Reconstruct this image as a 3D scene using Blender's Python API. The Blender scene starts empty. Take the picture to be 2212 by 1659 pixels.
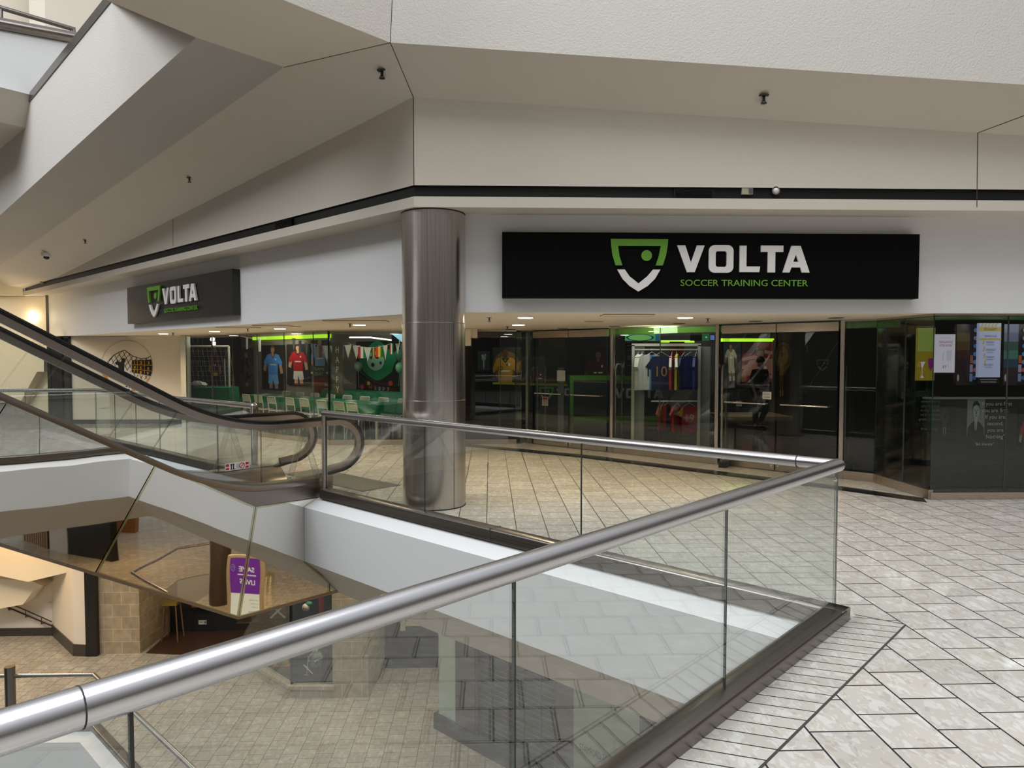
import bpy, bmesh, math, random
import numpy as np
from mathutils import Vector, Matrix
random.seed(7)
C = bpy.context.scene.collection
SC = bpy.context.scene

# ------------------------------------------------------------------ camera, sky, exposure
FPX, IW, IH, EYE = 1530.0, 2212, 1659, 1.75
YAW = math.atan((1106 - 1059) / FPX)
PITCH = math.atan((IH / 2 - 769.5) / FPX)
cam_data = bpy.data.cameras.new('camera')
cam_data.sensor_width = 36.0
cam_data.lens = 36.0 * FPX / IW
cam_data.clip_start, cam_data.clip_end = 0.05, 200
cam = bpy.data.objects.new('camera', cam_data)
C.objects.link(cam)
cam.location = (0, 0, EYE)
cam.rotation_euler = (math.pi / 2 - PITCH, 0, -YAW)
SC.camera = cam
SC.view_settings.view_transform = 'Standard'
SC.view_settings.look = 'None'
SC.view_settings.exposure = 0.0
SC.view_settings.gamma = 1.0
SC.cycles.transparent_max_bounces = 32
SC.cycles.max_bounces = 8
SC.cycles.caustics_reflective = False
SC.cycles.caustics_refractive = False
SC.cycles.sample_clamp_indirect = 4.0

world = bpy.data.worlds.new('daylight')
SC.world = world
world.use_nodes = True
wt = world.node_tree
bg = wt.nodes['Background']
tc = wt.nodes.new('ShaderNodeTexCoord')
sep = wt.nodes.new('ShaderNodeSeparateXYZ')
wt.links.new(tc.outputs['Generated'], sep.inputs[0])
ramp = wt.nodes.new('ShaderNodeValToRGB')
ramp.color_ramp.elements[0].position = 0.53
ramp.color_ramp.elements[0].color = (0.08, 0.073, 0.066, 1)
e2 = ramp.color_ramp.elements.new(0.66); e2.color = (0.36, 0.345, 0.325, 1)
ramp.color_ramp.elements[2].position = 0.9
ramp.color_ramp.elements[2].color = (1.15, 1.2, 1.28, 1)
mp = wt.nodes.new('ShaderNodeMath'); mp.operation = 'MULTIPLY_ADD'
mp.inputs[1].default_value = 0.5; mp.inputs[2].default_value = 0.5
wt.links.new(sep.outputs['Z'], mp.inputs[0])
wt.links.new(mp.outputs[0], ramp.inputs['Fac'])
wt.links.new(ramp.outputs['Color'], bg.inputs['Color'])
bg.inputs['Strength'].default_value = 0.7


def area(name, loc, size, power, color=(1, 1, 1), target=None, sy=None):
    l = bpy.data.lights.new(name, 'AREA')
    l.energy = power; l.color = color; l.size = size
    if sy: l.shape = 'RECTANGLE'; l.size_y = sy
    o = bpy.data.objects.new(name, l); C.objects.link(o)
    o.location = loc
    if target is not None:
        o.rotation_euler = (Vector(target) - Vector(loc)).to_track_quat('-Z', 'Y').to_euler()
    return o


# the atrium skylight over the void
area('skylight', (0.5, 2.6, 16.0), 10.0, 1700, (0.95, 0.98, 1.0), (0.5, 2.7, 0), 8.0)
area('skylight', (-13.0, 3.5, 12.5), 6.0, 1500, (0.92, 0.96, 1.0), (-6.0, 10.5, 5.5), 6.0)  # second panel, added to boost the ramp fascia

# ------------------------------------------------------------------ sight lines of the photograph -> points in the place
_f0 = np.array([math.sin(YAW), math.cos(YAW), 0]); _R = np.array([math.cos(YAW), -math.sin(YAW), 0])
_FW = _f0 * math.cos(PITCH) - np.array([0, 0, 1]) * math.sin(PITCH)
_UP = _f0 * math.sin(PITCH) + np.array([0, 0, 1]) * math.cos(PITCH)
_E = np.array([0, 0, EYE])
Z1 = np.array([0, 0, 1.0])


def ray(x, y): return _FW + _R * (x - IW / 2) / FPX - _UP * (y - IH / 2) / FPX
def at_z(x, y, z=0.0): d = ray(x, y); return _E + d * (z - EYE) / d[2]
def on(x, y, p, n): d = ray(x, y); p = np.array(p, float); n = np.array(n, float); return _E + d * np.dot(p - _E, n) / np.dot(d, n)
def on_y(x, y, Y): return on(x, y, (0, Y, 0), (0, 1, 0))
def on_sum(x, y, S): return on(x, y, (S / 2, S / 2, 0), (1, 1, 0))
def on_dif(x, y, D): return on(x, y, (D / 2, -D / 2, 0), (1, -1, 0))
def V(*a): return np.array(a, float)


# ------------------------------------------------------------------ materials
MATS = {}


def nt(name):
    m = bpy.data.materials.new(name); m.use_nodes = True
    t = m.node_tree
    return m, t, t.nodes['Principled BSDF'], t.nodes['Material Output']


def mat(name, col, rough=0.6, metal=0.0, spec=0.5, emit=None, es=0.0, bump=0.0, bscale=60.0, var=0.0, vscale=3.0, stretch=None):
    if name in MATS: return MATS[name]
    m, t, p, o = nt(name)
    N, L = t.nodes, t.links
    p.inputs['Base Color'].default_value = (*col, 1)
    p.inputs['Roughness'].default_value = rough
    p.inputs['Metallic'].default_value = metal
    p.inputs['Specular IOR Level'].default_value = spec
    if emit:
        p.inputs['Emission Color'].default_value = (*emit, 1); p.inputs['Emission Strength'].default_value = es
    if bump or var:
        g = N.new('ShaderNodeNewGeometry')
        src = g.outputs['Position']
        if stretch:
            mpn = N.new('ShaderNodeMapping'); mpn.inputs['Scale'].default_value = stretch
            L.new(src, mpn.inputs['Vector']); src = mpn.outputs['Vector']
    if bump:
        n = N.new('ShaderNodeTexNoise'); n.inputs['Scale'].default_value = bscale; n.inputs['Detail'].default_value = 3
        L.new(src, n.inputs['Vector'])
        b = N.new('ShaderNodeBump'); b.inputs['Strength'].default_value = bump; b.inputs['Distance'].default_value = 0.01
        L.new(n.outputs['Fac'], b.inputs['Height']); L.new(b.outputs['Normal'], p.inputs['Normal'])
    if var:
        n2 = N.new('ShaderNodeTexNoise'); n2.inputs['Scale'].default_value = vscale; n2.inputs['Detail'].default_value = 4
        L.new(src, n2.inputs['Vector'])
        mx = N.new('ShaderNodeMix'); mx.data_type = 'RGBA'
        mx.inputs[6].default_value = (*[c * (1 - var) for c in col], 1); mx.inputs[7].default_value = (*[min(1, c * (1 + var)) for c in col], 1)
        L.new(n2.outputs['Fac'], mx.inputs[0]); L.new(mx.outputs[2], p.inputs['Base Color'])
    MATS[name] = m
    return m


def glass(name, tint, refl=1.0, ior=1.5):
    if name in MATS: return MATS[name]
    m, t, p, o = nt(name)
    N, L = t.nodes, t.links
    N.remove(p)
    tr = N.new('ShaderNodeBsdfTransparent'); tr.inputs['Color'].default_value = (*tint, 1)
    gl = N.new('ShaderNodeBsdfGlossy'); gl.inputs['Roughness'].default_value = 0.0; gl.inputs['Color'].default_value = (refl, refl, refl, 1)
    fr = N.new('ShaderNodeFresnel'); fr.inputs['IOR'].default_value = ior
    # the same Fresnel on the way in and out of the pane
    g = N.new('ShaderNodeNewGeometry')
    mi = N.new('ShaderNodeMix'); mi.data_type = 'FLOAT'
    mi.inputs[2].default_value = ior; mi.inputs[3].default_value = 1.0 / ior
    L.new(g.outputs['Backfacing'], mi.inputs[0])
    L.new(mi.outputs[0], fr.inputs['IOR'])
    ms = N.new('ShaderNodeMixShader')
    L.new(fr.outputs[0], ms.inputs[0]); L.new(tr.outputs[0], ms.inputs[1]); L.new(gl.outputs[0], ms.inputs[2])
    L.new(ms.outputs[0], o.inputs['Surface'])
    MATS[name] = m
    return m


def steel(name, col, rough, axis=None, streak=0.2, bump=0.0):
    """brushed metal: streaks run along `axis` (unit vector)"""
    if name in MATS: return MATS[name]
    m, t, p, o = nt(name)
    N, L = t.nodes, t.links
    p.inputs['Metallic'].default_value = 1.0
    g = N.new('ShaderNodeNewGeometry')
    mpn = N.new('ShaderNodeMapping')
    ax = Vector(axis) if axis else Vector((0, 0, 1))
    mpn.inputs['Rotation'].default_value = ax.to_track_quat('Z', 'Y').inverted().to_euler()
    L.new(g.outputs['Position'], mpn.inputs['Vector'])
    mps = N.new('ShaderNodeMapping'); mps.inputs['Scale'].default_value = (90, 90, 0.5)
    L.new(mpn.outputs['Vector'], mps.inputs['Vector'])
    n = N.new('ShaderNodeTexNoise'); n.inputs['Scale'].default_value = 1.0; n.inputs['Detail'].default_value = 3
    L.new(mps.outputs['Vector'], n.inputs['Vector'])
    mx = N.new('ShaderNodeMix'); mx.data_type = 'RGBA'
    mx.inputs[6].default_value = (*[c * (1 - streak) for c in col], 1); mx.inputs[7].default_value = (*[min(1, c * (1 + streak)) for c in col], 1)
    L.new(n.outputs['Fac'], mx.inputs[0]); L.new(mx.outputs[2], p.inputs['Base Color'])
    mr = N.new('ShaderNodeMapRange'); mr.inputs['To Min'].default_value = rough * 0.7; mr.inputs['To Max'].default_value = rough * 1.3
    L.new(n.outputs['Fac'], mr.inputs['Value']); L.new(mr.outputs[0], p.inputs['Roughness'])
    if bump:
        b = N.new('ShaderNodeBump'); b.inputs['Strength'].default_value = bump; b.inputs['Distance'].default_value = 0.004
        L.new(n.outputs['Fac'], b.inputs['Height']); L.new(b.outputs['Normal'], p.inputs['Normal'])
    MATS[name] = m
    return m


def tiles(name, base, chip, dark, grout, rough, bw, rh, rot=0.0, off=(0, 0), mortar=0.004, stagger=0.5, chips=24.0, coat=0.25):
    """terrazzo tiles; continuous joints run along the rotated X of the brick pattern"""
    if name in MATS: return MATS[name]
    m, t, p, o = nt(name)
    N, L = t.nodes, t.links
    g = N.new('ShaderNodeNewGeometry')
    mpn = N.new('ShaderNodeMapping'); mpn.vector_type = 'POINT'
    mpn.inputs['Rotation'].default_value = (0, 0, rot); mpn.inputs['Location'].default_value = (off[0], off[1], 0)
    L.new(g.outputs['Position'], mpn.inputs['Vector'])
    br = N.new('ShaderNodeTexBrick'); br.offset = stagger; br.squash = 1.0
    br.inputs['Scale'].default_value = 1.0
    br.inputs['Brick Width'].default_value = bw; br.inputs['Row Height'].default_value = rh
    br.inputs['Mortar Size'].default_value = mortar; br.inputs['Mortar Smooth'].default_value = 0.0
    br.inputs['Bias'].default_value = 0.0
    br.inputs['Color1'].default_value = (0.86, 0.86, 0.86, 1); br.inputs['Color2'].default_value = (1, 1, 1, 1); br.inputs['Mortar'].default_value = (0, 0, 0, 1)
    L.new(mpn.outputs['Vector'], br.inputs['Vector'])
    # stretched stone chips in two sizes
    mp2 = N.new('ShaderNodeMapping'); mp2.inputs['Scale'].default_value = (1.0, 0.55, 1); mp2.inputs['Rotation'].default_value = (0, 0, 0.5)
    L.new(g.outputs['Position'], mp2.inputs['Vector'])
    nz = N.new('ShaderNodeTexNoise'); nz.inputs['Scale'].default_value = 9.0; nz.inputs['Detail'].default_value = 3
    L.new(mp2.outputs['Vector'], nz.inputs['Vector'])
    mixv = N.new('ShaderNodeMix'); mixv.data_type = 'RGBA'; mixv.inputs[0].default_value = 0.12
    L.new(mp2.outputs['Vector'], mixv.inputs[6]); L.new(nz.outputs['Color'], mixv.inputs[7])
    col_in = None
    for k, (sc, th, c) in enumerate(((chips, 0.62, chip), (chips * 2.6, 0.70, chip), (chips * 1.7, 0.80, dark))):
        vo = N.new('ShaderNodeTexVoronoi'); vo.inputs['Scale'].default_value = sc; vo.feature = 'F1'
        L.new(mixv.outputs[2], vo.inputs['Vector'])
        sp = N.new('ShaderNodeSeparateColor'); L.new(vo.outputs['Color'], sp.inputs[0])
        gt = N.new('ShaderNodeMath'); gt.operation = 'GREATER_THAN'; gt.inputs[1].default_value = th
        L.new(sp.outputs[k % 3], gt.inputs[0])
        ed = N.new('ShaderNodeMath'); ed.operation = 'LESS_THAN'; ed.inputs[1].default_value = 0.52
        L.new(vo.outputs['Distance'], ed.inputs[0])
        mu = N.new('ShaderNodeMath'); mu.operation = 'MULTIPLY'; L.new(gt.outputs[0], mu.inputs[0]); L.new(ed.outputs[0], mu.inputs[1])
        mm = N.new('ShaderNodeMath'); mm.operation = 'MULTIPLY'; mm.inputs[1].default_value = 0.5 if k == 0 else 0.4
        L.new(mu.outputs[0], mm.inputs[0])
        mx = N.new('ShaderNodeMix'); mx.data_type = 'RGBA'
        L.new(mm.outputs[0], mx.inputs[0])
        if col_in is None: mx.inputs[6].default_value = (*base, 1)
        else: L.new(col_in, mx.inputs[6])
        mx.inputs[7].default_value = (*c, 1)
        col_in = mx.outputs[2]
    mt = N.new('ShaderNodeMix'); mt.data_type = 'RGBA'; mt.blend_type = 'MULTIPLY'; mt.inputs[0].default_value = 1.0
    L.new(col_in, mt.inputs[6]); L.new(br.outputs['Color'], mt.inputs[7])
    mf = N.new('ShaderNodeMix'); mf.data_type = 'RGBA'
    L.new(br.outputs['Fac'], mf.inputs[0]); L.new(mt.outputs[2], mf.inputs[6]); mf.inputs[7].default_value = (*grout, 1)
    L.new(mf.outputs[2], p.inputs['Base Color'])
    nr = N.new('ShaderNodeTexNoise'); nr.inputs['Scale'].default_value = 3.0; nr.inputs['Detail'].default_value = 4
    L.new(g.outputs['Position'], nr.inputs['Vector'])
    mr = N.new('ShaderNodeMapRange'); mr.inputs['To Min'].default_value = rough * 0.6; mr.inputs['To Max'].default_value = rough * 1.5
    L.new(nr.outputs['Fac'], mr.inputs['Value'])
    ma = N.new('ShaderNodeMath'); ma.operation = 'MULTIPLY_ADD'; ma.inputs[1].default_value = 0.5
    L.new(br.outputs['Fac'], ma.inputs[0]); L.new(mr.outputs[0], ma.inputs[2]); L.new(ma.outputs[0], p.inputs['Roughness'])
    p.inputs['Specular IOR Level'].default_value = 0.5
    b = N.new('ShaderNodeBump'); b.invert = True; b.inputs['Strength'].default_value = 0.35; b.inputs['Distance'].default_value = 0.002
    L.new(br.outputs['Fac'], b.inputs['Height']); L.new(b.outputs['Normal'], p.inputs['Normal'])
    MATS[name] = m
    return m


def masonry(name, c1, c2, mortar, bw, rh, rough=0.7):
    if name in MATS: return MATS[name]
    m, t, p, o = nt(name)
    N, L = t.nodes, t.links
    g = N.new('ShaderNodeNewGeometry'); s = N.new('ShaderNodeSeparateXYZ'); L.new(g.outputs['Position'], s.inputs[0])
    a = N.new('ShaderNodeMath'); a.operation = 'ADD'; L.new(s.outputs[0], a.inputs[0]); L.new(s.outputs[1], a.inputs[1])
    cb = N.new('ShaderNodeCombineXYZ'); L.new(a.outputs[0], cb.inputs[0]); L.new(s.outputs[2], cb.inputs[1])
    br = N.new('ShaderNodeTexBrick'); br.inputs['Scale'].default_value = 1.0
    br.inputs['Brick Width'].default_value = bw; br.inputs['Row Height'].default_value = rh; br.inputs['Mortar Size'].default_value = 0.006
    br.inputs['Color1'].default_value = (*c1, 1); br.inputs['Color2'].default_value = (*c2, 1); br.inputs['Mortar'].default_value = (*mortar, 1)
    L.new(cb.outputs[0], br.inputs['Vector'])
    n = N.new('ShaderNodeTexNoise'); n.inputs['Scale'].default_value = 7; n.inputs['Detail'].default_value = 5; L.new(g.outputs['Position'], n.inputs['Vector'])
    mx = N.new('ShaderNodeMix'); mx.data_type = 'RGBA'; mx.blend_type = 'OVERLAY'; mx.inputs[0].default_value = 0.35
    L.new(br.outputs['Color'], mx.inputs[6]); L.new(n.outputs['Fac'], mx.inputs[7]); L.new(mx.outputs[2], p.inputs['Base Color'])
    p.inputs['Roughness'].default_value = rough
    MATS[name] = m
    return m


PLASTER_LIT = mat('plaster_lit', (0.80, 0.735, 0.64), 0.75, bump=0.12, bscale=90, var=0.02, vscale=1.2)  # paler copy of the plaster; missing light on the left ceiling put into colour
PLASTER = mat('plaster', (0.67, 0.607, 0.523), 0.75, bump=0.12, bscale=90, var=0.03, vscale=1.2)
FASCIA = mat('fascia_paint', (0.74, 0.735, 0.73), 0.6, bump=0.05, bscale=80, var=0.02, vscale=1.0)
STUCCO = mat('stucco', (0.60, 0.565, 0.515), 0.75, bump=0.5, bscale=45, var=0.02)
BEIGE = mat('beige_paint', (0.88, 0.79, 0.63), 0.7, bump=0.06, bscale=80, var=0.03, vscale=1.0)
SEAM = mat('seam', (0.05, 0.045, 0.04), 0.8)
BLACK = mat('black_paint', (0.006, 0.006, 0.006), 0.45)
BLACKG = mat('black_gloss', (0.004, 0.004, 0.004), 0.15)
SHOPB = mat('shop_black', (0.010, 0.010, 0.011), 0.6)
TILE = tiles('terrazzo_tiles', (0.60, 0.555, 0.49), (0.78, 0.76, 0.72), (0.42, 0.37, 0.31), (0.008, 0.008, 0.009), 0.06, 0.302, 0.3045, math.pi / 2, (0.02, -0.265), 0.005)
TILEB = tiles('border_tiles', (0.60, 0.555, 0.49), (0.78, 0.76, 0.72), (0.42, 0.37, 0.31), (0.008, 0.008, 0.009), 0.11, 60.0, 0.104, math.radians(20), (17.3, 0.03))
TILEC = tiles('threshold_tiles', (0.60, 0.54, 0.46), (0.72, 0.68, 0.62), (0.40, 0.35, 0.30), (0.03, 0.03, 0.03), 0.08, 0.6, 0.9, math.pi / 4, (0.1, 0.2), 0.003, 0.0)
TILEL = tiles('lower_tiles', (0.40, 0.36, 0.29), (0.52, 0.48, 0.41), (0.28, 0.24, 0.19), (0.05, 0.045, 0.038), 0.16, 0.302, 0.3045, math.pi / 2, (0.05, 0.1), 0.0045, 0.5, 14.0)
TILED = tiles('dark_shop_tiles', (0.06, 0.06, 0.06), (0.09, 0.09, 0.09), (0.03, 0.03, 0.03), (0.01, 0.01, 0.01), 0.12, 0.6, 0.6, math.pi / 4, (0, 0), 0.004, 0.0)
DSTONE = mat('black_stone', (0.012, 0.013, 0.015), 0.12)
MIRROR = None
GLASSR = glass('railing_glass', (0.955, 0.975, 0.966), ior=1.72)
GLASSE = mat('glass_edge', (0.02, 0.05, 0.04), 0.2)
GLASSS = glass('shop_glass', (0.90, 0.93, 0.91))
GLASST = glass('lower_glass', (0.8, 0.84, 0.82))
s2 = math.sqrt(0.5)
STEELN = steel('rail_steel_near', (0.60, 0.59, 0.60), 0.27, (s2, s2, 0))
STEELF = steel('rail_steel_far', (0.52, 0.50, 0.49), 0.27, (-s2, s2, 0))
STEELX = steel('rail_steel_cross', (0.55, 0.54, 0.53), 0.27, (1, 0, 0))
STEELV = steel('column_steel', (0.66, 0.61, 0.57), 0.24, (0, 0, 1), 0.18, 0.0)
BRONZE = steel('cap_bronze', (0.24, 0.215, 0.195), 0.30, (s2, s2, 0), 0.2)
BRONZEF = steel('cap_bronze_far', (0.24, 0.215, 0.195), 0.30, (-s2, s2, 0), 0.2)
SKIRT = mat('skirt_steel', (0.29, 0.25, 0.22), 0.3, 1.0)
SILL = steel('sill_steel', (0.60, 0.52, 0.43), 0.3, (-s2, s2, 0), 0.12)
RUBBER = mat('handrail_rubber', (0.004, 0.004, 0.004), 0.22)
WHITE = mat('white_paint', (0.80, 0.79, 0.77), 0.5)
GREEN = mat('logo_green', (0.13, 0.33, 0.03), 0.5)
SIGNK = mat('sign_black', (0.003, 0.003, 0.003), 0.5, spec=0.08)
LETTER = mat('sign_white', (0.78, 0.75, 0.72), 0.5)
GREYP = mat('grey_repaint', (0.50, 0.48, 0.46), 0.75, bump=0.12, bscale=90, var=0.05, vscale=1.0)
CREAM = mat('shop_wall_cream', (0.80, 0.72, 0.60), 0.65, bump=0.04, var=0.02)
CHROME = mat('chrome', (0.75, 0.70, 0.64), 0.12, 1.0)
PLASTK = mat('black_plastic', (0.012, 0.011, 0.010), 0.4)


def mirror_mat():
    m, t, p, o = nt('mirror_cladding')
    N, L = t.nodes, t.links
    p.inputs['Metallic'].default_value = 1.0; p.inputs['Roughness'].default_value = 0.015
    p.inputs['Base Color'].default_value = (0.86, 0.84, 0.79, 1)
    g = N.new('ShaderNodeNewGeometry')
    n = N.new('ShaderNodeTexNoise'); n.inputs['Scale'].default_value = 1.3; n.inputs['Detail'].default_value = 1
    L.new(g.outputs['Position'], n.inputs['Vector'])
    b = N.new('ShaderNodeBump'); b.inputs['Strength'].default_value = 0.05; b.inputs['Distance'].default_value = 0.05
    L.new(n.outputs['Fac'], b.inputs['Height']); L.new(b.outputs['Normal'], p.inputs['Normal'])
    return m


MIRROR = mirror_mat()
MIRRORY = mat('mirror_tarnish', (0.62, 0.60, 0.42), 0.12, 1.0, var=0.25, vscale=9)


# ------------------------------------------------------------------ mesh builder
class MB:
    def __init__(s): s.v, s.f, s.m = [], [], []

    def poly(s, pts, m=0):
        b = len(s.v); s.v += [tuple(float(c) for c in p) for p in pts]; s.f.append(tuple(range(b, b + len(pts)))); s.m.append(m); return s

    def obox(s, o, a, b, c, m=0, me=None):
        o, a, b, c = (np.array(q, float) for q in (o, a, b, c))
        P = [o, o + a, o + a + b, o + b, o + c, o + a + c, o + a + b + c, o + b + c]
        k = len(s.v); s.v += [tuple(q) for q in P]
        for i, q in enumerate(((0, 3, 2, 1), (4, 5, 6, 7), (0, 1, 5, 4), (1, 2, 6, 5), (2, 3, 7, 6), (3, 0, 4, 7))):
            s.f.append(tuple(k + j for j in q)); s.m.append(m if (me is None or i in (2, 4)) else me)
        return s

    def box(s, c, d, rot=0.0, m=0):
        ca, sa = math.cos(rot), math.sin(rot)
        a, b = V(ca, sa, 0) * d[0], V(-sa, ca, 0) * d[1]
        return s.obox(np.array(c, float) - a / 2 - b / 2 - V(0, 0, d[2] / 2), a, b, (0, 0, d[2]), m)

    def prism(s, pts, vec, m=0, mside=None):
        pts = [np.array(p, float) for p in pts]; vec = np.array(vec, float); n = len(pts); k = len(s.v)
        s.v += [tuple(p) for p in pts] + [tuple(p + vec) for p in pts]
        s.f.append(tuple(range(k + n - 1, k - 1, -1))); s.m.append(m)
        s.f.append(tuple(range(k + n, k + 2 * n))); s.m.append(m)
        for i in range(n):
            j = (i + 1) % n
            s.f.append((k + i, k + j, k + n + j, k + n + i)); s.m.append(m if mside is None else mside)
        return s

    def rings(s, R, m=0, closed=False, caps=True, wrap=True):
        n = len(R[0]); k = len(s.v)
        for r in R: s.v += [tuple(float(c) for c in p) for p in r]
        cnt = len(R)
        for i in range(cnt if closed else cnt - 1):
            i2 = (i + 1) % cnt
            for j in range(n if wrap else n - 1):
                j2 = (j + 1) % n
                s.f.append((k + i * n + j, k + i * n + j2, k + i2 * n + j2, k + i2 * n + j)); s.m.append(m)
        if caps and not closed and wrap:
            s.f.append(tuple(k + j for j in range(n - 1, -1, -1))); s.m.append(m)
            s.f.append(tuple(k + (cnt - 1) * n + j for j in range(n))); s.m.append(m)
        return s

    def tube(s, path, r, n=12, m=0, closed=False):
        P = [np.array(p, float) for p in path]; R = []
        cnt = len(P); prev = None
        for i in range(cnt):
            a = P[i] - P[i - 1] if (i > 0 or closed) else P[1] - P[0]
            b = P[(i + 1) % cnt] - P[i] if (i < cnt - 1 or closed) else P[-1] - P[-2]
            a = a / (np.linalg.norm(a) + 1e-12); b = b / (np.linalg.norm(b) + 1e-12)
            t = a + b; t /= (np.linalg.norm(t) + 1e-12)
            miter = 1.0 / max(0.35, float(np.dot(t, a)))
            if prev is None:
                u = np.cross(t, Z1)
                if np.linalg.norm(u) < 1e-3: u = V(1, 0, 0)
            else: u = prev - t * np.dot(prev, t)
            u /= np.linalg.norm(u); prev = u
            w = np.cross(t, u)
            rr = r[i] if hasattr(r, '__len__') else r
            bend = a - b; bl = np.linalg.norm(bend)
            ring = []
            for q in range(n):
                an = 2 * math.pi * q / n
                d = u * math.cos(an) + w * math.sin(an)
                if bl > 1e-4 and miter > 1.001:
                    bd = bend / bl; bd = bd - t * np.dot(bd, t); bd /= (np.linalg.norm(bd) + 1e-12)
                    d = d + bd * np.dot(d, bd) * (miter - 1)
                ring.append(P[i] + d * rr)
            R.append(ring)
        return s.rings(R, m, closed)

    def lathe(s, prof, c, n=24, m=0, axis=None):
        c = np.array(c, float)
        if axis is None: u, w, ax = V(1, 0, 0), V(0, 1, 0), Z1
        else:
            ax = np.array(axis, float); ax /= np.linalg.norm(ax)
            u = np.cross(ax, Z1 if abs(ax[2]) < .9 else V(1, 0, 0)); u /= np.linalg.norm(u); w = np.cross(ax, u)
        R = [[c + (u * math.cos(2 * math.pi * q / n) + w * math.sin(2 * math.pi * q / n)) * max(r, 1e-4) + ax * z for q in range(n)] for r, z in prof]
        return s.rings(R, m)

    def ball(s, c, r, n=14, m=0, sc=(1, 1, 1)):
        k = max(6, n // 2 + 1)
        c = np.array(c, float)
        R = [[c + V(math.sin(math.pi * (i + .02) / (k + .04)) * math.cos(2 * math.pi * q / n) * sc[0], math.sin(math.pi * (i + .02) / (k + .04)) * math.sin(2 * math.pi * q / n) * sc[1], -math.cos(math.pi * i / k) * sc[2]) * r for q in range(n)] for i in range(k + 1)]
        return s.rings(R, m)

    def text(s, body, o, ux, uy, h=None, w=None, m=0, depth=0.0, align='L', bold=0.0, space=1.0):
        """lettering on the plane o + u*ux + v*uy; h = cap height, w = total width (metres)"""
        cu = bpy.data.curves.new('lettering', 'FONT'); cu.body = body; cu.size = 1.0; cu.offset = bold; cu.space_character = space
        cu.resolution_u = 3
        ob = bpy.data.objects.new('lettering', cu); C.objects.link(ob)
        me = bpy.data.meshes.new_from_object(ob.evaluated_get(bpy.context.evaluated_depsgraph_get()))
        bpy.data.objects.remove(ob); bpy.data.curves.remove(cu)
        if not me.vertices: return s
        co = np.array([v.co[:] for v in me.vertices]); lo, hi = co.min(0), co.max(0)
        sy = h / 0.73 if h else None
        sx = w / (hi[0] - lo[0]) if w else None
        if sy is None: sy = sx
        if sx is None: sx = sy
        o = np.array(o, float); ux = np.array(ux, float); uy = np.array(uy, float)
        wid = (hi[0] - lo[0]) * sx
        sh = {'L': 0, 'C': -wid / 2, 'R': -wid}[align]
        nrm = np.cross(ux, uy)
        P = [o + ux * ((q[0] - lo[0]) * sx + sh) + uy * (q[1] * sy) for q in co]
        k = len(s.v)
        if depth:
            s.v += [tuple(p) for p in P] + [tuple(p + nrm * depth) for p in P]; n = len(P)
            cnt = {}
            for f in me.polygons:
                vs = list(f.vertices)
                s.f.append(tuple(k + n + i for i in vs)); s.m.append(m)
                for a, b in zip(vs, vs[1:] + vs[:1]): cnt[(a, b)] = 1
            for (a, b) in cnt:
                if (b, a) not in cnt: s.f.append((k + a, k + b, k + n + b, k + n + a)); s.m.append(m)
        else:
            s.v += [tuple(p) for p in P]
            for f in me.polygons: s.f.append(tuple(k + i for i in f.vertices)); s.m.append(m)
        bpy.data.meshes.remove(me)
        return s

    def build(s, name, mats, parent=None, smooth=None, local=False, recalc=True):
        if not isinstance(mats, (list, tuple)): mats = [mats]
        org = V(0, 0, 0)
        if not local:
            if parent is not None: org = wloc(parent)
            else:
                a = np.array(s.v); lo, hi = a.min(0), a.max(0); org = V((lo[0] + hi[0]) / 2, (lo[1] + hi[1]) / 2, lo[2])
        me = bpy.data.meshes.new(name)
        me.from_pydata([tuple(np.array(q) - org) for q in s.v], [], s.f)
        for q in mats: me.materials.append(q)
        me.polygons.foreach_set('material_index', s.m)
        if recalc:
            bm = bmesh.new(); bm.from_mesh(me); bmesh.ops.recalc_face_normals(bm, faces=bm.faces); bm.to_mesh(me); bm.free()
        if smooth:
            me.polygons.foreach_set('use_smooth', [True] * len(me.polygons))
            me.set_sharp_from_angle(angle=math.radians(smooth))
        me.update()
        o = bpy.data.objects.new(name, me); C.objects.link(o)
        if parent is not None: o.parent = parent
        elif not local: o.location = org
        return o


def wloc(o):
    p = V(0, 0, 0)
    while o is not None: p = p + np.array(o.location[:]); o = o.parent
    return p


def tag(o, label=None, cat=None, group=None, kind=None):
    if label: o['label'] = label
    if cat: o['category'] = cat
    if group: o['group'] = group
    if kind: o['kind'] = kind
    return o


def thing(name, label, cat, loc=(0, 0, 0), rz=0.0, group=None):
    o = bpy.data.objects.new(name, None); C.objects.link(o); o.location = tuple(float(q) for q in loc); o.rotation_euler.z = rz
    o.empty_display_size = 0.1
    return tag(o, label, cat, group)


def fill(loops):
    bm = bmesh.new()
    for lp in loops:
        vs = [bm.verts.new(tuple(float(c) for c in p)) for p in lp]
        for a, b in zip(vs, vs[1:] + vs[:1]): bm.edges.new((a, b))
    bmesh.ops.triangle_fill(bm, use_beauty=True, use_dissolve=False, edges=bm.edges[:])
    mb = MB(); bm.verts.index_update(); mb.v = [tuple(v.co) for v in bm.verts]; mb.f = [tuple(v.index for v in f.verts) for f in bm.faces]; mb.m = [0] * len(mb.f)
    bm.free(); return mb


def struct(name, mb, mats, label, cat, parent=None, smooth=None):
    o = mb.build(name, mats, parent, smooth)
    return tag(o, label, cat, None, 'structure')


def sroot(name, label, cat, loc):
    o = thing(name, label, cat, loc); o['kind'] = 'structure'; return o


def copy_tree(src, loc=None, rz=None, label=None, parent=None):
    c = src.copy(); C.objects.link(c)
    if parent is not None: c.parent = parent
    if loc is not None: c.location = tuple(float(q) for q in loc)
    if rz is not None: c.rotation_euler.z = rz
    if label: c['label'] = label
    for ch in list(src.children): copy_tree(ch, parent=c)
    return c


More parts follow.
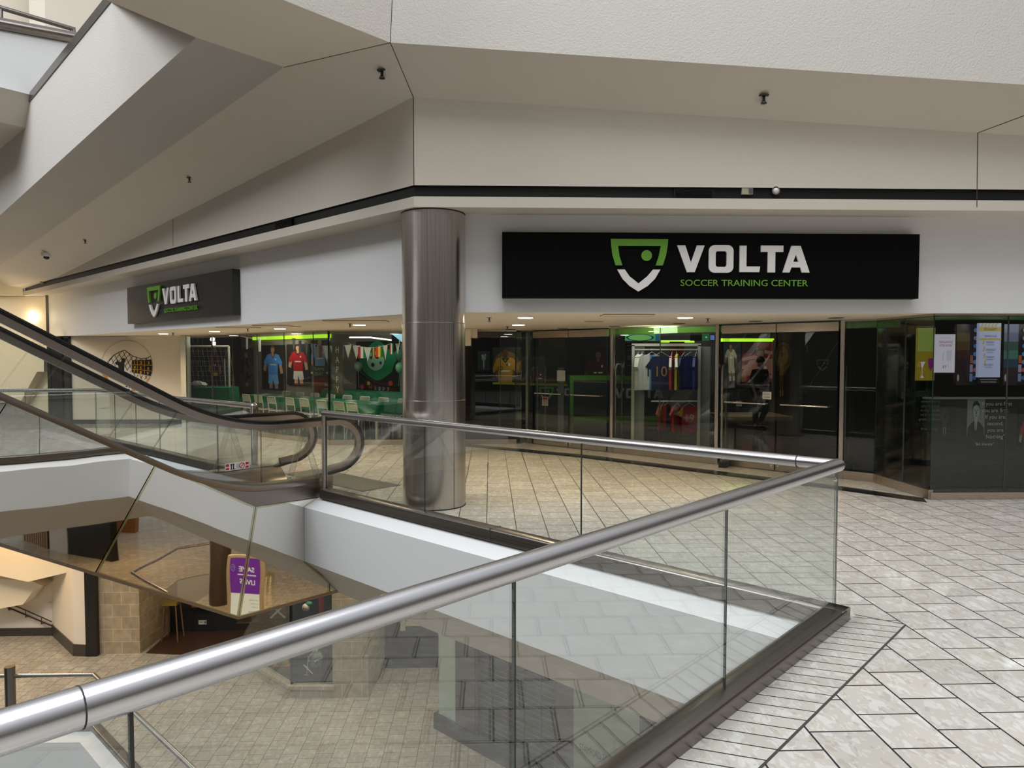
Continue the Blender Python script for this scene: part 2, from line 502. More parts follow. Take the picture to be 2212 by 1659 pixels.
def S(s, z, c):
    """escalator frame: s along its run, c across it"""
    q = s * math.sqrt(2)
    return V((q + c) / 2, (q - c) / 2, z)


class Fr:
    """a flat rectangle in the place: u to the right, v up, w out of its face (towards the viewer)"""
    def __init__(s, o, ux, w, h):
        s.o = np.array(o, float); s.ux = np.array(ux, float); s.ux /= np.linalg.norm(s.ux); s.w, s.h = w, h
        s.n = np.cross(s.ux, Z1)
    def p(s, u, v, k=0.0): return s.o + s.ux * u * s.w + Z1 * v * s.h + s.n * k
    def pts(s, l, k=0.0): return [s.p(u, v, k) for u, v in l]


def fr_px(x0, y0, x1, y1, pt, n):
    """frame of the rectangle whose left edge is at x0 and right edge at x1 on a vertical plane"""
    a, b = on(x0, y1, pt, n), on(x1, y1, pt, n); t = on(x0, y0, pt, n)
    d = b - a; d[2] = 0
    return Fr(a, d, float(np.linalg.norm(d)), float(t[2] - a[2]))


def circ(cx, cy, rx, ry, n=24, a0=0, a1=2 * math.pi):
    full = abs(a1 - a0 - 2 * math.pi) < 1e-6
    return [(cx + rx * math.cos(a0 + (a1 - a0) * i / (n if full else n - 1)), cy + ry * math.sin(a0 + (a1 - a0) * i / (n if full else n - 1))) for i in range(n)]

# ================================================================== THE SETTING
R2 = math.sqrt(2)
ND, FS, LY = -2.28, 6.85, 15.15        # void edge: x-y = ND, x+y = FS, y = LY
SOF, GT = 2.265, 2.24                  # soffit over the walkway, top of the shop glass
LOW = -5.4                             # lower concourse


def edge(o, z=0.0, n0=-7.0, l=-17.0):
    d, su, y = ND - o * R2, FS - o * R2, LY - o
    return [V((n0 + d) / 2, (n0 - d) / 2, z), V((su + d) / 2, (su - d) / 2, z), V(su - y, y, z), V(l, y, z)]


e0 = edge(0)
mb = MB(); mb.poly([e0[0], e0[1], e0[2], e0[3], V(-17, 24, 0), V(16, 24, 0), V(16, -7, 0), V(-6, -7, 0)])
struct('floor', mb, TILE, 'upper concourse floor of pale terrazzo tiles around the open void', 'floor')
ei = edge(-0.25)
mb = MB(); mb.poly([q + V(0, 0, -1.33) for q in (ei[0], ei[1], ei[2], ei[3], V(-17, 24, 0), V(16, 24, 0), V(16, -7, 0), V(-6, -7, 0))])
struct('ceiling', mb, PLASTER, 'flat plaster ceiling over the lower concourse', 'ceiling')
prof = [(0.0, 0.0), (0.01, -0.03), (0.24, -0.13), (0.24, -0.81)]
mb = MB(); E_ = [edge(o, z) for o, z in prof]
mb.rings([[E_[k][i] for k in range(len(prof))] for i in range(4)], wrap=False)
struct('trim_1', mb, FASCIA, 'white painted fascia of the upper floor edge around the void', 'fascia')
prof = [(0.24, -0.81), (0.0, -1.03), (-0.02, -1.06), (-0.25, -1.33)]
mb = MB(); E_ = [edge(o, z) for o, z in prof]
mb.rings([[E_[k][i] for k in range(len(prof))] for i in range(4)], wrap=False)
struct('trim_2', mb, PLASTER, 'beige sloped underside below the white floor fascia', 'fascia')
# border band of narrow tiles along the near railing, dark strips along the shop front
b0 = [V((ND + .10 + q) / 2, (q - ND - .10) / 2, 0.0015) for q in (-6.5, 7.12)]
b1 = [V((-1.765 + q) / 2, (q + 1.765) / 2, 0.0015) for q in (7.17, -6.5)]
mb = MB(); mb.poly(b0 + b1)
struct('trim_3', mb, TILEB, 'border band of narrow terrazzo tiles along the foot of the near railing', 'floor border')
mb = MB(); mb.poly([V((-1.775 + q) / 2, (q + 1.775) / 2, 0.002) for q in (-6.5, 7.17)] + [V((-1.757 + q) / 2, (q + 1.757) / 2, 0.002) for q in (7.18, -6.5)])
mb.poly([b0[1], b1[0], b1[0] + V(.008, .012, 0), b0[1] + V(.0, .016, 0)])
struct('trim_4', mb, SEAM, 'dark joint outlining the border band of the tile floor', 'floor joint')

# glass line of the shop front
A0, A1 = V(-7.47, 17.64, 0), V(-3.16, 14.01, 0)
B1_ = V(0.52, 14.05, 0)
C0, C1 = V(0.62, 14.34, 0), V(5.33, 9.63, 0)
D1 = V(5.36, 8.42, 0)
E1 = V(9.5, 8.42, 0)
# lighter threshold tiles and the dark strip in front of the doors
mb = MB(); mb.poly([V(-0.55, 14.1, .0015), V(0.9, 14.02, .0015), C1 + V(-.05, -.05, .0015), V(5.36, 9.0, .0015), V(4.66, 9.3, .0015), V(1.7, 12.35, .0015)])
struct('trim_5', mb, TILEC, 'strip of polished threshold tiles in front of the glass doors', 'threshold')
mb = MB(); mb.poly([V(-0.6, 13.80, .003), V(1.50, 12.16, .003), V(4.48, 9.14, .003), V(5.22, 8.25, .003), V(5.34, 8.52, .003), V(4.72, 9.34, .003), V(1.78, 12.40, .003), V(-0.5, 14.12, .003)])
struct('trim_6', mb, DSTONE, 'black stone strip set in the floor along the shop doors', 'floor strip')

# ---------------- upper bulkheads, band, soffits
CX, CY, CR = -0.66, 8.34, 0.367
YB = 7.94
V1 = on_y(893, 210, YB); SB = V1[0] + V1[1]
zt, zb, zs = on_y(893, 400, YB)[2], on_y(893, 424, YB)[2], on_y(893, 447, YB)[2]
Vr = on_y(2112, 287, YB); XR = 9.5
Vrr = V1 + (Vr - V1) * ((XR - V1[0]) / (Vr[0] - V1[0]))
Lp = on_sum(374, 472, SB)
Lend = on_sum(50, 612, SB)
slopeL = (V1[2] - Lp[2]) / (V1[0] - Lp[0])
tL = (V1[2] - (zt + 0.02)) / slopeL
Lm = V1 + V(-1, 1, 0) * tL + V(0, 0, -(V1[2] - zt - 0.02))
Cb = V(V1[0], YB, 0)
mb = MB(); mb.poly([V(V1[0], YB, zt), V(XR, YB, zt), V(XR, YB, Vrr[2]), V1])
struct('wall_right', mb, PLASTER, 'plain plaster bulkhead above the black band on the right', 'wall')
mb = MB(); mb.poly([V(V1[0], YB, zt), V1, Lm, V(Lm[0], Lm[1], zt)])
struct('wall_left', mb, PLASTER, 'plaster bulkhead above the black band tapering away on the left', 'wall')
Lf = Lend


def at_left(p, z): return V(p[0], p[1], z)


mb = MB()
mb.poly([V(V1[0], YB + .04, zb), V(XR, YB + .04, zb), V(XR, YB + .04, zt), V(V1[0], YB + .04, zt)])
q = Cb + V(.04, .04, 0) * 0.7
mb.poly([V(V1[0], YB + .04, zb), V(V1[0], YB + .04, zt), at_left(Lf + V(.03, .03, 0), zt), at_left(Lf + V(.03, .03, 0), zb)])
for z in (zt, zb):
    mb.poly([V(V1[0], YB, z), V(XR, YB, z), V(XR, YB + .05, z), V(V1[0], YB + .05, z)])
    mb.poly([V(V1[0], YB, z), at_left(Lf, z), at_left(Lf + V(.035, .035, 0), z), V(V1[0], YB + .05, z)])
struct('trim_7', mb, BLACK, 'recessed black service band running round the bulkhead', 'band')
mb = MB()
mb.poly([V(V1[0], YB, zs), V(XR, YB, zs), V(XR, YB, zb), V(V1[0], YB, zb)])
mb.poly([V(V1[0], YB, zs), V(V1[0], YB, zb), at_left(Lf, zb), at_left(Lf, zs)])
mb.poly([V(V1[0], YB, zs), V(XR, YB, zs), V(XR, CY, zs), V(CX, CY, zs)])
SW = CX + CY
Lw = V(Lf[0] + .2, SW - Lf[0] - .2, zs)
mb.poly([V(V1[0], YB, zs), V(CX, CY, zs), Lw, at_left(Lf, zs)])
struct('trim_8', mb, PLASTER, 'white lip and narrow soffit below the black band', 'soffit')
XS = on_y(2015, 672, CY)[0]
mb = MB(); mb.poly([V(CX, CY, SOF), V(XR, CY, SOF), V(XR, CY, zs), V(CX, CY, zs)])
struct('wall_front', mb, FASCIA, 'white sign wall on the right of the steel column', 'wall')
Le = on_sum(104, 690, SW); Le = V(Le[0], Le[1], 0)
mb = MB(); mb.poly([V(CX, CY, SOF), V(CX, CY, zs), V(Le[0], Le[1], zs), V(Le[0], Le[1], SOF)])
struct('wall_side', mb, FASCIA, 'white sign wall on the left of the steel column', 'wall')
YW = 18.62
mb = MB()
mb.poly([V(Le[0], Le[1], SOF), V(CX, CY, SOF), V(XR, CY, SOF), V(XR, 8.5, SOF), V(5.45, 8.5, SOF), V(5.42, 9.67, SOF), V(.7, 14.4, SOF), V(.5, 14.2, SOF), V(-3.1, 14.15, SOF), V(-7.3, 17.75, SOF), V(-7.3, YW + .1, SOF), V(Le[0], YW + .1, SOF)])
struct('ceiling', mb, BEIGE, 'warm lit low soffit in front of the shop glass', 'soffit')
mb = MB(); x0 = on_y(1001, 700, 13.7)[0]
mb.obox((x0 - .6, 13.35, 1.95), (.75, 0, 0), (0, .6, 0), (0, 0, .31)); mb.obox((x0 + .15, 13.4, 2.1), (.12, .0, 0), (0, .55, 0), (0, 0, .16))
struct('trim_9', mb, BEIGE, 'dropped plaster box under the soffit behind the column', 'soffit box')

# faceted ceiling of the upper ramp
def plane3(a, b, c): n = np.cross(b - a, c - a); return a, n / np.linalg.norm(n)


V2 = on_y(843, 92, YB - .446)
Vr2 = on_y(2212, 183, YB - .446)
V2r = V2 + (Vr2 - V2) * ((XR - V2[0]) / (Vr2[0] - V2[0]))
F1 = plane3(V1, V2, Lp)
W_ = on(614, 145, *F1); G0 = on(0, 574, *F1); Ge = W_ + (G0 - W_) * 1.4
dirB = V(s2, s2, 0)
nB = np.cross(W_ - V2, dirB); nB /= np.linalg.norm(nB)
K = on(423, 81, V2, nB); SA = K[0] + K[1]
At = on_sum(240, 5, SA); Aa = on_sum(0, 465, SA); Ab = on_sum(0, 300, SA)
Aae = K + (Aa - K) * 1.4; Abe = At + (Ab - At) * 1.4
CEILP = PLASTER
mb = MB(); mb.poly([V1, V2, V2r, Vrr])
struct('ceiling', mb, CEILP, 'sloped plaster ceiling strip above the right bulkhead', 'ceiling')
mb = MB(); mb.poly([V1, V2, W_, Ge, at_left(Lf + (Lf - V1) * .1, Lm[2] - .1), Lm])
struct('ceiling', mb, PLASTER_LIT, 'large sloping ceiling facet above the left bulkhead', 'ceiling')
Bo = V2 - dirB * 1.5
AtB, Ai = on(240, 5, V2, nB), on(195, -15, V2, nB)
mb = MB(); mb.poly([V2, W_, K, AtB, Ai, Bo]); mb.poly([K, At, AtB])
struct('ceiling', mb, PLASTER_LIT, 'beige slanted underside of the upper gallery nearest the camera', 'ceiling')
mb = MB(); mb.poly([K, W_, Ge, Aae])
struct('ceiling', mb, GREYP, 'grey sloped strip below the bright fascia of the ramp', 'ceiling')
mb = MB(); mb.poly([At, K, Aae, Abe])
struct('trim_10', mb, STUCCO, 'bright stucco fascia of the descending ramp', 'fascia')
up = V(.10, .24, 2.6)  # extra height above the view, added to block skylight
mb = MB(); mb.poly([V2, V2r, V2r + up, V2 + up])
struct('trim_11', mb, STUCCO, 'stucco edge of the upper gallery across the top right', 'fascia')
mb = MB(); mb.poly([V2, V2 + up, Bo + up, Bo])
struct('trim_12', mb, STUCCO, 'stucco edge of the upper gallery meeting it at the corner', 'fascia')
mb = MB()
for a, b in ((V1, V2), (V2, W_), (V2, V2 + up), (V1, V(V1[0], YB, zt)), (on_y(2112, 287, YB), on_y(2110, 447, YB)), (on_y(2112, 287, YB), on(2212, 250, *plane3(V1, V2, V2r))), (on_sum(374, 473, SB), on_sum(374, 532, SB))):
    mb.tube([a, b], 0.0045, 6)
struct('trim_13', mb, SEAM, 'thin dark control joints between the ceiling facets', 'joint')
# upper gallery seen beyond the ramp, top left
dA = (Aae - K) / np.linalg.norm(Aae - K)
Yu = 0
gp = V(-9.0, 11.0, 0); gn = V(1, -1, 0)
g1, g2 = on(-160, 30, gp, gn), on(175, 92, gp, gn)
g3, g4 = on(175, 232, gp, gn), on(-160, 148, gp, gn)
mb = MB(); mb.poly([g1, g2, g3, g4]); iw = V(-.5, .5, 0)
struct('trim_14', mb, FASCIA, 'white fascia of the far upper gallery at top left', 'fascia')
mb = MB(); mb.poly([g4, g3, g3 + iw * .6 + V(0, 0, -.45), g4 + iw * .6 + V(0, 0, -.45)]); mb.poly([g4 + iw * .6 + V(0, 0, -.45), g3 + iw * .6 + V(0, 0, -.45), g3 + iw * 6 + V(0, 0, -.45), g4 + iw * 6 + V(0, 0, -.45)])
struct('trim_15', mb, PLASTER, 'beige underside of the far upper gallery at top left', 'soffit')
u1 = on(-200, -60, (-11.5, 13.5, 0), gn); u2 = on(265, -60, (-11.5, 13.5, 0), gn); l1 = on(-200, 90, (-11.5, 13.5, 0), gn); l2 = on(265, 110, (-11.5, 13.5, 0), gn)
mb = MB(); mb.poly([u1, u2, l2, l1])
struct('wall_back', mb, CREAM, 'cream wall behind the far upper gallery railing', 'wall')
pc = on(150, 60, (-10.5, 12.5, 0), gn)
mb = MB(); mb.box((pc[0], pc[1], pc[2] + .3), (1.1, 1.1, 3.4), math.radians(45))
struct('trim_16', mb, CREAM, 'pale square pier behind the far upper gallery railing', 'pier')

# ---------------- walls beside and beyond the shop, left
mb = MB(); xw0 = on_y(154, 800, YW)[0]; xw1 = on_y(397, 800, YW)[0]
mb.obox((xw0, YW, 0), (xw1 - xw0, 0, 0), (0, .3, 0), (0, 0, SOF))
struct('wall_mural', mb, CREAM, 'cream wall carrying the goal target mural', 'wall')
mb = MB(); mb.obox((xw0, YW - .015, 0), (xw1 - xw0, 0, 0), (0, .02, 0), (0, 0, .11))
struct('baseboard_mural', mb, BLACK, 'black baseboard under the cream mural wall', 'baseboard')
xd = on_y(104, 800, YW)[0]
mb = MB(); mb.obox((Le[0] - .02, Le[1] - .06, 0), (.14, 0, 0), (0, .12, 0), (0, 0, zs))
struct('trim_17', mb, PLASTK, 'tall dark metal corner post at the far left end of the sign wall', 'post')
YF = Le[1] + .3
mb = MB(); mb.obox((-18, YF, 0), (Le[0] + 18, 0, 0), (0, .2, 0), (0, 0, zs))
struct('wall_far', mb, BEIGE, 'beige wall at the far left beyond the dark corner post', 'wall')
mb = MB(); mb.obox((-18, Lf[1] - .02, zs), (18 + Lf[0], 0, 0), (0, .3, 0), (0, 0, 1.2))
mb.poly([V(-18, Lf[1], zs), V(Lf[0], Lf[1], zs), V(Lf[0] + .6, YF, zs), V(-18, YF, zs)])
struct('wall_end', mb, BEIGE, 'beige bulkhead closing the black band at the far left', 'wall')
# stair flight on the beige wall: sloping soffit and handrail
mb = MB(); ss = [on_y(x, y, YF - .35) for x, y in ((-60, 905), (24, 905), (80, 803), (95, 803), (95, 760), (60, 735), (-60, 840))]
mb.prism(ss, (0, .34, 0))
struct('trim_18', mb, BEIGE, 'sloped underside of a stair flight against the far left wall', 'stair')

# ---------------- lower concourse
VOID1 = [V(-15, 13.62, LOW), V(-7.62, 13.62, LOW), V(0.2, 5.8, LOW), V(-4, 1.6, LOW), V(-15, 1.6, LOW)]
VOID2 = [V(8.84, 1.08, LOW), V(11.65, 1.1, LOW), V(12.3, 2.15, LOW), V(11.4, 2.95, LOW), V(8.2, 2.35, LOW)]
mb = fill([[V(-20, 24, LOW), V(22, 24, LOW), V(22, -14, LOW), V(-20, -14, LOW)], VOID1, VOID2])
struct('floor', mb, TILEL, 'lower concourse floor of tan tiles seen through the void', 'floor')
mb = MB(); ins = 0.0
lp = [V(-12, 13.62, 0), V(-7.62, 13.62, 0), V(0.2, 5.8, 0)]
def low_edge(o, z): return [V(-12, 13.62 - o, LOW + z), V(-7.62 - o * .414, 13.62 - o, LOW + z), V(0.2 - o * s2, 5.8 - o * s2, LOW + z)]
E_ = [low_edge(o, z) for o, z in ((0, 0), (.03, -.03), (.3, -.12), (.3, -.9))]
mb.rings([[E_[k][i] for k in range(4)] for i in range(3)], wrap=False)
struct('trim_19', mb, FASCIA, 'white fascia of the lower floor opening at bottom left', 'fascia')
mb = MB(); mb.poly([V(-12, 13.3, LOW - 2.2), V(-7.6, 13.3, LOW - 2.2), V(.4, 5.4, LOW - 2.2), V(-4, -2, LOW - 2.2), V(-12, -2, LOW - 2.2)])
struct('floor', mb, mat('grey_carpet', (.42, .43, .42), .7), 'grey floor far below the lower opening', 'floor')
mb = MB(); mb.obox(VOID2[0] + V(0, 0, -.9), VOID2[1] - VOID2[0], V(0, -.05, 0), (0, 0, .88)); mb.obox(VOID2[1] + V(0, 0, -.9), VOID2[2] - VOID2[1], V(.04, -.02, 0), (0, 0, .88))
struct('trim_29', mb, FASCIA, 'white fascia of a lower floor opening seen in the mirror cladding', 'fascia')
struct('wall_stair', MB().obox((-16, 18.25, LOW), (4.78, 0, 0), (0, .2, 0), (0, 0, 2.9)), mat('stair_white', (.80, .74, .66), .6), 'pale wall beside the lower stair', 'wall')
mb = MB(); mb.prism([V(-11.22, 18.25, LOW), V(-9.95, 16.98, LOW), V(-9.64, 16.93, LOW), V(-9.64, 18.3, LOW)], (0, 0, 4.07))
struct('wall_corner', mb, CREAM, 'angled cream wall beside the dark post on the lower concourse', 'wall')
mb = MB(); mb.prism([V(-11.24, 18.24, LOW), V(-9.96, 16.95, LOW), V(-9.64, 16.91, LOW), V(-9.64, 16.95, LOW), V(-9.94, 17.0, LOW), V(-11.2, 18.27, LOW)], (0, 0, .28))
mb.obox((-16, 18.22, LOW), (4.8, 0, 0), (0, .03, 0), (0, 0, .2))
struct('baseboard_lower', mb, mat('dark_base', (.05, .04, .033), .4), 'dark baseboard along the lower stair wall', 'baseboard')
mb = MB(); mb.prism([on_y(x, y, 17.3) for x, y in ((-40, 1236), (0, 1244), (60, 1257), (190, 1226), (190, 1150), (-40, 1130))], (0, .6, 0))
mb.prism([on_y(x, y, 17.75) for x, y in ((-40, 1250), (64, 1253), (92, 1266), (72, 1276), (49, 1306), (-40, 1322))], (0, .45, 0))
struct('trim_20', mb, BEIGE, 'stair soffit above the lower stair wall', 'stair')
mb = MB(); mb.obox((-9.63, 16.9, LOW), (.25, 0, 0), (0, .3, 0), (0, 0, 4.07))
struct('trim_21', mb, PLASTK, 'tall dark post between cream wall and stone pier on the lower level', 'post')
STONE = masonry('stone_blocks', (.42, .33, .21), (.36, .28, .18), (.58, .49, .36), .42, .30)
STONE2 = masonry('stone_blocks_pale', (.42, .36, .26), (.38, .32, .23), (.58, .52, .40), .42, .30)
mb = MB(); mb.prism([V(-9.38, 17.04, LOW), V(-8.43, 17.04, LOW), V(-8.32, 18.4, LOW), V(-9.38, 18.4, LOW)], (0, 0, 4.07))
struct('trim_22', mb, STONE, 'stone block pier beside the dark shop on the lower level', 'pier')
mb = MB(); mb.prism([V(-3.30, 14.66, LOW), V(-2.56, 14.66, LOW), V(-2.42, 16.1, LOW), V(-3.30, 16.1, LOW)], (0, 0, 4.07))
struct('trim_23', mb, STONE2, 'stone block pier beside the display window on the lower level', 'pier')
mb = MB(); mb.prism([V(-6.2, 16.66, LOW), V(-4.18, 14.69, LOW), V(-3.30, 14.66, LOW), V(-3.30, 15.3, LOW), V(-4.1, 15.3, LOW), V(-5.9, 17.0, LOW)], (0, 0, .2))
mb.prism([V(-6.25, 16.64, LOW + .2), V(-4.2, 14.64, LOW + .2), V(-3.26, 14.61, LOW + .2), V(-3.26, 15.3, LOW + .2), V(-4.1, 15.3, LOW + .2), V(-5.9, 17.0, LOW + .2)], (0, 0, .07))
struct('trim_24', mb, STONE2, 'low stone plinth under the display window on the lower level', 'plinth')
mb = MB(); mb.poly([V(-8.35, 18.4, LOW), V(-5.9, 18.4, LOW), V(-5.9, 18.4, -1.33), V(-8.35, 18.4, -1.33)]); mb.poly([V(-5.9, 18.4, LOW), V(-2.4, 18.4, LOW), V(-2.4, 18.4, -1.33), V(-5.9, 18.4, -1.33)])
mb.poly([V(-2.45, 16.1, LOW), V(-2.45, 18.4, LOW), V(-2.45, 18.4, -1.33), V(-2.45, 16.1, -1.33)])
struct('wall_lower_shop', mb, SHOPB, 'black interior of the closed lower shop', 'wall')
mb = MB(); mb.poly([V(-8.3, 17.05, LOW + .004), V(-6.3, 16.8, LOW + .004), V(-4.1, 15.2, LOW + .004), V(-2.6, 15.4, LOW + .004), V(-2.6, 18.4, LOW + .004), V(-8.3, 18.4, LOW + .004)])
struct('floor', mb, mat('dark_wood', (.05, .025, .015), .35), 'dark wooden floor of the closed lower shop', 'floor')
mb = MB(); mb.obox((-2.45, 16.07, LOW), (1.6, 0, 0), (0, .2, 0), (0, 0, 4.07))
struct('wall_lower_door', mb, mat('door_black', (.014, .014, .016), .35), 'black wall with a fire door on the lower level', 'wall')


def L45(x, y, z=0): return V(x, y, z)


def strip45(t0, t1, z0, z1, dep=.12, off=0.0):
    """panel on the lower shop line from t0 to t1 metres along (1,-1)"""
    o = V(-1.0, 13.38, 0) + V(s2, -s2, 0) * t0 + V(-s2, -s2, 0) * off
    return MB().obox(o + V(0, 0, LOW + z0), V(s2, -s2, 0) * (t1 - t0), V(s2, s2, 0) * dep, (0, 0, z1 - z0))


tt = lambda px, py: float(np.dot(on_sum(px, py, 12.38)[:2] - V(-1.0, 13.38), V(s2, -s2)))
T = [tt(948, 1400), tt(985, 1400), tt(1027, 1450), tt(1203, 1600), tt(1238, 1600), tt(1383, 1600), 5.6]
MINT = mat('mint_glass_panel', (.50, .62, .54), .12)
BROWNP = mat('brown_granite', (.055, .035, .030), .2, var=.3, vscale=40)
struct('wall_lower_pane', strip45(T[0], T[1], .3, 4.07, .03), MINT, 'narrow mint glass panel at the corner of the shuttered shop', 'wall panel')
struct('trim_25', strip45(T[1], T[2], 0, 4.07, .3, .02), BROWNP, 'brown granite pier left of the roller shutter', 'pier')
struct('trim_26', strip45(T[3], T[4], 0, 4.07, .3, .02), BROWNP, 'brown granite pier right of the roller shutter', 'pier')
struct('wall_lower_sign', strip45(T[4], T[5], .3, 4.07, .03), MINT, 'wide mint glass panel with black lettering on the lower level', 'wall panel')
struct('trim_27', strip45(T[5], T[6], 0, 4.07, .3, .02), BROWNP, 'brown granite pier at the right edge of the mint panel', 'pier')
struct('baseboard_lower_shop', strip45(T[0] - .1, T[6], 0, .3, .35, .06), DSTONE, 'black stone base along the shuttered lower shop', 'baseboard')
mb = MB(); mb.obox(V(-1.0, 13.38, LOW), (0, 2.8, 0), (.05, 0, 0), (0, 0, 4.07))
struct('wall_lower_return', mb, MINT, 'mint glass return wall towards the fire door', 'wall panel')

# ---------------- enclosure of the shops
mb = MB()
xl_ = -10.8
wl_ = [V(xl_, 18.95, 0), V(xl_, 22.5, 0), V(-8.25, 22.5, 0), V(-8.25, 25.5, 0), V(.3, 25.5, 0), V(.3, 22.0, 0), V(12.5, 22.0, 0), V(12.5, 8.6, 0)]
for a, b in zip(wl_, wl_[1:]): mb.poly([a, b, b + V(0, 0, 2.75), a + V(0, 0, 2.75)])
mb.poly([V(xl_, 18.95, 0), V(-8.0, 18.95, 0), V(-8.0, 18.95, 2.75), V(xl_, 18.95, 2.75)])
struct('wall_shop', mb, SHOPB, 'black inner walls of the shop', 'wall')
inn = [V(-7.45, 17.75, 0), V(-3.1, 14.15, 0), V(.5, 14.15, 0), V(.68, 14.42, 0), V(5.43, 9.68, 0), V(5.43, 8.5, 0), V(12.5, 8.5, 0), V(12.5, 22.0, 0), V(.3, 22.0, 0), V(.3, 25.5, 0), V(-8.25, 25.5, 0), V(-8.25, 22.5, 0), V(-10.8, 22.5, 0), V(-10.8, 18.95, 0), V(-8.0, 18.95, 0)]
mb = MB(); mb.poly([q + V(0, 0, .004) for q in inn])
struct('floor', mb, TILED, 'dark polished floor inside the shop', 'floor')
mb = MB(); mb.poly([q + V(0, 0, 2.75) for q in inn])
struct('ceiling', mb, mat('shop_ceiling', (.02, .022, .02), .7), 'dark open ceiling inside the shop', 'ceiling')
mb = MB()
for i in range(6):
    a, b = inn[i], inn[i + 1]; mb.poly([a + V(0, 0, GT), b + V(0, 0, GT), b + V(0, 0, 2.76), a + V(0, 0, 2.76)])
struct('wall_header', mb, SHOPB, 'dark header above the shop glass', 'wall')
# partition of the party room
PS = 15.4
mb = MB(); mb.obox(V(-8.2, PS + 8.2, 0), V(7.1, -7.1, 0), V(.08, .08, 0), (0, 0, 2.75))
struct('wall_partition', mb, mat('partition_grey', (.22, .20, .17), .7), 'grey brown partition behind the party tables carrying player posters', 'wall')

mb = MB(); mb.obox((5.5, 8.5, 2.235), (5.5, 0, 0), (0, .85, 0), (0, 0, .02))
struct('trim_30', mb, mat('green_header', (.10, .24, .05), .5), 'green painted header inside the far right window', 'header')

# ================================================================== SHOP GLAZING
def glazing(name, label, p0, p1, pxs, sill, parent=None, sillmat=SILL, gl=None, top=GT, joints=True):
    p0, p1 = V(*p0), V(*p1); d = (p1 - p0); ln = float(np.linalg.norm(d)); d /= ln; n = V(d[1], -d[0], 0)
    r = sroot(name, label, 'window', (p0 + p1) / 2)
    ts = [0.0] + [float(np.dot(on(x, 830, p0, n) - p0, d)) for x in pxs] + [ln]
    for a, b in zip(ts, ts[1:]):
        MB().obox(p0 + d * (a + .003) + V(0, 0, sill), d * (b - a - .006), -n * .012, (0, 0, top - sill), 0, 1).build('pane', [gl or GLASSS, GLASSE], r)
    if joints and len(ts) > 2:
        mb = MB()
        for a in ts[1:-1]: mb.obox(p0 + d * (a - .006) + V(0, 0, sill), d * .012, -n * .014, (0, 0, top - sill))
        mb.build('joint', SEAM, r)
    mb = MB(); mb.obox(p0 + n * .02, d * ln, -n * .06, (0, 0, sill)); mb.build('sill', sillmat, r)
    mb = MB(); mb.obox(p0 + n * .015 + V(0, 0, top), d * ln, -n * .05, (0, 0, .03)); mb.build('head_rail', SILL, r)
    return r, d, n


w1, dA1, nA = glazing('window_1', 'angled shop window showing the party tables and white chairs', A0, A1, [503, 556, 614, 677], .10)
mb = MB(); mb.prism([A0 + V(-.12, -.02, 0), A0 + V(0, -.01, 0), V(xw1 + .04, 18.95, 0), V(xw1 - .04, 18.95, 0)], (0, 0, SOF)); mb.build('frame', mat('window_frame', (.45, .44, .38), .5), w1)
mb = MB(); mb.obox(A1 + V(-.02, -.02, .1), (.035, 0, 0), (0, .05, 0), (0, 0, GT - .1)); mb.build('mullion', BLACKG, w1)
t = on(457, 830, A0, nA); mb = MB(); mb.obox(t + V(0, .02, 0) - V(0, 0, t[2] - .1), dA1 * .02, -nA * .03, (0, 0, GT - .1)); mb.build('mullion', SEAM, w1)
w2, d2, n2 = glazing('window_2', 'shop window behind the steel column', A1, B1_, [1111 - 30], .10)
MB().obox(B1_ + V(0, 0, 0), V(.1, 0, 0), V(0, .29, 0), (0, 0, GT)).build('pane', GLASSS, w2)
dC = (C1 - C0) / np.linalg.norm(C1 - C0); nC = V(dC[1], -dC[0], 0)


def onC(px, z=0): p = on(px, 830, C0, nC); return V(p[0], p[1], z)


c_posts = [1140, 1323, 1550, 1820]
w3, _, _ = glazing('window_3', 'narrow glass panel left of the first pair of glass doors', C0, onC(1150), [1113], .12)
w4, _, _ = glazing('window_4', 'shop window showing the rack of football shirts', onC(1315), onC(1547), [1425], .12)
w5, _, _ = glazing('window_5', 'glass panel right of the second pair of glass doors', onC(1817), C1, [], .12)
w6, _, _ = glazing('window_6', 'short glass return between the doors and the projecting window', C1, D1, [1953], .12)
w7, _, _ = glazing('window_7', 'projecting shop window at the far right with screens and portraits', D1, E1, [2176], .09)
POST = steel('post_steel', (.62, .56, .50), .25, (0, 0, 1), .1)
for px, r in ((1140, w3), (1323, w4), (1550, w4), (1820, w5)):
    p = onC(px); mb = MB(); mb.obox(p - dC * .028 + nC * .03, dC * .056, -nC * .07, (0, 0, GT + .02)); mb.build('post', POST, r)
    p = onC(px + 14 if px < 1800 else px + 16); mb = MB(); mb.obox(p + nC * .004, dC * .012, -nC * .16, (0, 0, GT)); mb.build('fin', GLASSS, r)


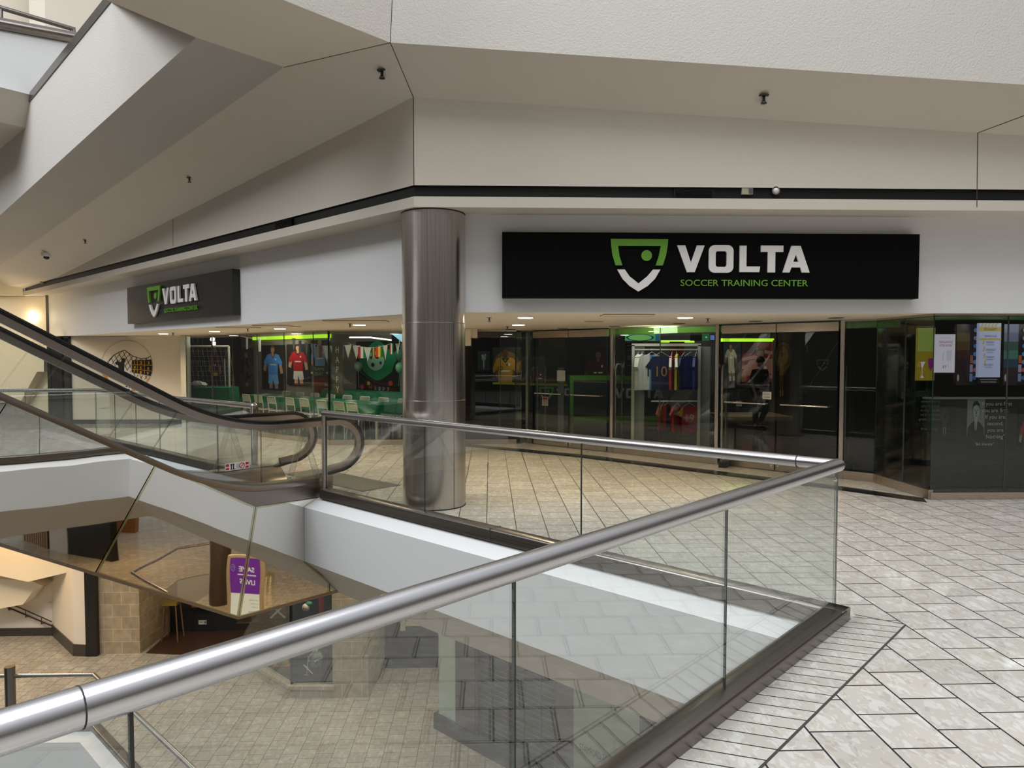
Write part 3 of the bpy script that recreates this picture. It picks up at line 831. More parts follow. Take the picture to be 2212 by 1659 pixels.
def double_door(name, label, xa, xm, xb):
    pa, pm, pb = onC(xa), onC(xm), onC(xb)
    r = sroot(name, label, 'door', pm)
    hd = .13
    mb = MB(); mb.obox(pa + nC * .03 + V(0, 0, GT - hd), pm - pa - dC * .006, -nC * .07, (0, 0, hd)); mb.obox(pm + dC * .006 + nC * .03 + V(0, 0, GT - hd), pb - pm - dC * .006, -nC * .07, (0, 0, hd))
    mb.build('transom', SILL, r)
    for a, b, sg in ((pa, pm, 1), (pm, pb, -1)):
        L = float(np.linalg.norm(b - a)) - .02
        leaf = MB().obox(a + dC * .01 + V(0, 0, .13), dC * L, -nC * .014, (0, 0, GT - hd - .14), 0, 1).build('leaf', [GLASSS, GLASSE], r)
        mb = MB(); mb.obox(a + dC * .01 + nC * .02 + V(0, 0, .012), dC * L, -nC * .055, (0, 0, .12)); mb.build('bottom_rail', SILL, leaf)
        h0 = a + dC * (L * .1) + V(0, 0, 1.02); h1 = a + dC * (L * .86) + V(0, 0, 1.02)
        if sg < 0: h0 = a + dC * (L * .12) + V(0, 0, 1.02); h1 = a + dC * (L * .88) + V(0, 0, 1.02)
        mb = MB(); mb.tube([h0 - nC * .0, h0 + nC * .07, h1 + nC * .07, h1 - nC * .0], .013, 10); mb.build('handle', CHROME, leaf, 40)
        k = b - dC * .05 if sg > 0 else a + dC * .05
        mb = MB(); mb.lathe([(.0, .0), (.022, .0), (.022, .012), (.012, .018), (0, .018)], k + nC * .02 + V(0, 0, .07), 14, 0, nC); mb.build('lock', CHROME, leaf, 40)
    return r


d1 = double_door('door_1', 'left pair of frameless glass shop doors', 1153, 1229, 1312)
d2_ = double_door('door_2', 'right pair of frameless glass shop doors with a member sticker', 1560, 1677, 1811)
# dark shop front at the far left beyond the mural wall
mb = MB(); xq0, xq1 = on_y(106, 800, YW)[0], xw0
r = sroot('window_8', 'dark narrow shop front left of the mural wall', 'window', ((xq0 + xq1) / 2, YW, 0))
for a, b in ((0, .38), (.39, .7), (.71, .985)):
    MB().obox((xq0 + (xq1 - xq0) * a, YW + .02, .05), ((xq1 - xq0) * (b - a), 0, 0), (0, .012, 0), (0, 0, GT - .05)).build('pane', GLASST, r)
mb = MB(); mb.obox((xw0 - .04, YW - .03, 0), (.05, 0, 0), (0, .1, 0), (0, 0, SOF)); mb.obox((xq0, YW - .02, 0), (.05, 0, 0), (0, .1, 0), (0, 0, SOF)); mb.obox((xq0 + .06, YW - .01, 0), (.27, 0, 0), (0, .1, 0), (0, 0, GT)); mb.build('frame', PLASTK, r)
mb = MB(); mb.obox((xq0, YW + .5, 0), (xq1 - xq0, 0, 0), (0, .05, 0), (0, 0, GT)); mb.build('back_panel', mat('dim_panel', (.10, .10, .085), .5), r)

# ================================================================== RAILINGS
def railing(name, label, segs, height=1.035):
    """segs: list of dicts p0,p1,splits,steel,cap,endpost"""
    r = thing(name, label, 'railing', segs[0]['p1'])
    return r


def cap_prof():
    pr = [(-.072, -.03), (-.075, .05)]
    pr += [(-.055 + .02 * -math.cos(a) - .0, .07 + .022 * math.sin(a)) for a in (0.2, .8, 1.3)]
    pr += [(.055 + .02 * math.sin(a), .07 + .022 * math.cos(a)) for a in (.2, .8, 1.4)]
    return pr + [(.075, -.03)]


def panes(root, p0, p1, ts, z0=.06, z1=1.0):
    p0, p1 = V(*p0), V(*p1); d = p1 - p0; ln = np.linalg.norm(d); d /= ln; n = V(d[1], -d[0], 0)
    for a, b in zip(ts, ts[1:]):
        MB().obox(p0 + d * (a + .004) + n * .006 + V(0, 0, z0), d * (b - a - .008), -n * .012, (0, 0, z1 - z0), 0, 1).build('glass_panel', [GLASSR, GLASSE], root)
    for a in ts[1:-1]:
        MB().obox(p0 + d * (a - .0035) + n * .0055 + V(0, 0, z0), d * .007, -n * .011, (0, 0, z1 - z0)).build('panel_seal', SEAM, root)


HZ = 1.035
cz = lambda p, z: V(p[0], p[1], z)
Nn, Cc, Rr, Ll = edge(0, 0, -3.2, -17)
Pp = V((FS - 11.02) / 2, (FS + 11.02) / 2, 0); Qq = V((FS - 13.62) / 2, (FS + 13.62) / 2, 0)
rail = thing('glass_railing', 'steel and glass railing turning the corner of the void in the foreground', 'railing', Cc)
dn = V(s2, s2, 0); df = V(-s2, s2, 0)
mb = MB(); mb.tube([cz(Nn, HZ), cz(Cc, HZ) + dn * .0], .043, 24)
mb.lathe([(.043, 0), (.041, .014), (.03, .03), (.0, .036)], cz(Cc, HZ), 24, 0, dn); hN_ = mb.build('handrail', STEELN, rail, 40)
hF_ = MB().tube([cz(Cc, HZ), cz(Pp, HZ), ], .039, 24).build('handrail', STEELF, rail, 40)
for px, pt, n_, st in ((172, Cc, V(1, -1, 0), dn), (1723, Cc, V(1, 1, 0), df)):
    q = on(px, 1000 if px > 1000 else 1490, pt, n_); q[2] = HZ
    MB().lathe([(.0435, -.0015), (.0442, -.0015), (.0442, .0015), (.0435, .0015)], q, 24, 0, st).build('rail_joint', SEAM, hN_ if px < 1000 else hF_)
lnN = float(np.linalg.norm(Cc - Nn)); lnF = float(np.linalg.norm(Pp - Cc))
tN = [float(np.dot(on(x, 1300, Cc, V(1, -1, 0))[:2] - Nn[:2], dn[:2])) for x in (1110, 1567)]
panes(rail, Nn, Cc, [0.02, tN[0] - 2.4, tN[0] - 1.2] + tN + [lnN - .004])
tF = [float(np.dot(on(x, 1000, Cc, V(1, 1, 0))[:2] - Cc[:2], df[:2])) for x in (1256, 917)]
panes(rail, Cc, Pp, [0.012] + tF + [lnF - .04])
pr = cap_prof()
def cap_path(o, z): return None


def cap(root, pts, m):
    """bullnose base along a polyline of the void edge (mitred)"""
    R = []
    n = len(pts)
    for i in range(n):
        a = pts[i] - pts[i - 1] if i else pts[1] - pts[0]; b = pts[i + 1] - pts[i] if i < n - 1 else pts[-1] - pts[-2]
        a = a / np.linalg.norm(a); b = b / np.linalg.norm(b)
        na, nb = V(-a[1], a[0], 0), V(-b[1], b[0], 0); m_ = (na + nb); m_ = m_ / np.dot(m_, na)
        R.append([cz(pts[i] + m_ * o, z) for o, z in pr])
    MB().rings(R).build('base_cap', m, root, 50)


cap(rail, [Nn, Cc + dn * .0], BRONZE)
cap(rail, [Cc + df * -.07, Pp], BRONZEF)
MB().tube([cz(Pp, .06), cz(Pp, HZ)], .034, 20).build('end_post', STEELV, rail, 40)
MB().ball(cz(Pp, HZ), .039, 18).build('elbow', STEELX, rail, 40)
q = on(1838 - 20, 1036, Cc, V(1, -1, 0)); MB().lathe([(0, 0), (.014, 0), (.014, .01), (0, .012)], cz(Cc - dn * .07, .95) + V(s2, -s2, 0) * .006, 12, 0, V(s2, -s2, 0)).build('clip', CHROME, rail, 40)
q = on_sum(1070, 1140, FS); mb = MB(); mb.obox(cz(q, -.02) - V(s2, s2, 0) * .078, df * .004, V(s2, s2, 0) * .156, (0, 0, .114)); mb.build('cap_joint', SEAM, rail)

rail2 = thing('glass_railing', 'glass railing beyond the escalator at the left', 'railing', Qq)
MB().tube([cz(Qq, HZ), cz(Rr, HZ), cz(Ll, HZ)], .039, 20).build('handrail', STEELF, rail2, 40)
MB().tube([cz(Qq, .06), cz(Qq, HZ)], .05, 20).build('end_post', STEELV, rail2, 40)
MB().ball(cz(Qq, HZ), .051, 18).build('elbow', STEELX, rail2, 40)
lnQ = float(np.linalg.norm(Rr - Qq))
panes(rail2, Qq, Rr, [.05] + [.05 + (lnQ - .05) * k / 6 for k in range(1, 6)] + [lnQ])
lnL = float(np.linalg.norm(Ll - Rr)); panes(rail2, Rr, Ll, [0.01 + lnL * k / 6 for k in range(7)])
cap(rail2, [Qq, Rr, Ll], BRONZEF)

# lower level railings
rl = thing('glass_railing', 'glass railing round the lower floor opening at bottom left', 'railing', (-7.62, 13.62, LOW))
lq = [V(-13, 13.62, LOW), V(-7.62, 13.62, LOW), V(.2, 5.8, LOW)]
MB().tube([q + V(0, 0, 1.035) for q in lq], .04, 14).build('handrail', STEELF, rl, 40)
panes(rl, lq[0] , lq[1], [0.01 + 5.37 * k / 4 for k in range(5)], LOW + .05, LOW + 1.0)
panes(rl, lq[1], lq[2], [0.01 + 11.0 * k / 8 for k in range(9)], LOW + .05, LOW + 1.0)
prs = pr; pr = [(o, z + LOW) for o, z in prs]; cap(rl, lq, BRONZEF); pr = prs
qq = on(0, 1480, (0, 13.62, 0), (0, 1, 0))
MB().tube([V(-9.2, 13.62, LOW), V(-9.2, 13.62, LOW + 1.22)], .09, 18).build('post', BRONZE, rl, 40)

# ================================================================== ESCALATOR
CN, CF = -11.15, -13.42          # outer faces
HN, HF = -11.45, -13.12          # handrails
esc = thing('escalator', 'escalator coming down from the upper left with black handrails and mirror cladding', 'escalator', S(4.6, 0, -12.3))


def bez(a, b, c, n=10): return [((1 - t) ** 2 * a[0] + 2 * t * (1 - t) * b[0] + t * t * c[0], (1 - t) ** 2 * a[1] + 2 * t * (1 - t) * b[1] + t * t * c[1]) for t in [i / n for i in range(n + 1)]]


def hz(s): return 2.185 - .574 * (s - 1.5725)
def dz(s): return .893 - .574 * (s - 2.412)


S0 = -2.5
H_inc = [(S0, hz(S0)), (3.15, hz(3.15))]
sI = 1.5725 + (2.185 - .945) / .574
H_crv = bez((3.15, hz(3.15)), (sI, .945), (4.4, .945), 12)
H_lev = [(5.2, .945)]
arc = [(5.2 + .42 * math.sin(a), .585 + .36 * math.cos(a)) for a in [math.radians(q) for q in range(10, 181, 10)]]
H_path = H_inc[:1] + H_crv + H_lev + arc + [(5.05, .20), (4.93, .16)]
dI = 2.412 + (.893 - .20) / .574
D_crv = bez((2.95, dz(2.95)), (dI, .20), (4.2, .20), 12)
D_path = [(S0 - .35, dz(S0 - .35))] + D_crv + [(5.02, .20)]


def sweep(mb, path, c0, prof, m=0):
    R = []
    n = len(path)
    for i in range(n):
        a = np.array(path[max(0, i - 1)]); b = np.array(path[min(n - 1, i + 1)])
        t = (b - a) / np.linalg.norm(b - a); nn = (-t[1], t[0])
        R.append([S(path[i][0] + nn[0] * k, path[i][1] + nn[1] * k, c0 + l * R2) for l, k in prof])
    return mb.rings(R, m)


belt = [(-.036, -.034), (-.043, -.02), (-.043, .0), (-.034, .014), (.034, .014), (.043, .0), (.043, -.02), (.036, -.034)]
guide = [(-.024, -.105), (-.028, -.03), (.028, -.03), (.024, -.105)]
INNERM = mat('guide_steel', (.36, .31, .28), .3, 1.0)
for c0 in (HN, HF):
    o = sweep(MB(), H_path, c0, belt).build('handrail', RUBBER, esc, 50)
    sweep(MB(), H_path[:-1], c0, guide).build('handrail_guide', INNERM, esc, 50)
# glass balustrades
Hn = [np.array(H_inc[0])] + [np.array(q) for q in H_crv]
Dn = [np.array(D_path[0])] + [np.array(q) for q in D_crv]


def balu(c0, seams):
    sc = sorted(seams)
    # inclined panels
    def hp(s): return (s, hz(s) - .09)
    def dp(s): return (s - .35 + .0, dz(s - .35))
    cuts = [S0] + sc
    for a, b in zip(cuts, cuts[1:]):
        P = [hp(a + .004), hp(b - .004), dp(b - .004), dp(a + .004)]
        MB().prism([S(p[0], p[1], c0 + .006 * R2) for p in P], S(0, 0, -.012 * R2), 0, 1).build('glass_panel', [GLASSR, GLASSE], esc)
    a = cuts[-1] + .004
    top = [hp(a)] + [(p[0], p[1] - .085) for p in H_crv if p[0] > a + .05]
    bot = [dp(a)] + [(p[0], p[1]) for p in D_crv if p[0] > a - .3]
    cut = 4.15
    P = top + [(cut, .86)] + [(cut, .2)] + [p for p in bot[::-1] if p[0] < cut - .02]
    P = [p for p in P if p[0] <= cut + 1e-6]
    MB().prism([S(p[0], p[1], c0 + .006 * R2) for p in P], S(0, 0, -.012 * R2), 0, 1).build('glass_panel', [GLASSR, GLASSE], esc)
    P = [(cut + .01, .2), (cut + .01, .86), (5.2, .86)] + [(5.2 + .335 * math.sin(q), .585 + .275 * math.cos(q)) for q in [math.radians(w) for w in range(10, 181, 15)]] + [(5.05, .27), (4.95, .2)]
    MB().prism([S(p[0], p[1], c0 + .006 * R2) for p in P], S(0, 0, -.012 * R2), 0, 1).build('glass_panel', [GLASSR, GLASSE], esc)


sN = [S_ for S_ in []]
def s_on(px, py, c): p = on_dif(px, py, c); return (p[0] + p[1]) / R2


balu(HN, [s_on(145.7, 762, HN), s_on(386.7, 885.6, HN)])
balu(HF, [s_on(63, 765, HF), s_on(289, 873, HF)])
# decks, inner skirts, steps
deck_o = [(-.005, -.07), (-.005, .012), (.215, .012), (.215, -.05), (.20, -.07)]
sweep(MB(), D_path, HN, deck_o).build('deck', SKIRT, esc, 50)
sweep(MB(), D_path, HF, [(-l, k) for l, k in deck_o]).build('deck', SKIRT, esc, 50)
inner = [(-.015, .0), (-.10, -.03), (-.24, -.16), (-.24, -.34), (-.015, -.34)]
sweep(MB(), D_path, HN, inner).build('skirt', SKIRT, esc, 50)
sweep(MB(), D_path, HF, [(-l, k) for l, k in inner]).build('skirt', SKIRT, esc, 50)
mb = MB(); cw0, cw1 = HN - .24 * R2, HF + .24 * R2
s_ = S0
st = []
while s_ < 3.9:
    z_ = max(0.0, dz(s_) - .28); st.append((s_, z_)); s_ += .385
for (a, z_) in st:
    mb.prism([S(a, z_, cw0), S(a + .385, z_, cw0), S(a + .385, z_ - .24, cw0), S(a, z_ - .24, cw0)], S(0, 0, cw1 - cw0))
mb.build('steps', mat('step_grey', (.12, .12, .12), .4, .6), esc)
mb = MB(); mb.obox(S(4.2, .0, cw0), S(1.1, 0, 0), S(0, 0, cw1 - cw0), (0, 0, .008)); mb.build('comb_plate', mat('comb_plate', (.20, .20, .19), .45, .5), esc)
mb = MB(); mb.obox(S(5.3, .0, CN + .35), S(.62, 0, 0), S(0, 0, CF - CN - .6), (0, 0, .006)); mb.build('landing_plate', mat('landing_plate', (.10, .105, .10), .5, .3), esc)
# stainless landing skirt on both sides
kt, kb = (3.97, -.027), (3.74, -1.29)
Tz = lambda s: kt[1] - .578 * (s - kt[0]); Bz = lambda s: kb[1] - .578 * (s - kb[0])
sk = [(p[0], p[1] - .06) for p in D_crv if p[0] > 2.9] + [(5.0, .15), (5.0, .0), (4.86, .0), (4.86, -.03), kt]
sk = [(2.85, Tz(2.85))] + sk
for c0, sg in ((CN, -1), (CF, 1)):
    MB().prism([S(p[0], p[1], c0) for p in sk], S(0, 0, sg * .02)).build('landing_skirt', SKIRT, esc)
    MB().obox(S(4.86, 0, c0), S(.16, 0, 0), S(0, 0, sg * .3), (0, 0, .16)).build('newel_base', SKIRT, esc)
# mirror cladding: panels square to the slope, then a level panel
seam_s = [s_on(205, 1240, CN), s_on(0, 1017, CN)]
un = (.5005, .866)
def up_of(sb):
    """top point square above bottom point sb"""
    z0 = Bz(sb); k = (Tz(sb) - z0) * .866
    return (sb + k * .5, z0 + k * .866)


sbs = [-3.2, -1.9, -.62, .64] + [seam_s[0]] if False else None
b1s = seam_s[0]; stp = 1.28
cuts = [b1s - 4 * stp, b1s - 3 * stp, b1s - 2 * stp, b1s - stp, b1s]
for c0, sg in ((CN, -1), (CF, 1)):
    allp = []
    for a, b in zip(cuts, cuts[1:]):
        a_, b_ = a + .004, b - .004
        allp.append([(a_, Bz(a_)), (b_, Bz(b_)), up_of(b_), up_of(a_)])
    a_ = b1s + .004
    allp.append([(a_, Bz(a_)), (kb[0] - .003, kb[1]), (kt[0] - .003, kt[1]), up_of(a_)])
    allp.append([(kb[0] + .003, kb[1]), (4.95, -1.30), (4.95, -1.15), (4.62, -.82), (4.62, -.13), (4.80, -.04), (kt[0] + .003, kt[1])])
    allp.append([(4.957, -1.30), (5.09, -1.30), (4.957, -1.165)])
    for i, P in enumerate(allp):
        pan = MB().prism([S(p[0], p[1], c0) for p in P], S(0, 0, sg * .015)).build('mirror_panel', MIRROR, esc)
        if sg < 0 and i >= 4:
            # tarnished margin of the old panel
            cen = np.mean(np.array(P), 0); mb = MB(); n_ = len(P)
            def ins(d):
                out = []
                for k in range(n_):
                    p, q, w = np.array(P[k - 1]), np.array(P[k]), np.array(P[(k + 1) % n_])
                    e1 = (q - p) / np.linalg.norm(q - p); e2 = (w - q) / np.linalg.norm(w - q)
                    n1, n2_ = V(-e1[1], e1[0]), V(-e2[1], e2[0]); m_ = n1 + n2_; m_ = m_ / max(.35, np.dot(m_, n1))
                    out.append(q + m_ * d)
                return out
            ins_ = ins(.022 if i < 6 else .018)
            for k in range(n_):
                j = (k + 1) % n_
                mb.poly([S(*P[k], c0 + .002), S(*P[j], c0 + .002), S(*ins_[j], c0 + .002), S(*ins_[k], c0 + .002)])
            mb.build('tarnish', MIRRORY, pan)
bt = [(cuts[0], Bz(cuts[0])), kb, (5.09, -1.30)]
for c0 in (CN, CF):
    sweep(MB(), bt, c0, [(-.02, -.02), (-.02, .012), (.008, .012), (.008, -.02)]).build('bottom_trim', INNERM, esc)
mb = MB(); mb.poly([S(bt[0][0], bt[0][1] - .005, CN), S(bt[1][0], bt[1][1] - .005, CN), S(bt[1][0], bt[1][1] - .005, CF), S(bt[0][0], bt[0][1] - .005, CF)])
mb.poly([S(bt[1][0], bt[1][1] - .005, CN), S(bt[2][0], bt[2][1] - .005, CN), S(bt[2][0], bt[2][1] - .005, CF), S(bt[1][0], bt[1][1] - .005, CF)])
mb.build('underside', MIRROR, esc)
# safety sticker on the landing skirt
def esk(px, py, c): return on_dif(px, py, c)


st_o = on_dif(486, 1018, CN + .01); stx = on_dif(538, 1011, CN + .01)
f = MB(); d_ = (stx - st_o); upv = V(0, 0, .085)
q0 = S(0, 0, .004)
f.obox(st_o + q0, d_, S(0, 0, .004), upv)
sticker = f.build('safety_sticker', mat('sticker_white', (.78, .76, .74), .4), esc)
mb = MB()
for a, b in ((.02, .16), (.84, .98)):
    mb.obox(st_o + d_ * a + upv * .1 + S(0, 0, .0085), d_ * (b - a), S(0, 0, .001), upv * .3); mb.obox(st_o + d_ * a + upv * .55 + S(0, 0, .0085), d_ * (b - a), S(0, 0, .001), upv * .35)
ring = [st_o + d_ * (.70 + .1 * math.cos(q)) + upv * (.5 + .38 * math.sin(q)) + S(0, 0, .010) for q in [k * math.pi / 8 for k in range(16)]]
mb.tube(ring, .004, 5, 0, True); mb.tube([ring[2], ring[10]], .004, 5)
mb.build('sticker_print', mat('sticker_red', (.45, .02, .03), .4), sticker)
mb = MB()
for a in (.25, .34): mb.ball(st_o + d_ * a + upv * .78 + S(0, 0, .010), .011, 8); mb.obox(st_o + d_ * (a - .02) + upv * .2 + S(0, 0, .0085), d_ * .04, S(0, 0, .001), upv * .45)
mb.obox(st_o + d_ * .2 + upv * .12 + S(0, 0, .0085), d_ * .22, S(0, 0, .001), upv * .08)
for k in range(5): mb.obox(st_o + d_ * (.46 + .03 * k) + upv * .15 + S(0, 0, .0085), d_ * .008, S(0, 0, .001), upv * .7)
mb.build('sticker_figures', BLACK, sticker)
# clear acrylic guards by the landing
ACR = glass('acrylic', (.93, .94, .93))
for s_a, c_a, lb in ((4.62, CN - .05, 'clear acrylic guard plate standing beside the near newel of the escalator'), (4.40, CF + .05, 'clear acrylic guard plate beside the far newel of the escalator')):
    g = thing('acrylic_guard', lb, 'guard', S(s_a, .0, c_a))
    for sg in (-1, 1):
        P = [S(s_a + sg * .16, .2, c_a), S(s_a + sg * .24, .2, c_a), S(s_a + sg * .04, .82, c_a), S(s_a - sg * .03, .82, c_a)]
        MB().prism(P, S(0, 0, .012), 0, 1).build('plate', [ACR, mat('acrylic_edge', (.30, .31, .28), .2)], g)
        MB().lathe([(0, 0), (.012, 0), (.012, .01), (0, .012)], S(s_a + sg * .19, .25, c_a), 10, 0, V(s2, -s2, 0)).build('knob', CHROME, g, 40)

# ================================================================== STEEL COLUMN
col = thing('steel_column', 'tall round column clad in brushed steel in front of the shop corner', 'column', (CX, CY, 0))
z1, z2 = on_y(933, 696, CY - CR)[2], on_y(933, 867, CY - CR)[2]
for a, b in ((0.0, z2), (z2, z1), (z1, zs)):
    MB().lathe([(CR - .004, a), (CR, a + .003), (CR, b - .003), (CR - .004, b)], (CX, CY, 0), 64).build('shaft', STEELV, col, 30)
mb = MB()
an = math.radians(-90 + 42); mb.obox((CX + (CR - .001) * math.cos(an), CY + (CR - .001) * math.sin(an), .01), (.004, 0, 0), (0, -.004, 0), (0, 0, z1)); mb.build('seam', SEAM, col)
mb = MB(); mb.lathe([(CR + .001, 0), (CR + .004, 0), (CR + .004, .012), (CR + .001, .012)], (CX, CY, 0), 48); mb.build('base_ring', BLACK, col)
mb = MB(); mb.lathe([(CR + .001, zs - .012), (CR + .006, zs - .012), (CR + .006, zs), (CR + .001, zs)], (CX, CY, 0), 48); mb.build('top_ring', BLACK, col)

# ================================================================== SIGNS
def logo_polys():
    g = [(497, 70), (733, 70), (731, 98), (725, 135), (712, 177), (683, 177), (695, 140), (703, 98), (527, 98), (533, 140), (545, 177), (517, 177), (504, 135), (499, 98)]
    w = [(524, 194), (555, 194), (575, 222), (612, 251), (648, 222), (672, 194), (702, 194), (680, 232), (650, 261), (612, 284), (575, 261), (546, 232)]
    ball = circ(645, 137, 22, 22, 24)
    return g, w, ball


def volta_polys():
    Vv = [(771, 95), (804, 95), (828, 166), (852, 95), (884, 95), (844, 204), (812, 204)]
    Ll_ = [(1030, 95), (1058, 95), (1058, 180), (1115, 180), (1112, 203), (1030, 203)]
    Tt = [(1118, 94), (1211, 94), (1211, 120), (1178, 120), (1178, 204), (1147, 204), (1147, 120), (1118, 120)]
    Aa_ = [(1245, 95), (1264, 95), (1264, 130), (1253, 160), (1264, 160), (1264, 183), (1246, 183), (1238, 204), (1210, 204)]
    Ab_ = [(1283, 95), (1264, 95), (1264, 130), (1275, 160), (1264, 160), (1264, 183), (1283, 183), (1290, 204), (1322, 204)]
    def rr(x0, y0, x1, y1, r):
        out = []
        for cx, cy, a in ((x1 - r, y0 + r, -90), (x1 - r, y1 - r, 0), (x0 + r, y1 - r, 90), (x0 + r, y0 + r, 180)):
            out += [(cx + r * math.cos(math.radians(a + k * 18)), cy + r * math.sin(math.radians(a + k * 18))) for k in range(6)]
        return out
    return [Vv, Ll_, Tt, Aa_, Ab_], rr(902, 93, 1004, 206, 24), rr(930, 118, 976, 182, 9)


def volta_sign(o, ux, uy, nrm, sc, root, depth=.02, lift=.0, sub=True, gm=GREEN, wm=LETTER, emblem=True, word=True, subh=None):
    """o: point of logo-space origin (497,70); ux,uy: unit vectors of logo x / logo y; sc metres per logo unit"""
    f = lambda a, b, k=0: np.array(o) + np.array(ux) * (a - 497) * sc + np.array(uy) * (b - 70) * sc + np.array(nrm) * (lift + k)
    g, w, ball = logo_polys()
    if emblem:
        MB().prism([f(*p) for p in g], np.array(nrm) * depth).build('emblem_frame', gm, root)
        MB().prism([f(*p) for p in ball], np.array(nrm) * depth).build('emblem_ball', gm, root)
        MB().prism([f(*p) for p in w], np.array(nrm) * depth).build('emblem_chevron', wm, root)
    if word:
        L, oo, oi = volta_polys()
        mb = MB()
        if word == 'VO': L = [L[0]]
        for p in L[:3]: mb.prism([f(*q) for q in p], np.array(nrm) * depth)
        for p in L[3:]: mb.prism([f(*q) for q in p], np.array(nrm) * depth)
        n_ = len(oo)
        R = [[f(*oo[k]), f(*oi[k]), f(*oi[k], depth), f(*oo[k], depth)] for k in range(n_)]
        mb.rings(R, 0, True)
        mb.build('letters', wm, root)
    if sub:
        mb = MB(); mb.text('SOCCER TRAINING CENTER', f(787, 260), ux, -np.array(uy), h=27 * sc, w=530 * sc, depth=depth * .6); mb.build('small_letters', gm, root)


s0 = on_y(1085, 643, 8.2); s1 = on_y(1984, 643, 8.2); s2_ = on_y(1085, 501, 8.2)
sw_, sh_ = s1[0] - s0[0], s2_[2] - s0[2]
sg = thing('shop_sign', 'long black shop sign with shield emblem and white word on the right wall', 'sign', (s0[0] + sw_ / 2, CY, s0[2]))
MB().obox((s0[0], 8.2, s0[2]), (sw_, 0, 0), (0, .137, 0), (0, 0, sh_)).build('panel', SIGNK, sg)
o = on_y(1060 + 497 / 1.92, 480 + 70 / 1.92, 8.2); ex = on_y(1060 + 1322 / 1.92, 480 + 70 / 1.92, 8.2)
sc_ = (ex[0] - o[0]) / (1322 - 497)
volta_sign(o, V(1, 0, 0), V(0, 0, -1), V(0, -1, 0), sc_, sg)
SL = SW - .19
l0 = on_sum(276, 698, SL); l1 = on_sum(503, 680, SL); lt = on_sum(503, 580, SL)
dl = l1 - l0; dl[2] = 0; wl = np.linalg.norm(dl); dl /= wl; hl = lt[2] - l1[2]; zl = l1[2]
nl = V(-s2, -s2, 0)
sg2 = thing('shop_sign', 'shorter looking dark shop sign on the angled wall left of the column', 'sign', cz((l0 + l1) / 2, zl))
MB().obox(cz(l0, zl), dl * wl, -nl * .133, (0, 0, hl)).build('panel', mat('sign_dark', (.022, .019, .017), .32), sg2)
k_ = wl / sw_
volta_sign(cz(l0, zl) + dl * (o[0] - s0[0]) * k_ + V(0, 0, (o[2] - s0[2]) * (hl / sh_)), dl, V(0, 0, -1), nl, sc_ * k_, sg2, depth=.03, lift=.015)
print('sign widths', sw_, wl, sh_, hl)

# ================================================================== CEILING FITTINGS
LAMP = mat('lamp_disc', (1, 1, 1), .5, emit=(1.0, .93, .80), es=40.0)
LAMPW = mat('lamp_disc_warm', (1, 1, 1), .5, emit=(1.0, .86, .62), es=14.0)
TRIMR = mat('lamp_trim', (.62, .56, .46), .4)
DARKG = mat('grille_dark', (.03, .028, .025), .6)
lab = ['lit round downlight in the soffit nearest the mural wall', 'lit round downlight in the soffit over the left end of the angled window', 'lit round downlight in the soffit over the white party chairs',
       'lit round downlight in the soffit just left of the steel column', 'lit round downlight in the soffit just right of the steel column', 'lit round downlight behind the one right of the steel column', 'lit round downlight in the soffit below the white word of the big sign']


def downlight(px, py, label, r=.10, power=150, zz=SOF, col=(1.0, .77, .46)):
    p = at_z(px, py, zz); p[2] = zz
    t = thing('downlight', label, 'ceiling light', p, 0, 'downlights in the walkway soffit')
    MB().lathe([(r * .8, -.004), (r * 1.25, -.004), (r * 1.25, .0), (r * .8, .0)], p, 28).build('trim_ring', TRIMR, t)
    MB().lathe([(0, -.007), (r, -.006), (r, .0), (0, .0)], p, 28).build('lamp', LAMP, t)
    l = bpy.data.lights.new('downlight_beam', 'SPOT'); l.energy = power; l.color = col; l.spot_size = math.radians(150); l.spot_blend = .8; l.shadow_soft_size = .09
    o = bpy.data.objects.new('downlight_beam', l); C.objects.link(o); o.parent = t; o.location = (0, 0, -.03)
    return t


for (px, py), lb in zip(((353, 721), (463.5, 715.7), (604.5, 710), (776, 701.6), (1135, 686), (1120, 701.5), (1480, 686)), lab):
    downlight(px, py, lb)
for (px, py), lb, r in (((1283, 694), 'flat beige round speaker grille in the soffit above the left glass doors', .15), ((637, 704.8), 'flat beige round speaker grille in the soffit left of the column', .12)):
    p = at_z(px, py, SOF); MB().lathe([(0, -.008), (r * .92, -.008), (r, -.003), (r, 0), (0, 0)], p, 32)
    o = MB().lathe([(0, -.008), (r * .92, -.008), (r, -.003), (r, 0), (0, 0)], V(p[0], p[1], SOF), 32).build('speaker_grille', mat('speaker_beige', (.42, .33, .23), .6), None, 40)
    tag(o, lb, 'speaker', 'speakers in the walkway soffit')
for (px, py), lb in (((1328, 704.5), 'unlit dark recessed light above the post left of the shirt rack'), ((1216, 709.5), 'unlit dark recessed light above the left door handle'), ((1467, 699), 'unlit dark recessed light above the right end of the shirt rack'), ((1632, 693.5), 'unlit dark recessed light above the right glass doors'), ((1103, 711.5), 'unlit dark recessed light close to the glass right of the column'), ((1806, 686.5), 'unlit dark recessed light at the right end of the soffit')):
    p = at_z(px, py, SOF); o = MB().lathe([(0, -.004), (.085, -.006), (.10, -.004), (.10, 0), (0, 0)], V(p[0], p[1], SOF), 24).build('recessed_light', DARKG, None, 40)
    tag(o, lb, 'ceiling light', 'unlit recessed lights in the soffit')
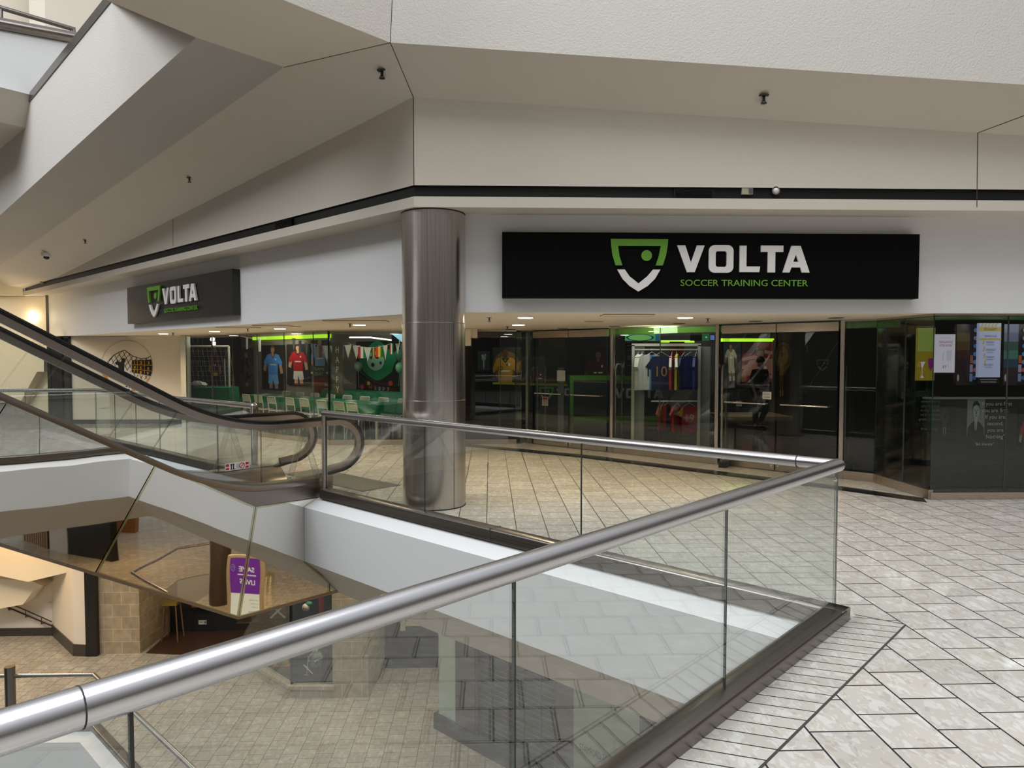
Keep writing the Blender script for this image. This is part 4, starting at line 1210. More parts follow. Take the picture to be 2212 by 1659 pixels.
for (px, py), lb, w, d in (((1354, 680), 'thin outlined access panel in the soffit below the big sign', .62, .34), ((770, 693), 'thin outlined access panel in the soffit left of the column', .9, .34), ((590, 703), 'thin outlined access panel in the soffit over the party tables', .6, .3), ((515, 707), 'thin outlined access panel in the soffit left of the party tables', .7, .3)):
    p = at_z(px, py, SOF); a = thing('access_panel', lb, 'access panel', V(p[0], p[1], SOF))
    rz = 0 if px > 1000 else 0
    MB().box((p[0], p[1], SOF - .004), (w, d, .008), rz).build('panel', BEIGE, a)
    mb = MB()
    for sx, sy, lx, ly in ((0, -d / 2, w, .006), (0, d / 2, w, .006), (-w / 2, 0, .006, d), (w / 2, 0, .006, d)): mb.box((p[0] + sx, p[1] + sy, SOF - .005), (lx, ly, .010))
    mb.build('frame', mat('panel_line', (.30, .22, .14), .7), a)


def sprinkler(p, label, sc=1.0, n=None, group='sprinkler heads'):
    t = thing('sprinkler_head', label, 'sprinkler', p, 0, group)
    p = np.array(p, float)
    MB().lathe([(0, -.006 * sc), (.04 * sc, -.006 * sc), (.045 * sc, 0), (0, .004)], p, 16).build('escutcheon', DARKG, t, 40)
    mb = MB(); mb.lathe([(0, 0), (.012 * sc, 0), (.012 * sc, -.05 * sc), (0, -.05 * sc)], p, 10); mb.lathe([(0, -.07 * sc), (.026 * sc, -.07 * sc), (.026 * sc, -.065 * sc), (0, -.065 * sc)], p, 12)
    for sx in (-1, 1): mb.tube([p + V(sx * .012, 0, -.045) * sc, p + V(sx * .018, 0, -.058) * sc, p + V(0, 0, -.066) * sc], .003 * sc, 6)
    mb.build('head', BLACK, t, 40)
    return t


RC = plane3(V1, V2, V2r)
for (px, py), pl, lb, sc in (((825, 152), F1, 'black sprinkler head nearest the ceiling corner joints', 1.25), ((1650, 206), RC, 'black sprinkler head on the ceiling strip above the right bulkhead', 1.25), ((409, 384), F1, 'black sprinkler head halfway along the sloping left ceiling', 1.0), ((184, 519), F1, 'black sprinkler head on the left ceiling just above the dome camera', 1.0)):
    sprinkler(on(px, py, *pl), lb, sc)
pF = on(100, 547, *F1)
for (px, py), lb in (((1057, 686), 'small sprinkler in the soffit just right of the column'), ((1096, 705), 'small sprinkler in the soffit by the glass right of the column'), ((1529, 688), 'small sprinkler in the soffit under the right half of the big sign'), ((535, 710), 'small sprinkler in the soffit over the left end of the party tables'), ((756, 699), 'small sprinkler in the soffit left of the column beside a downlight'), ((374, 719), 'small sprinkler in the soffit near the mural wall')):
    p = at_z(px, py, SOF); sprinkler(V(p[0], p[1], SOF), lb, .8, None, 'small soffit sprinklers')
cam_ = thing('dome_camera', 'white security dome camera on the sloping ceiling at far left', 'camera', pF)
MB().lathe([(0, .01), (.105, .01), (.105, -.05), (.095, -.075), (.07, -.08), (0, -.08)], pF, 28).build('housing', WHITE, cam_, 40)
MB().ball(pF + V(0, 0, -.08), .065, 20).build('dome', BLACKG, cam_, 60)

# fittings on the black band
def on_band(px, py): return on_y(px, py, YB + .03)


p = on_band(1613, 413.5); a = thing('alarm_strobe', 'small beige alarm box set in the black band above the big sign', 'alarm', p)
MB().box(p, (.125, .05, .075)).build('box', mat('alarm_beige', (.42, .38, .27), .5), a); MB().box(p + V(.035, -.03, 0), (.04, .02, .045)).build('strobe_lens', mat('lens_grey', (.10, .11, .12), .15), a)
p = on_band(1674, 413); a = thing('smoke_detector', 'round metal detector set in the black band beside the alarm box', 'detector', p)
MB().lathe([(0, .03), (.045, .03), (.05, 0), (.03, -.01)], p, 24, 0, (0, -1, 0)).build('base', CHROME, a, 40); MB().ball(p + V(0, -.03, 0), .03, 16).build('sensor', WHITE, a, 50)
q = on_sum(93, 608, SB + .03); a = thing('alarm_strobe', 'small beige alarm box at the far left end of the black band', 'alarm', q)
MB().obox(q - V(-s2, s2, 0) * .1 + V(0, 0, -.05), V(-s2, s2, 0) * .2, V(-s2, -s2, 0) * .05, (0, 0, .1)).build('box', mat('alarm_beige', (.42, .38, .27), .5), a); MB().obox(q - V(-s2, s2, 0) * .08 + V(-s2, -s2, 0) * .05 + V(0, 0, -.03), V(-s2, s2, 0) * .08, V(-s2, -s2, 0) * .02, (0, 0, .06)).build('strobe_lens', mat('lens_grey', (.1, .11, .12), .15), a)
for x0_, x1_, lb in ((1455, 1542, 'black slatted air grille in the band above the big sign'),):
    a0_, a1_ = on_band(x0_, 413), on_band(x1_, 413)
    mb = MB(); mb.obox((a0_[0], YB + .02, zb + .01), (a1_[0] - a0_[0], 0, 0), (0, .02, 0), (0, 0, zt - zb - .02)); v = thing('air_grille', lb, 'vent', (a0_[0], YB, zb)); mb.build('frame', BLACK, v)
    mb = MB()
    for k in range(6): mb.obox((a0_[0] + .02, YB + .005, zb + .022 + k * .016), (a1_[0] - a0_[0] - .04, 0, 0), (0, .016, .003), (0, 0, .004))
    mb.build('slats', PLASTK, v)
a0_, a1_ = on_sum(597, 474, SB + .03), on_sum(633, 466, SB + .03); dv = a1_ - a0_; dv[2] = 0
v = thing('air_grille', 'black slatted air grille in the band above the left sign', 'vent', a0_); nb = V(-s2, -s2, 0)
MB().obox(cz(a0_, zb + .01), dv, nb * .02, (0, 0, zt - zb - .02)).build('frame', BLACK, v)
mb = MB()
for k in range(6): mb.obox(cz(a0_, zb + .022 + k * .016) + nb * .02, dv, nb * .014, (0, 0, .004))
mb.build('slats', PLASTK, v)
# round lamp on the far left wall
p = on_y(71, 684, YF - .02); t = thing('round_light', 'bright round light on the beige wall at far left', 'light', p)
MB().lathe([(0, 0), (.12, 0), (.12, .05), (.09, .08), (0, .09)], p + V(0, .04, 0), 24, 0, (0, -1, 0)).build('lens', LAMPW, t, 50)
l = bpy.data.lights.new('wall_light_glow', 'POINT'); l.energy = 4; l.color = (1, .78, .42); l.shadow_soft_size = .12
o = bpy.data.objects.new('wall_light_glow', l); C.objects.link(o); o.parent = t; o.location = (0, -.35, 0)
# lamps of the lower concourse ceiling (out of sight under the slab)
def hid(name, loc, power, size, col=(1, .74, .42)):
    a = area(name, loc, size, power, col, (loc[0], loc[1], LOW)); return a


hid('lower_ceiling_light', (-11.5, 15.6, -1.4), 100, 1.5, (1, .70, .36))
hid('lower_ceiling_light', (-7.0, 16.0, -1.4), 45, 1.2, (1, .78, .5))
hid('lower_ceiling_light', (-2.2, 14.0, -1.4), 60, 1.2, (1, .90, .74))
hid('lower_ceiling_light', (6.0, 7.5, -1.4), 150, 2.0, (1, .72, .40))
hid('lower_ceiling_light', (8.0, 3.0, -1.4), 150, 2.0, (1, .74, .44))
hid('lower_ceiling_light', (13.0, -1.0, -1.4), 150, 2.0, (1, .70, .38))
area('stair_light', (-13.2, 17.3, 3.2), 1.2, 45, (1, .72, .36), (-13.0, 18, 1.5))

# ------- sprinkler of upper gallery is too far to show; railing of the upper galleries
ur = thing('gallery_railing', 'short dark metal railing on the upper gallery at top left', 'railing', g2)
q = lambda x, y, off=0: on(x, y, gp + V(-.12, .12, 0), gn)
for a, b in ((((-90, -6)), (160, 64)),):
    pass
r0, r1, r2 = q(-160, -31), q(158, 63), q(160, 88)
MB().tube([r0, r1, r2], .04, 12).build('rail', BRONZE, ur, 40)
MB().tube([q(2, 18), q(2, 46)], .03, 10).build('post', BRONZE, ur, 40)
MB().tube([g1 + V(0, 0, .06), g2 + V(0, 0, .06)], .10, 12).build('base_cap', BRONZE, ur, 40)
ur2 = thing('gallery_railing', 'dark bronze base rail along the top of the bright ramp fascia', 'railing', At)
dT = (Abe - At) / np.linalg.norm(Abe - At); oT = V(-s2, -s2, 0) * .02
MB().prism([At + oT - dT * 1.5, At + oT + V(0, 0, .13) - dT * 1.5, At + V(s2, s2, 0) * .1 + V(0, 0, .15) - dT * 1.5, At + V(s2, s2, 0) * .1 - dT * 1.5], Abe - At + dT * 1.5).build('base_cap', BRONZE, ur2, 40)

# ================================================================== MURAL
mu = thing('football_mural', 'round football mural with net, kicking figure and numbered target on the cream wall', 'mural', on_y(278, 830, YW))
MY = YW - .004
def mp_(x, y, k=0): return on_y(x / 4.254, 640 + y / 4.254, MY - k)


INK = mat('mural_black', (.008, .007, .006), .6); ORANGE = mat('mural_orange', (.62, .28, .02), .6)
cxm, cym, rm = 1165, 645, 238
ringp = [(cxm + rm * math.cos(a), cym + rm * math.sin(a)) for a in [k * math.pi / 40 for k in range(81)]]
MB().tube([mp_(*p) for p in ringp[:-1]], .006, 5, 0, True).build('outline', mat('mural_grey', (.5, .46, .38), .6), mu)
def arcband(a0, a1, w0, w1, n=24, r=rm - 6):
    out = [(cxm + r * math.cos(a0 + (a1 - a0) * k / n), cym + r * math.sin(a0 + (a1 - a0) * k / n)) for k in range(n + 1)]
    inn_ = [(cxm + (r - (w0 + (w1 - w0) * k / n)) * math.cos(a0 + (a1 - a0) * k / n), cym + (r - (w0 + (w1 - w0) * k / n)) * math.sin(a0 + (a1 - a0) * k / n)) for k in range(n, -1, -1)]
    mb = MB()
    for k in range(n): mb.prism([mp_(*out[k]), mp_(*out[k + 1]), mp_(*inn_[n - k - 1]), mp_(*inn_[n - k])], (0, -.004, 0))
    return mb


mb = arcband(math.radians(100), math.radians(165), 8, 34)
m2 = arcband(math.radians(20), math.radians(100), 5, 18)
k = len(mb.v); mb.v += m2.v; mb.f += [tuple(i + k for i in f) for f in m2.f]; mb.m += m2.m
mb.build('orange_arc', ORANGE, mu)
# net: two families of lines clipped to an outline
net = [(940, 640), (1000, 580), (1045, 540), (1100, 510), (1145, 495), (1210, 545), (1300, 575), (1370, 560), (1385, 548), (1390, 585), (1215, 590), (1215, 690), (1270, 720), (1390, 735), (1330, 770), (1250, 740), (1180, 690), (1060, 640), (990, 610)]
def inside(p, P):
    c = False
    for i in range(len(P)):
        (x1, y1), (x2, y2) = P[i], P[i - 1]
        if (y1 > p[1]) != (y2 > p[1]) and p[0] < (x2 - x1) * (p[1] - y1) / (y2 - y1) + x1: c = not c
    return c


mb = MB()
def clip_line(p, d):
    run = []; step = 6.0
    for k in range(140):
        q_ = (p[0] + d[0] * step * k, p[1] + d[1] * step * k)
        if inside(q_, net): run.append(q_)
        elif len(run) > 1: mb.tube([mp_(*run[0]), mp_(*run[-1])], .006, 4); run = []
        else: run = []


for k in range(-8, 16):
    clip_line((880 + k * 46, 380), (.45, .89)); clip_line((870 + k * 46, 820), (.62, -.78))
mb.tube([mp_(*p) for p in ((1000, 590), (1040, 545), (1100, 510), (1145, 495), (1215, 548), (1290, 573), (1360, 565), (1385, 548))], .008, 4)
mb.build('net', INK, mu)
fig = [(1120, 572), (1140, 568), (1153, 580), (1152, 600), (1143, 612), (1140, 640), (1141, 700), (1130, 740), (1180, 790), (1232, 818), (1236, 830), (1215, 828), (1160, 800), (1105, 750), (1085, 762), (1045, 742), (1040, 725), (1092, 715), (1090, 660), (1085, 635), (1062, 622), (1055, 610), (1072, 600), (1078, 582), (1088, 586), (1086, 602), (1112, 603), (1117, 590)]
MB().prism([mp_(*p) for p in fig], (0, -.005, 0)).build('kicking_figure', INK, mu)
bx = mp_(1193, 830); MB().lathe([(0, 0), (.105, 0), (.105, .006), (0, .006)], bx, 24, 0, (0, -1, 0)).build('football', mat('ball_white', (.8, .78, .74), .6), mu)
mb = MB(); mb.lathe([(0, 0), (.036, 0), (.036, .009), (0, .009)], bx, 5, 0, (0, -1, 0))
for k in range(5): mb.lathe([(0, 0), (.024, 0), (.024, .009), (0, .009)], bx + V(math.cos(k * 1.257 + .6) * .08, 0, math.sin(k * 1.257 + .6) * .08), 5, 0, (0, -1, 0))
mb.build('football_patches', INK, mu)
tg = [(1213, 588), (1392, 582), (1400, 640), (1396, 700), (1386, 733), (1213, 700)]
MB().prism([mp_(*p) for p in tg], (0, -.006, 0)).build('target_board', INK, mu)
mb = MB()
for a, b in (((1262, 586), (1262, 708)), ((1328, 584), (1328, 720)), ((1213, 628), (1398, 634)), ((1213, 668), (1398, 688))): mb.tube([mp_(*a, .007), mp_(*b, .007)], .008, 4)
mb.build('target_lines', ORANGE, mu)
mb = MB()
for ch, x, y in (('1', 1238, 622), ('2', 1297, 622), ('3', 1366, 624), ('4', 1238, 664), ('5', 1294, 670), ('6', 1363, 674), ('7', 1236, 700), ('8', 1293, 712), ('9', 1358, 722)):
    mb.text(ch, mp_(x, y, .008), (1, 0, 0), (0, 0, 1), h=.075, m=0, align='C', bold=.02, depth=.002)
mb.build('target_numbers', mat('mural_yellow', (.80, .42, .05), .6), mu)

# ================================================================== INSIDE THE SHOP
def hexmat(h, rough=.6):
    c = tuple(((int(h[i:i + 2], 16) / 255.0) ** 2.2) for i in (0, 2, 4))
    return mat('print_' + h, c, rough)


def flat_art(name, label, cat, fr, shapes, bg='101010', depth=.012, group=None, emit=None, texts=(), frame=None):
    """a flat printed thing: backing board plus printed shapes (list of (points, hex))"""
    mats = []; idx = {}
    def mi(h):
        if h not in idx:
            idx[h] = len(mats)
            if emit:
                c = tuple(((int(h[i:i + 2], 16) / 255.0) ** 2.2) for i in (0, 2, 4))
                mats.append(mat('screen_%s' % h, tuple(q * .3 for q in c), .3, emit=c, es=emit))
            else: mats.append(hexmat(h))
        return idx[h]
    mb = MB(); mb.prism([fr.p(0, 0, 0), fr.p(1, 0, 0), fr.p(1, 1, 0), fr.p(0, 1, 0)], -fr.n * depth, mi(bg))
    k = .0012
    for pts, h in shapes:
        mb.poly(fr.pts(pts, k), mi(h)); k += .0007
    for (body, u, v, hgt, h, al, *w) in texts:
        mb.text(body, fr.p(u, v, k), fr.ux, Z1, h=hgt * fr.h, w=(w[0] * fr.w if w else None), m=mi(h), align=al); k += .0003
    o = mb.build(name, mats, None, None, False, False)
    if cat: tag(o, label, cat, group)
    return o


def rect(x0, y0, x1, y1): return [(x0, y0), (x1, y0), (x1, y1), (x0, y1)]


def player(cx, base, h, shirt, skin, hair, shorts, lean=0.0, w=1.0):
    """simple printed footballer; h total height in frame units, legs cropped by the board"""
    X = lambda x: cx + x * w * h
    Y = lambda y: base + y * h
    L = lambda y: lean * (y - .5) * h
    P = lambda l: [(X(x) + L(y), Y(y)) for x, y in l]
    return [(P([(-.11, .0), (-.02, .0), (-.01, .30), (.02, .30), (.06, .0), (.15, .02), (.13, .36), (-.13, .36)]), skin),
            (P([(-.15, .22), (-.02, .20), (.0, .30), (.03, .20), (.17, .22), (.13, .44), (-.13, .44)]), shorts),
            (P([(-.30, .50), (-.22, .46), (-.17, .66), (-.25, .72)]), skin), (P([(.30, .44), (.22, .42), (.17, .66), (.25, .70)]), skin),
            (P([(-.14, .40), (.14, .40), (.15, .64), (.25, .58), (.28, .66), (.17, .82), (.06, .84), (0, .81), (-.06, .84), (-.17, .82), (-.28, .66), (-.25, .58), (-.15, .64)]), shirt),
            (P([(-.09, .60), (.09, .60), (.09, .625), (-.09, .625)]), 'd8d4cc'), (circ(X(.08) + L(.7), Y(.72), .022 * w * h, .022 * h, 10), 'd8d4cc'), (P([(-.08, .82), (0, .74), (.08, .82), (.05, .835), (0, .77), (-.05, .835)]), hair), (P([(-.11, 0), (-.02, 0), (-.015, .13), (-.11, .13)]), shirt), (P([(.055, 0), (.15, .02), (.145, .13), (.06, .12)]), shirt),
            (P([(-.035, .80), (.035, .80), (.03, .88), (-.03, .88)]), skin),
            ([(X(x) + L(y), Y(y)) for x, y in circ(0, .92, .058, .075, 18)], skin),
            (P([(-.06, .93), (-.055, .98), (-.02, 1.0), (.03, 1.0), (.06, .97), (.06, .92), (.04, .955), (-.03, .96)]), hair)]


# ---- party tables, cloths, chairs
CLOTH = mat('green_cloth', (.012, .20, .095), .45, bump=.25, bscale=9)
CHAIRW = mat('chair_white', (.70, .70, .60), .45)
dT_ = V(s2, -s2, 0); nT = V(s2, s2, 0)
T0 = V(-6.35, 19.2, 0) - nT * 0
t0s = 12.86
def tp(t, off, z): b = V(-6.30, t0s + 6.30, 0); return b + dT_ * t + nT * off + V(0, 0, z)


tl = ['green covered party table at the left end of the row', 'green covered party table in the middle of the row', 'green covered party table at the right end of the row']
for i in range(3):
    a, b = i * 1.98 + .01, i * 1.98 + 1.97
    t = thing('party_table', tl[i].replace('green covered', 'white legged'), 'table', tp((a + b) / 2, 0, .004), 0, 'party tables in a row')
    MB().prism([tp(a, -.36, .70), tp(b, -.36, .70), tp(b, .36, .70), tp(a, .36, .70)], (0, 0, .03)).build('tabletop', WHITE, t)
    for u, o_ in ((a + .07, -.3), (b - .07, -.3), (a + .07, .3), (b - .07, .3)):
        MB().tube([tp(u, o_, .004), tp(u, o_, .70)], .028, 10).build('leg', CHAIRW, t, 40)
    mb = MB(); nseg = 18
    per = []
    for k in range(nseg): per.append((a + (b - a) * k / nseg, -.37))
    for k in range(6): per.append((b, -.37 + .74 * k / 6))
    for k in range(nseg): per.append((b - (b - a) * k / nseg, .37))
    for k in range(6): per.append((a, .37 - .74 * k / 6))
    m_ = len(per); cxp = (a + b) / 2
    rr_ = random.Random(i)
    dr = [rr_.uniform(-.018, .018) for _ in range(m_)]
    top = [tp(u, o_, .737) for u, o_ in per]
    mid = [tp(u + (.02 + d) * (1 if u > cxp else -1) * (abs(u - cxp) > (b - a) * .49), o_ + (.015 + d) * np.sign(o_), .64) for (u, o_), d in zip(per, dr)]
    bot = [tp(u + (.03 + d) * (1 if u > cxp else -1) * (abs(u - cxp) > (b - a) * .49), o_ + (.03 + d * 2) * np.sign(o_), .49 + .02 * math.sin(k * 1.9)) for k, ((u, o_), d) in enumerate(zip(per, dr))]
    k0 = len(mb.v); mb.rings([top, mid, bot], 0, False, False); mb.poly(top)
    tag(mb.build('tablecloth', CLOTH, None, 50), tl[i].replace('party table', 'tablecloth over the party table').replace('green covered', 'green'), 'tablecloth', 'green party tablecloths')
    for q_ in range(4):
        u, o_ = a + .3 + q_ * .45, (-.18 if q_ % 2 else .16)
        c = tp(u, o_, .7395)
        tag(MB().obox(c - dT_ * .13 - nT * .09, dT_ * .26, nT * .18, (0, 0, .003)).build('paper_placemat', WHITE), 'white paper placemat on the ' + tl[i].split(' at ')[-1].replace('green covered party table in ', '') + ' party table', 'placemat', 'placemats on party table at ' + ['left', 'middle', 'right'][i])


def make_chair(label):
    r = thing('party_chair', label, 'chair', (0, 0, 0), 0, 'white party chairs')
    mb = MB(); mb.tube([(-.2, -.19, .44), (.2, -.19, .44), (.2, .19, .44), (-.2, .19, .44)], .012, 8, 0, True)
    for k in range(9): mb.box((-.16 + k * .04, 0, .44), (.02, .38, .006))
    for k in range(5): mb.box((0, -.15 + k * .075, .441), (.39, .02, .006))
    mb.build('seat', CHAIRW, r, 40)
    mb = MB(); bk = [(-.19, -.205, .44), (-.19, -.225, .62), (-.185, -.25, .765), (-.16, -.255, .785), (.16, -.255, .785), (.185, -.25, .765), (.19, -.225, .62), (.19, -.205, .44)]
    mb.tube(bk, .012, 8); mb.tube([(-.19, -.225, .62), (.19, -.225, .62)], .01, 8)
    for k in range(10): mb.box((-.162 + k * .036, -.238, .70), (.014, .008, .16))
    for k in range(5): mb.box((0, -.238, .64 + k * .032), (.36, .008, .012))
    mb.build('backrest', CHAIRW, r, 40)
    for sx in (-1, 1):
        MB().tube([(sx * .19, -.205, .44), (sx * .205, -.25, .0)], .012, 8).build('leg', CHAIRW, r, 40)
        MB().tube([(sx * .195, .19, .44), (sx * .205, .21, .0)], .012, 8).build('leg', CHAIRW, r, 40)
    return r


f3 = lambda x, y: (380 + x / 4.254, 680 + y / 4.254)
fronts = [(700, 738), (850, 745), (960, 755), (1130, 768), (1280, 778), (1450, 790), (1595, 803), (1910, 802)]
ords = ['leftmost', 'second from left', 'third from left', 'fourth from left', 'fourth from right', 'third from right', 'second from right', 'rightmost']
ch0 = make_chair('white chair')
first = True
for (x, y), w_ in zip(fronts, ords):
    p = at_z(*f3(x, y), .77)
    rz = -math.pi / 4
    fw = V(-math.sin(rz), math.cos(rz), 0)
    u = float(np.dot(p[:2] - tp(0, 0, 0)[:2], dT_[:2]))
    off = -.50 if w_ != 'rightmost' else -.46
    c = tp(u, off, .004)
    if w_ == 'rightmost': c = V(p[0], p[1], .004) + nT * .12; c = tp(5.62, -.5, .004)
    lb = '%s white perforated chair along the near side of the green tables' % w_
    if first: ch0.location = tuple(c); ch0.rotation_euler.z = rz; ch0['label'] = lb; first = False
    else: copy_tree(ch0, c, rz, lb)
for k, w_ in enumerate(ords):
    u = .25 + k * .735
    copy_tree(ch0, tp(u, .52, .004), math.pi * .75, '%s white perforated chair along the far side of the green tables' % w_)


def cloth_box(name, label, o, ux, w, d, h, drop, m=CLOTH):
    ux = V(*ux); n = V(-ux[1], ux[0], 0); o = V(*o); mb = MB()
    per = [(w * k / 12, 0) for k in range(12)] + [(w, d * k / 6) for k in range(6)] + [(w - w * k / 12, d) for k in range(12)] + [(0, d - d * k / 6) for k in range(6)]
    P = lambda u, v, z, e: o + ux * (u + e * (1 if u >= w - 1e-6 else -1 if u <= 1e-6 else 0)) + n * (v + e * (1 if v >= d - 1e-6 else -1 if v <= 1e-6 else 0)) + V(0, 0, z)
    R = [[P(u, v, h, 0) for u, v in per], [P(u, v, h - drop * .4, .03 + .015 * math.sin(k * 2.3)) for k, (u, v) in enumerate(per)], [P(u, v, h - drop, .05 + .035 * math.sin(k * 2.3)) for k, (u, v) in enumerate(per)]]
    mb.rings(R, 0, False, False); mb.poly(R[0])
    return tag(mb.build(name, m, None, 50), label, 'tablecloth')


p = on_y(404, 838, 19.6); cb = V(p[0] - .1, 19.6, 0)
q = on_y(478, 838, 19.6)
tb = thing('gift_table', 'table under the long green cloth by the left end of the angled window', 'table', (cb[0] + .6, 20.0, .004))
MB().box((cb[0] + .6, 20.0, .87), (1.15, .7, .03)).build('tabletop', WHITE, tb)
for sx in (-1, 1):
    for sy in (-1, 1): MB().tube([(cb[0] + .6 + sx * .5, 20 + sy * .3, .004), (cb[0] + .6 + sx * .5, 20 + sy * .3, .86)], .02, 8).build('leg', CHAIRW, tb, 40)
cloth_box('tablecloth', 'long green plastic cloth reaching the floor at the left end of the angled window', (cb[0], 19.62, 0), (1, 0, 0), 1.22, .76, .892, .86)
mb = MB(); rr_ = random.Random(3)
pb = V(cb[0] + .28, 19.85, .896)
R = [[pb + V(math.cos(a) * r_ * rr_.uniform(.7, 1.25) * 1.5, math.sin(a) * r_, z + rr_.uniform(-.01, .01)) for a in [k * math.pi / 7 for k in range(14)]] for r_, z in ((.15, .0), (.17, .06), (.13, .12), (.05, .17))]
mb.rings(R); tag(mb.build('plastic_bag', mat('bag_grey', (.30, .31, .31), .3)), 'crumpled silver grey bag lying on the green cloth by the window', 'bag')
# counter along the back of the party room
ba, bb = on_sum(695, 850, 14.35), on_sum(885, 850, 14.35); da = bb - ba; da[2] = 0; la = float(np.linalg.norm(da)); da /= la
ct = thing('side_counter', 'long side counter under a dark green cloth behind the party tables', 'counter', (ba + bb) / 2 * V(1, 1, 0) + V(0, 0, .004))
nb_ = V(-da[1], da[0], 0)
MB().obox(V(ba[0], ba[1], .004) + nb_ * .05, da * la, nb_ * .5, (0, 0, .86)).build('body', SHOPB, ct)
cloth_box('tablecloth', 'dark green cloth over the side counter behind the party tables', V(ba[0], ba[1], 0), da, la, .6, .875, .6)

# posters of players on the partition (printed, generic figures)
PN = V(-1, -1, 0)
def on_part(px, py, k=.02): return V((PS - k) / 2, (PS - k) / 2, 0)


def part_fr(x0, y0, x1, y1, k=.06): return fr_px(x0, y0, x1, y1, V((PS - k) / 2, (PS - k) / 2, 0), PN)


def fit(shapes): return [([(min(1, max(0, u)), min(1, max(0, v))) for u, v in s], h) for s, h in shapes]


flat_art('player_poster', 'poster of a player in a sky blue kit behind the party tables', 'poster', part_fr(566, 746, 616, 838), fit(player(.5, -.12, 1.1, '4f8fd8', 'b08868', '6b5a3a', '6fa8e0', 0, 1.3)), '262320', .012, 'player posters in the party room')
flat_art('player_poster', 'poster of a player in a red shirt and white shorts behind the party tables', 'poster', part_fr(620, 744, 670, 830), fit(player(.5, -.1, 1.1, 'a81c22', 'c09878', '30241c', 'd8d4cc', 0, 1.3)), '262320', .012, 'player posters in the party room')
flat_art('player_poster', 'cropped poster of a pale blue shirt above the lettered green box', 'poster', part_fr(672, 735, 712, 790), fit(player(.5, -1.0, 2.1, '7fa9d8', 'b89070', '5a4a34', '7fa9d8', 0, .9)), '262320', .012, 'player posters in the party room')
fr = part_fr(669, 790, 712, 812, .05)
flat_art('party_banner', 'dull green panel with party lettering and stars below the pale blue poster', 'banner', fr, [(circ(.12, .3, .06, .13, 5), 'c8cfae'), (circ(.88, .35, .06, .13, 5), 'c8cfae')], '46503a', .01, None, None, [('GAME', .5, .56, .28, 'aab48c', 'C', .5), ('PLAY', .5, .12, .28, 'aab48c', 'C', .4)])
flat_art('party_banner', 'dull red panel reading HAPPY BIRTHDAY behind the party tables', 'banner', part_fr(679, 814, 712, 847, .05), [], '7a2c22', .01, None, None, [('HA', .9, .42, .2, 'd8c8bc', 'R'), ('BIRT', .95, .1, .2, 'd8c8bc', 'R')])
fr = part_fr(514, 752, 549, 848, .06)
flat_art('football_mural', 'narrow reversed football mural on the grey partition left of the blue player', 'mural', fr, [([(.02, .62), (.5, .95), (.98, .55), (.97, .35), (.8, .1), (.5, 0), (.2, .12), (.03, .4)], '5a5450'), (rect(.05, .42, .42, .76), '14110e'), ([(.05, .53), (.42, .54), (.42, .55), (.05, .54)], '8a5a20'), ([(.05, .64), (.42, .65), (.42, .66), (.05, .65)], '8a5a20'), ([(.55, .78), (.66, .78), (.62, .66), (.72, .60), (.64, .5), (.72, .38), (.95, .46), (.9, .40), (.7, .30), (.6, .34), (.52, .22), (.46, .22), (.56, .42), (.52, .6)], '0a0908'), (circ(.56, .84, .10, .06, 14), 'a89878'), (circ(.55, .55, .10, .09, 14), '8a5a48'), (circ(.58, .2, .12, .05, 14), 'a89070'), ([(.05, .36), (.2, .1), (.5, -.0), (.8, .08), (.97, .32), (.93, .33), (.78, .13), (.5, .05), (.22, .15), (.09, .37)], '6a4a24')], '4e4842', .006)
# vertical HAPPY lettering on a strip
fr = fr_px(718, 740, 741, 852, V(6.0, 6.0, 0), PN)
flat_art('happy_banner', 'hanging grey strip with the word HAPPY in letters one above another', 'banner', fr, [], '58584a', .008, None, None, [(c, .5, .80 - .19 * i, .13, 'e8ead8', 'C') for i, c in enumerate('HAPPY')])
# green balloon backdrop with a football
fr = part_fr(770, 738, 864, 846, .03)
blob = [(.5 + .42 * math.cos(a) * (1 + .10 * math.sin(a * 5)), .62 + .34 * math.sin(a) * (1 + .12 * math.cos(a * 4))) for a in [k * math.pi / 20 for k in range(40)]]
o = flat_art('birthday_backdrop', 'dark party backdrop with a bright green patch, a football and BIRTHDAY lettering', 'backdrop', fr, [(blob, '0f8a5c'), (circ(.46, .62, .20, .19, 26), 'b8e8d0'), (circ(.50, .70, .05, .05, 5), '103020'), (circ(.40, .54, .045, .045, 5), '103020'), (circ(.36, .68, .03, .035, 5), '103020'), (circ(.58, .58, .03, .035, 5), '103020'), (circ(.50, .08, .46, .14, 20), '30121a'), (circ(.14, .1, .05, .05, 10), 'b03a50'), (circ(.80, .2, .05, .05, 10), 'c04030'), (circ(.30, .18, .04, .04, 10), 'd0b040')], '081412', .012, None, None, [('DAY', .62, .84, .09, '9ff0cc', 'C'), ('H', .34, .06, .1, 'd06040', 'C'), ('a', .46, .06, .1, 'c0a040', 'C'), ('p', .56, .06, .1, 'b8c8e0', 'C'), ('p', .65, .06, .1, 'a8b0c0', 'C'), ('y', .75, .06, .1, 'c8d060', 'C')])
# balloons
for k, (px, py, h, lb) in enumerate(((774, 791, '7c8c84', 'grey balloon at the left side of the birthday backdrop'), (862, 766, '5f9a80', 'upper pale green balloon at the right side of the backdrop'), (864, 794, '6fae8a', 'lower pale green balloon at the right side of the backdrop'))):
    p = on_sum(px, py, PS - .5); b = thing('balloon', lb, 'balloon', p - V(0, 0, .14), 0, 'party balloons')
    MB().lathe([(.0, .13), (.05, .12), (.10, .07), (.115, .0), (.095, -.07), (.05, -.125), (.012, -.145), (.018, -.16), (0, -.16)], p, 20).build('skin', hexmat(h, .25), b, 60)
    MB().tube([p + V(0, 0, -.15), p + V(.01, .0, -.4), p + V(-.01, 0, -.75)], .002, 4).build('ribbon', WHITE, b)
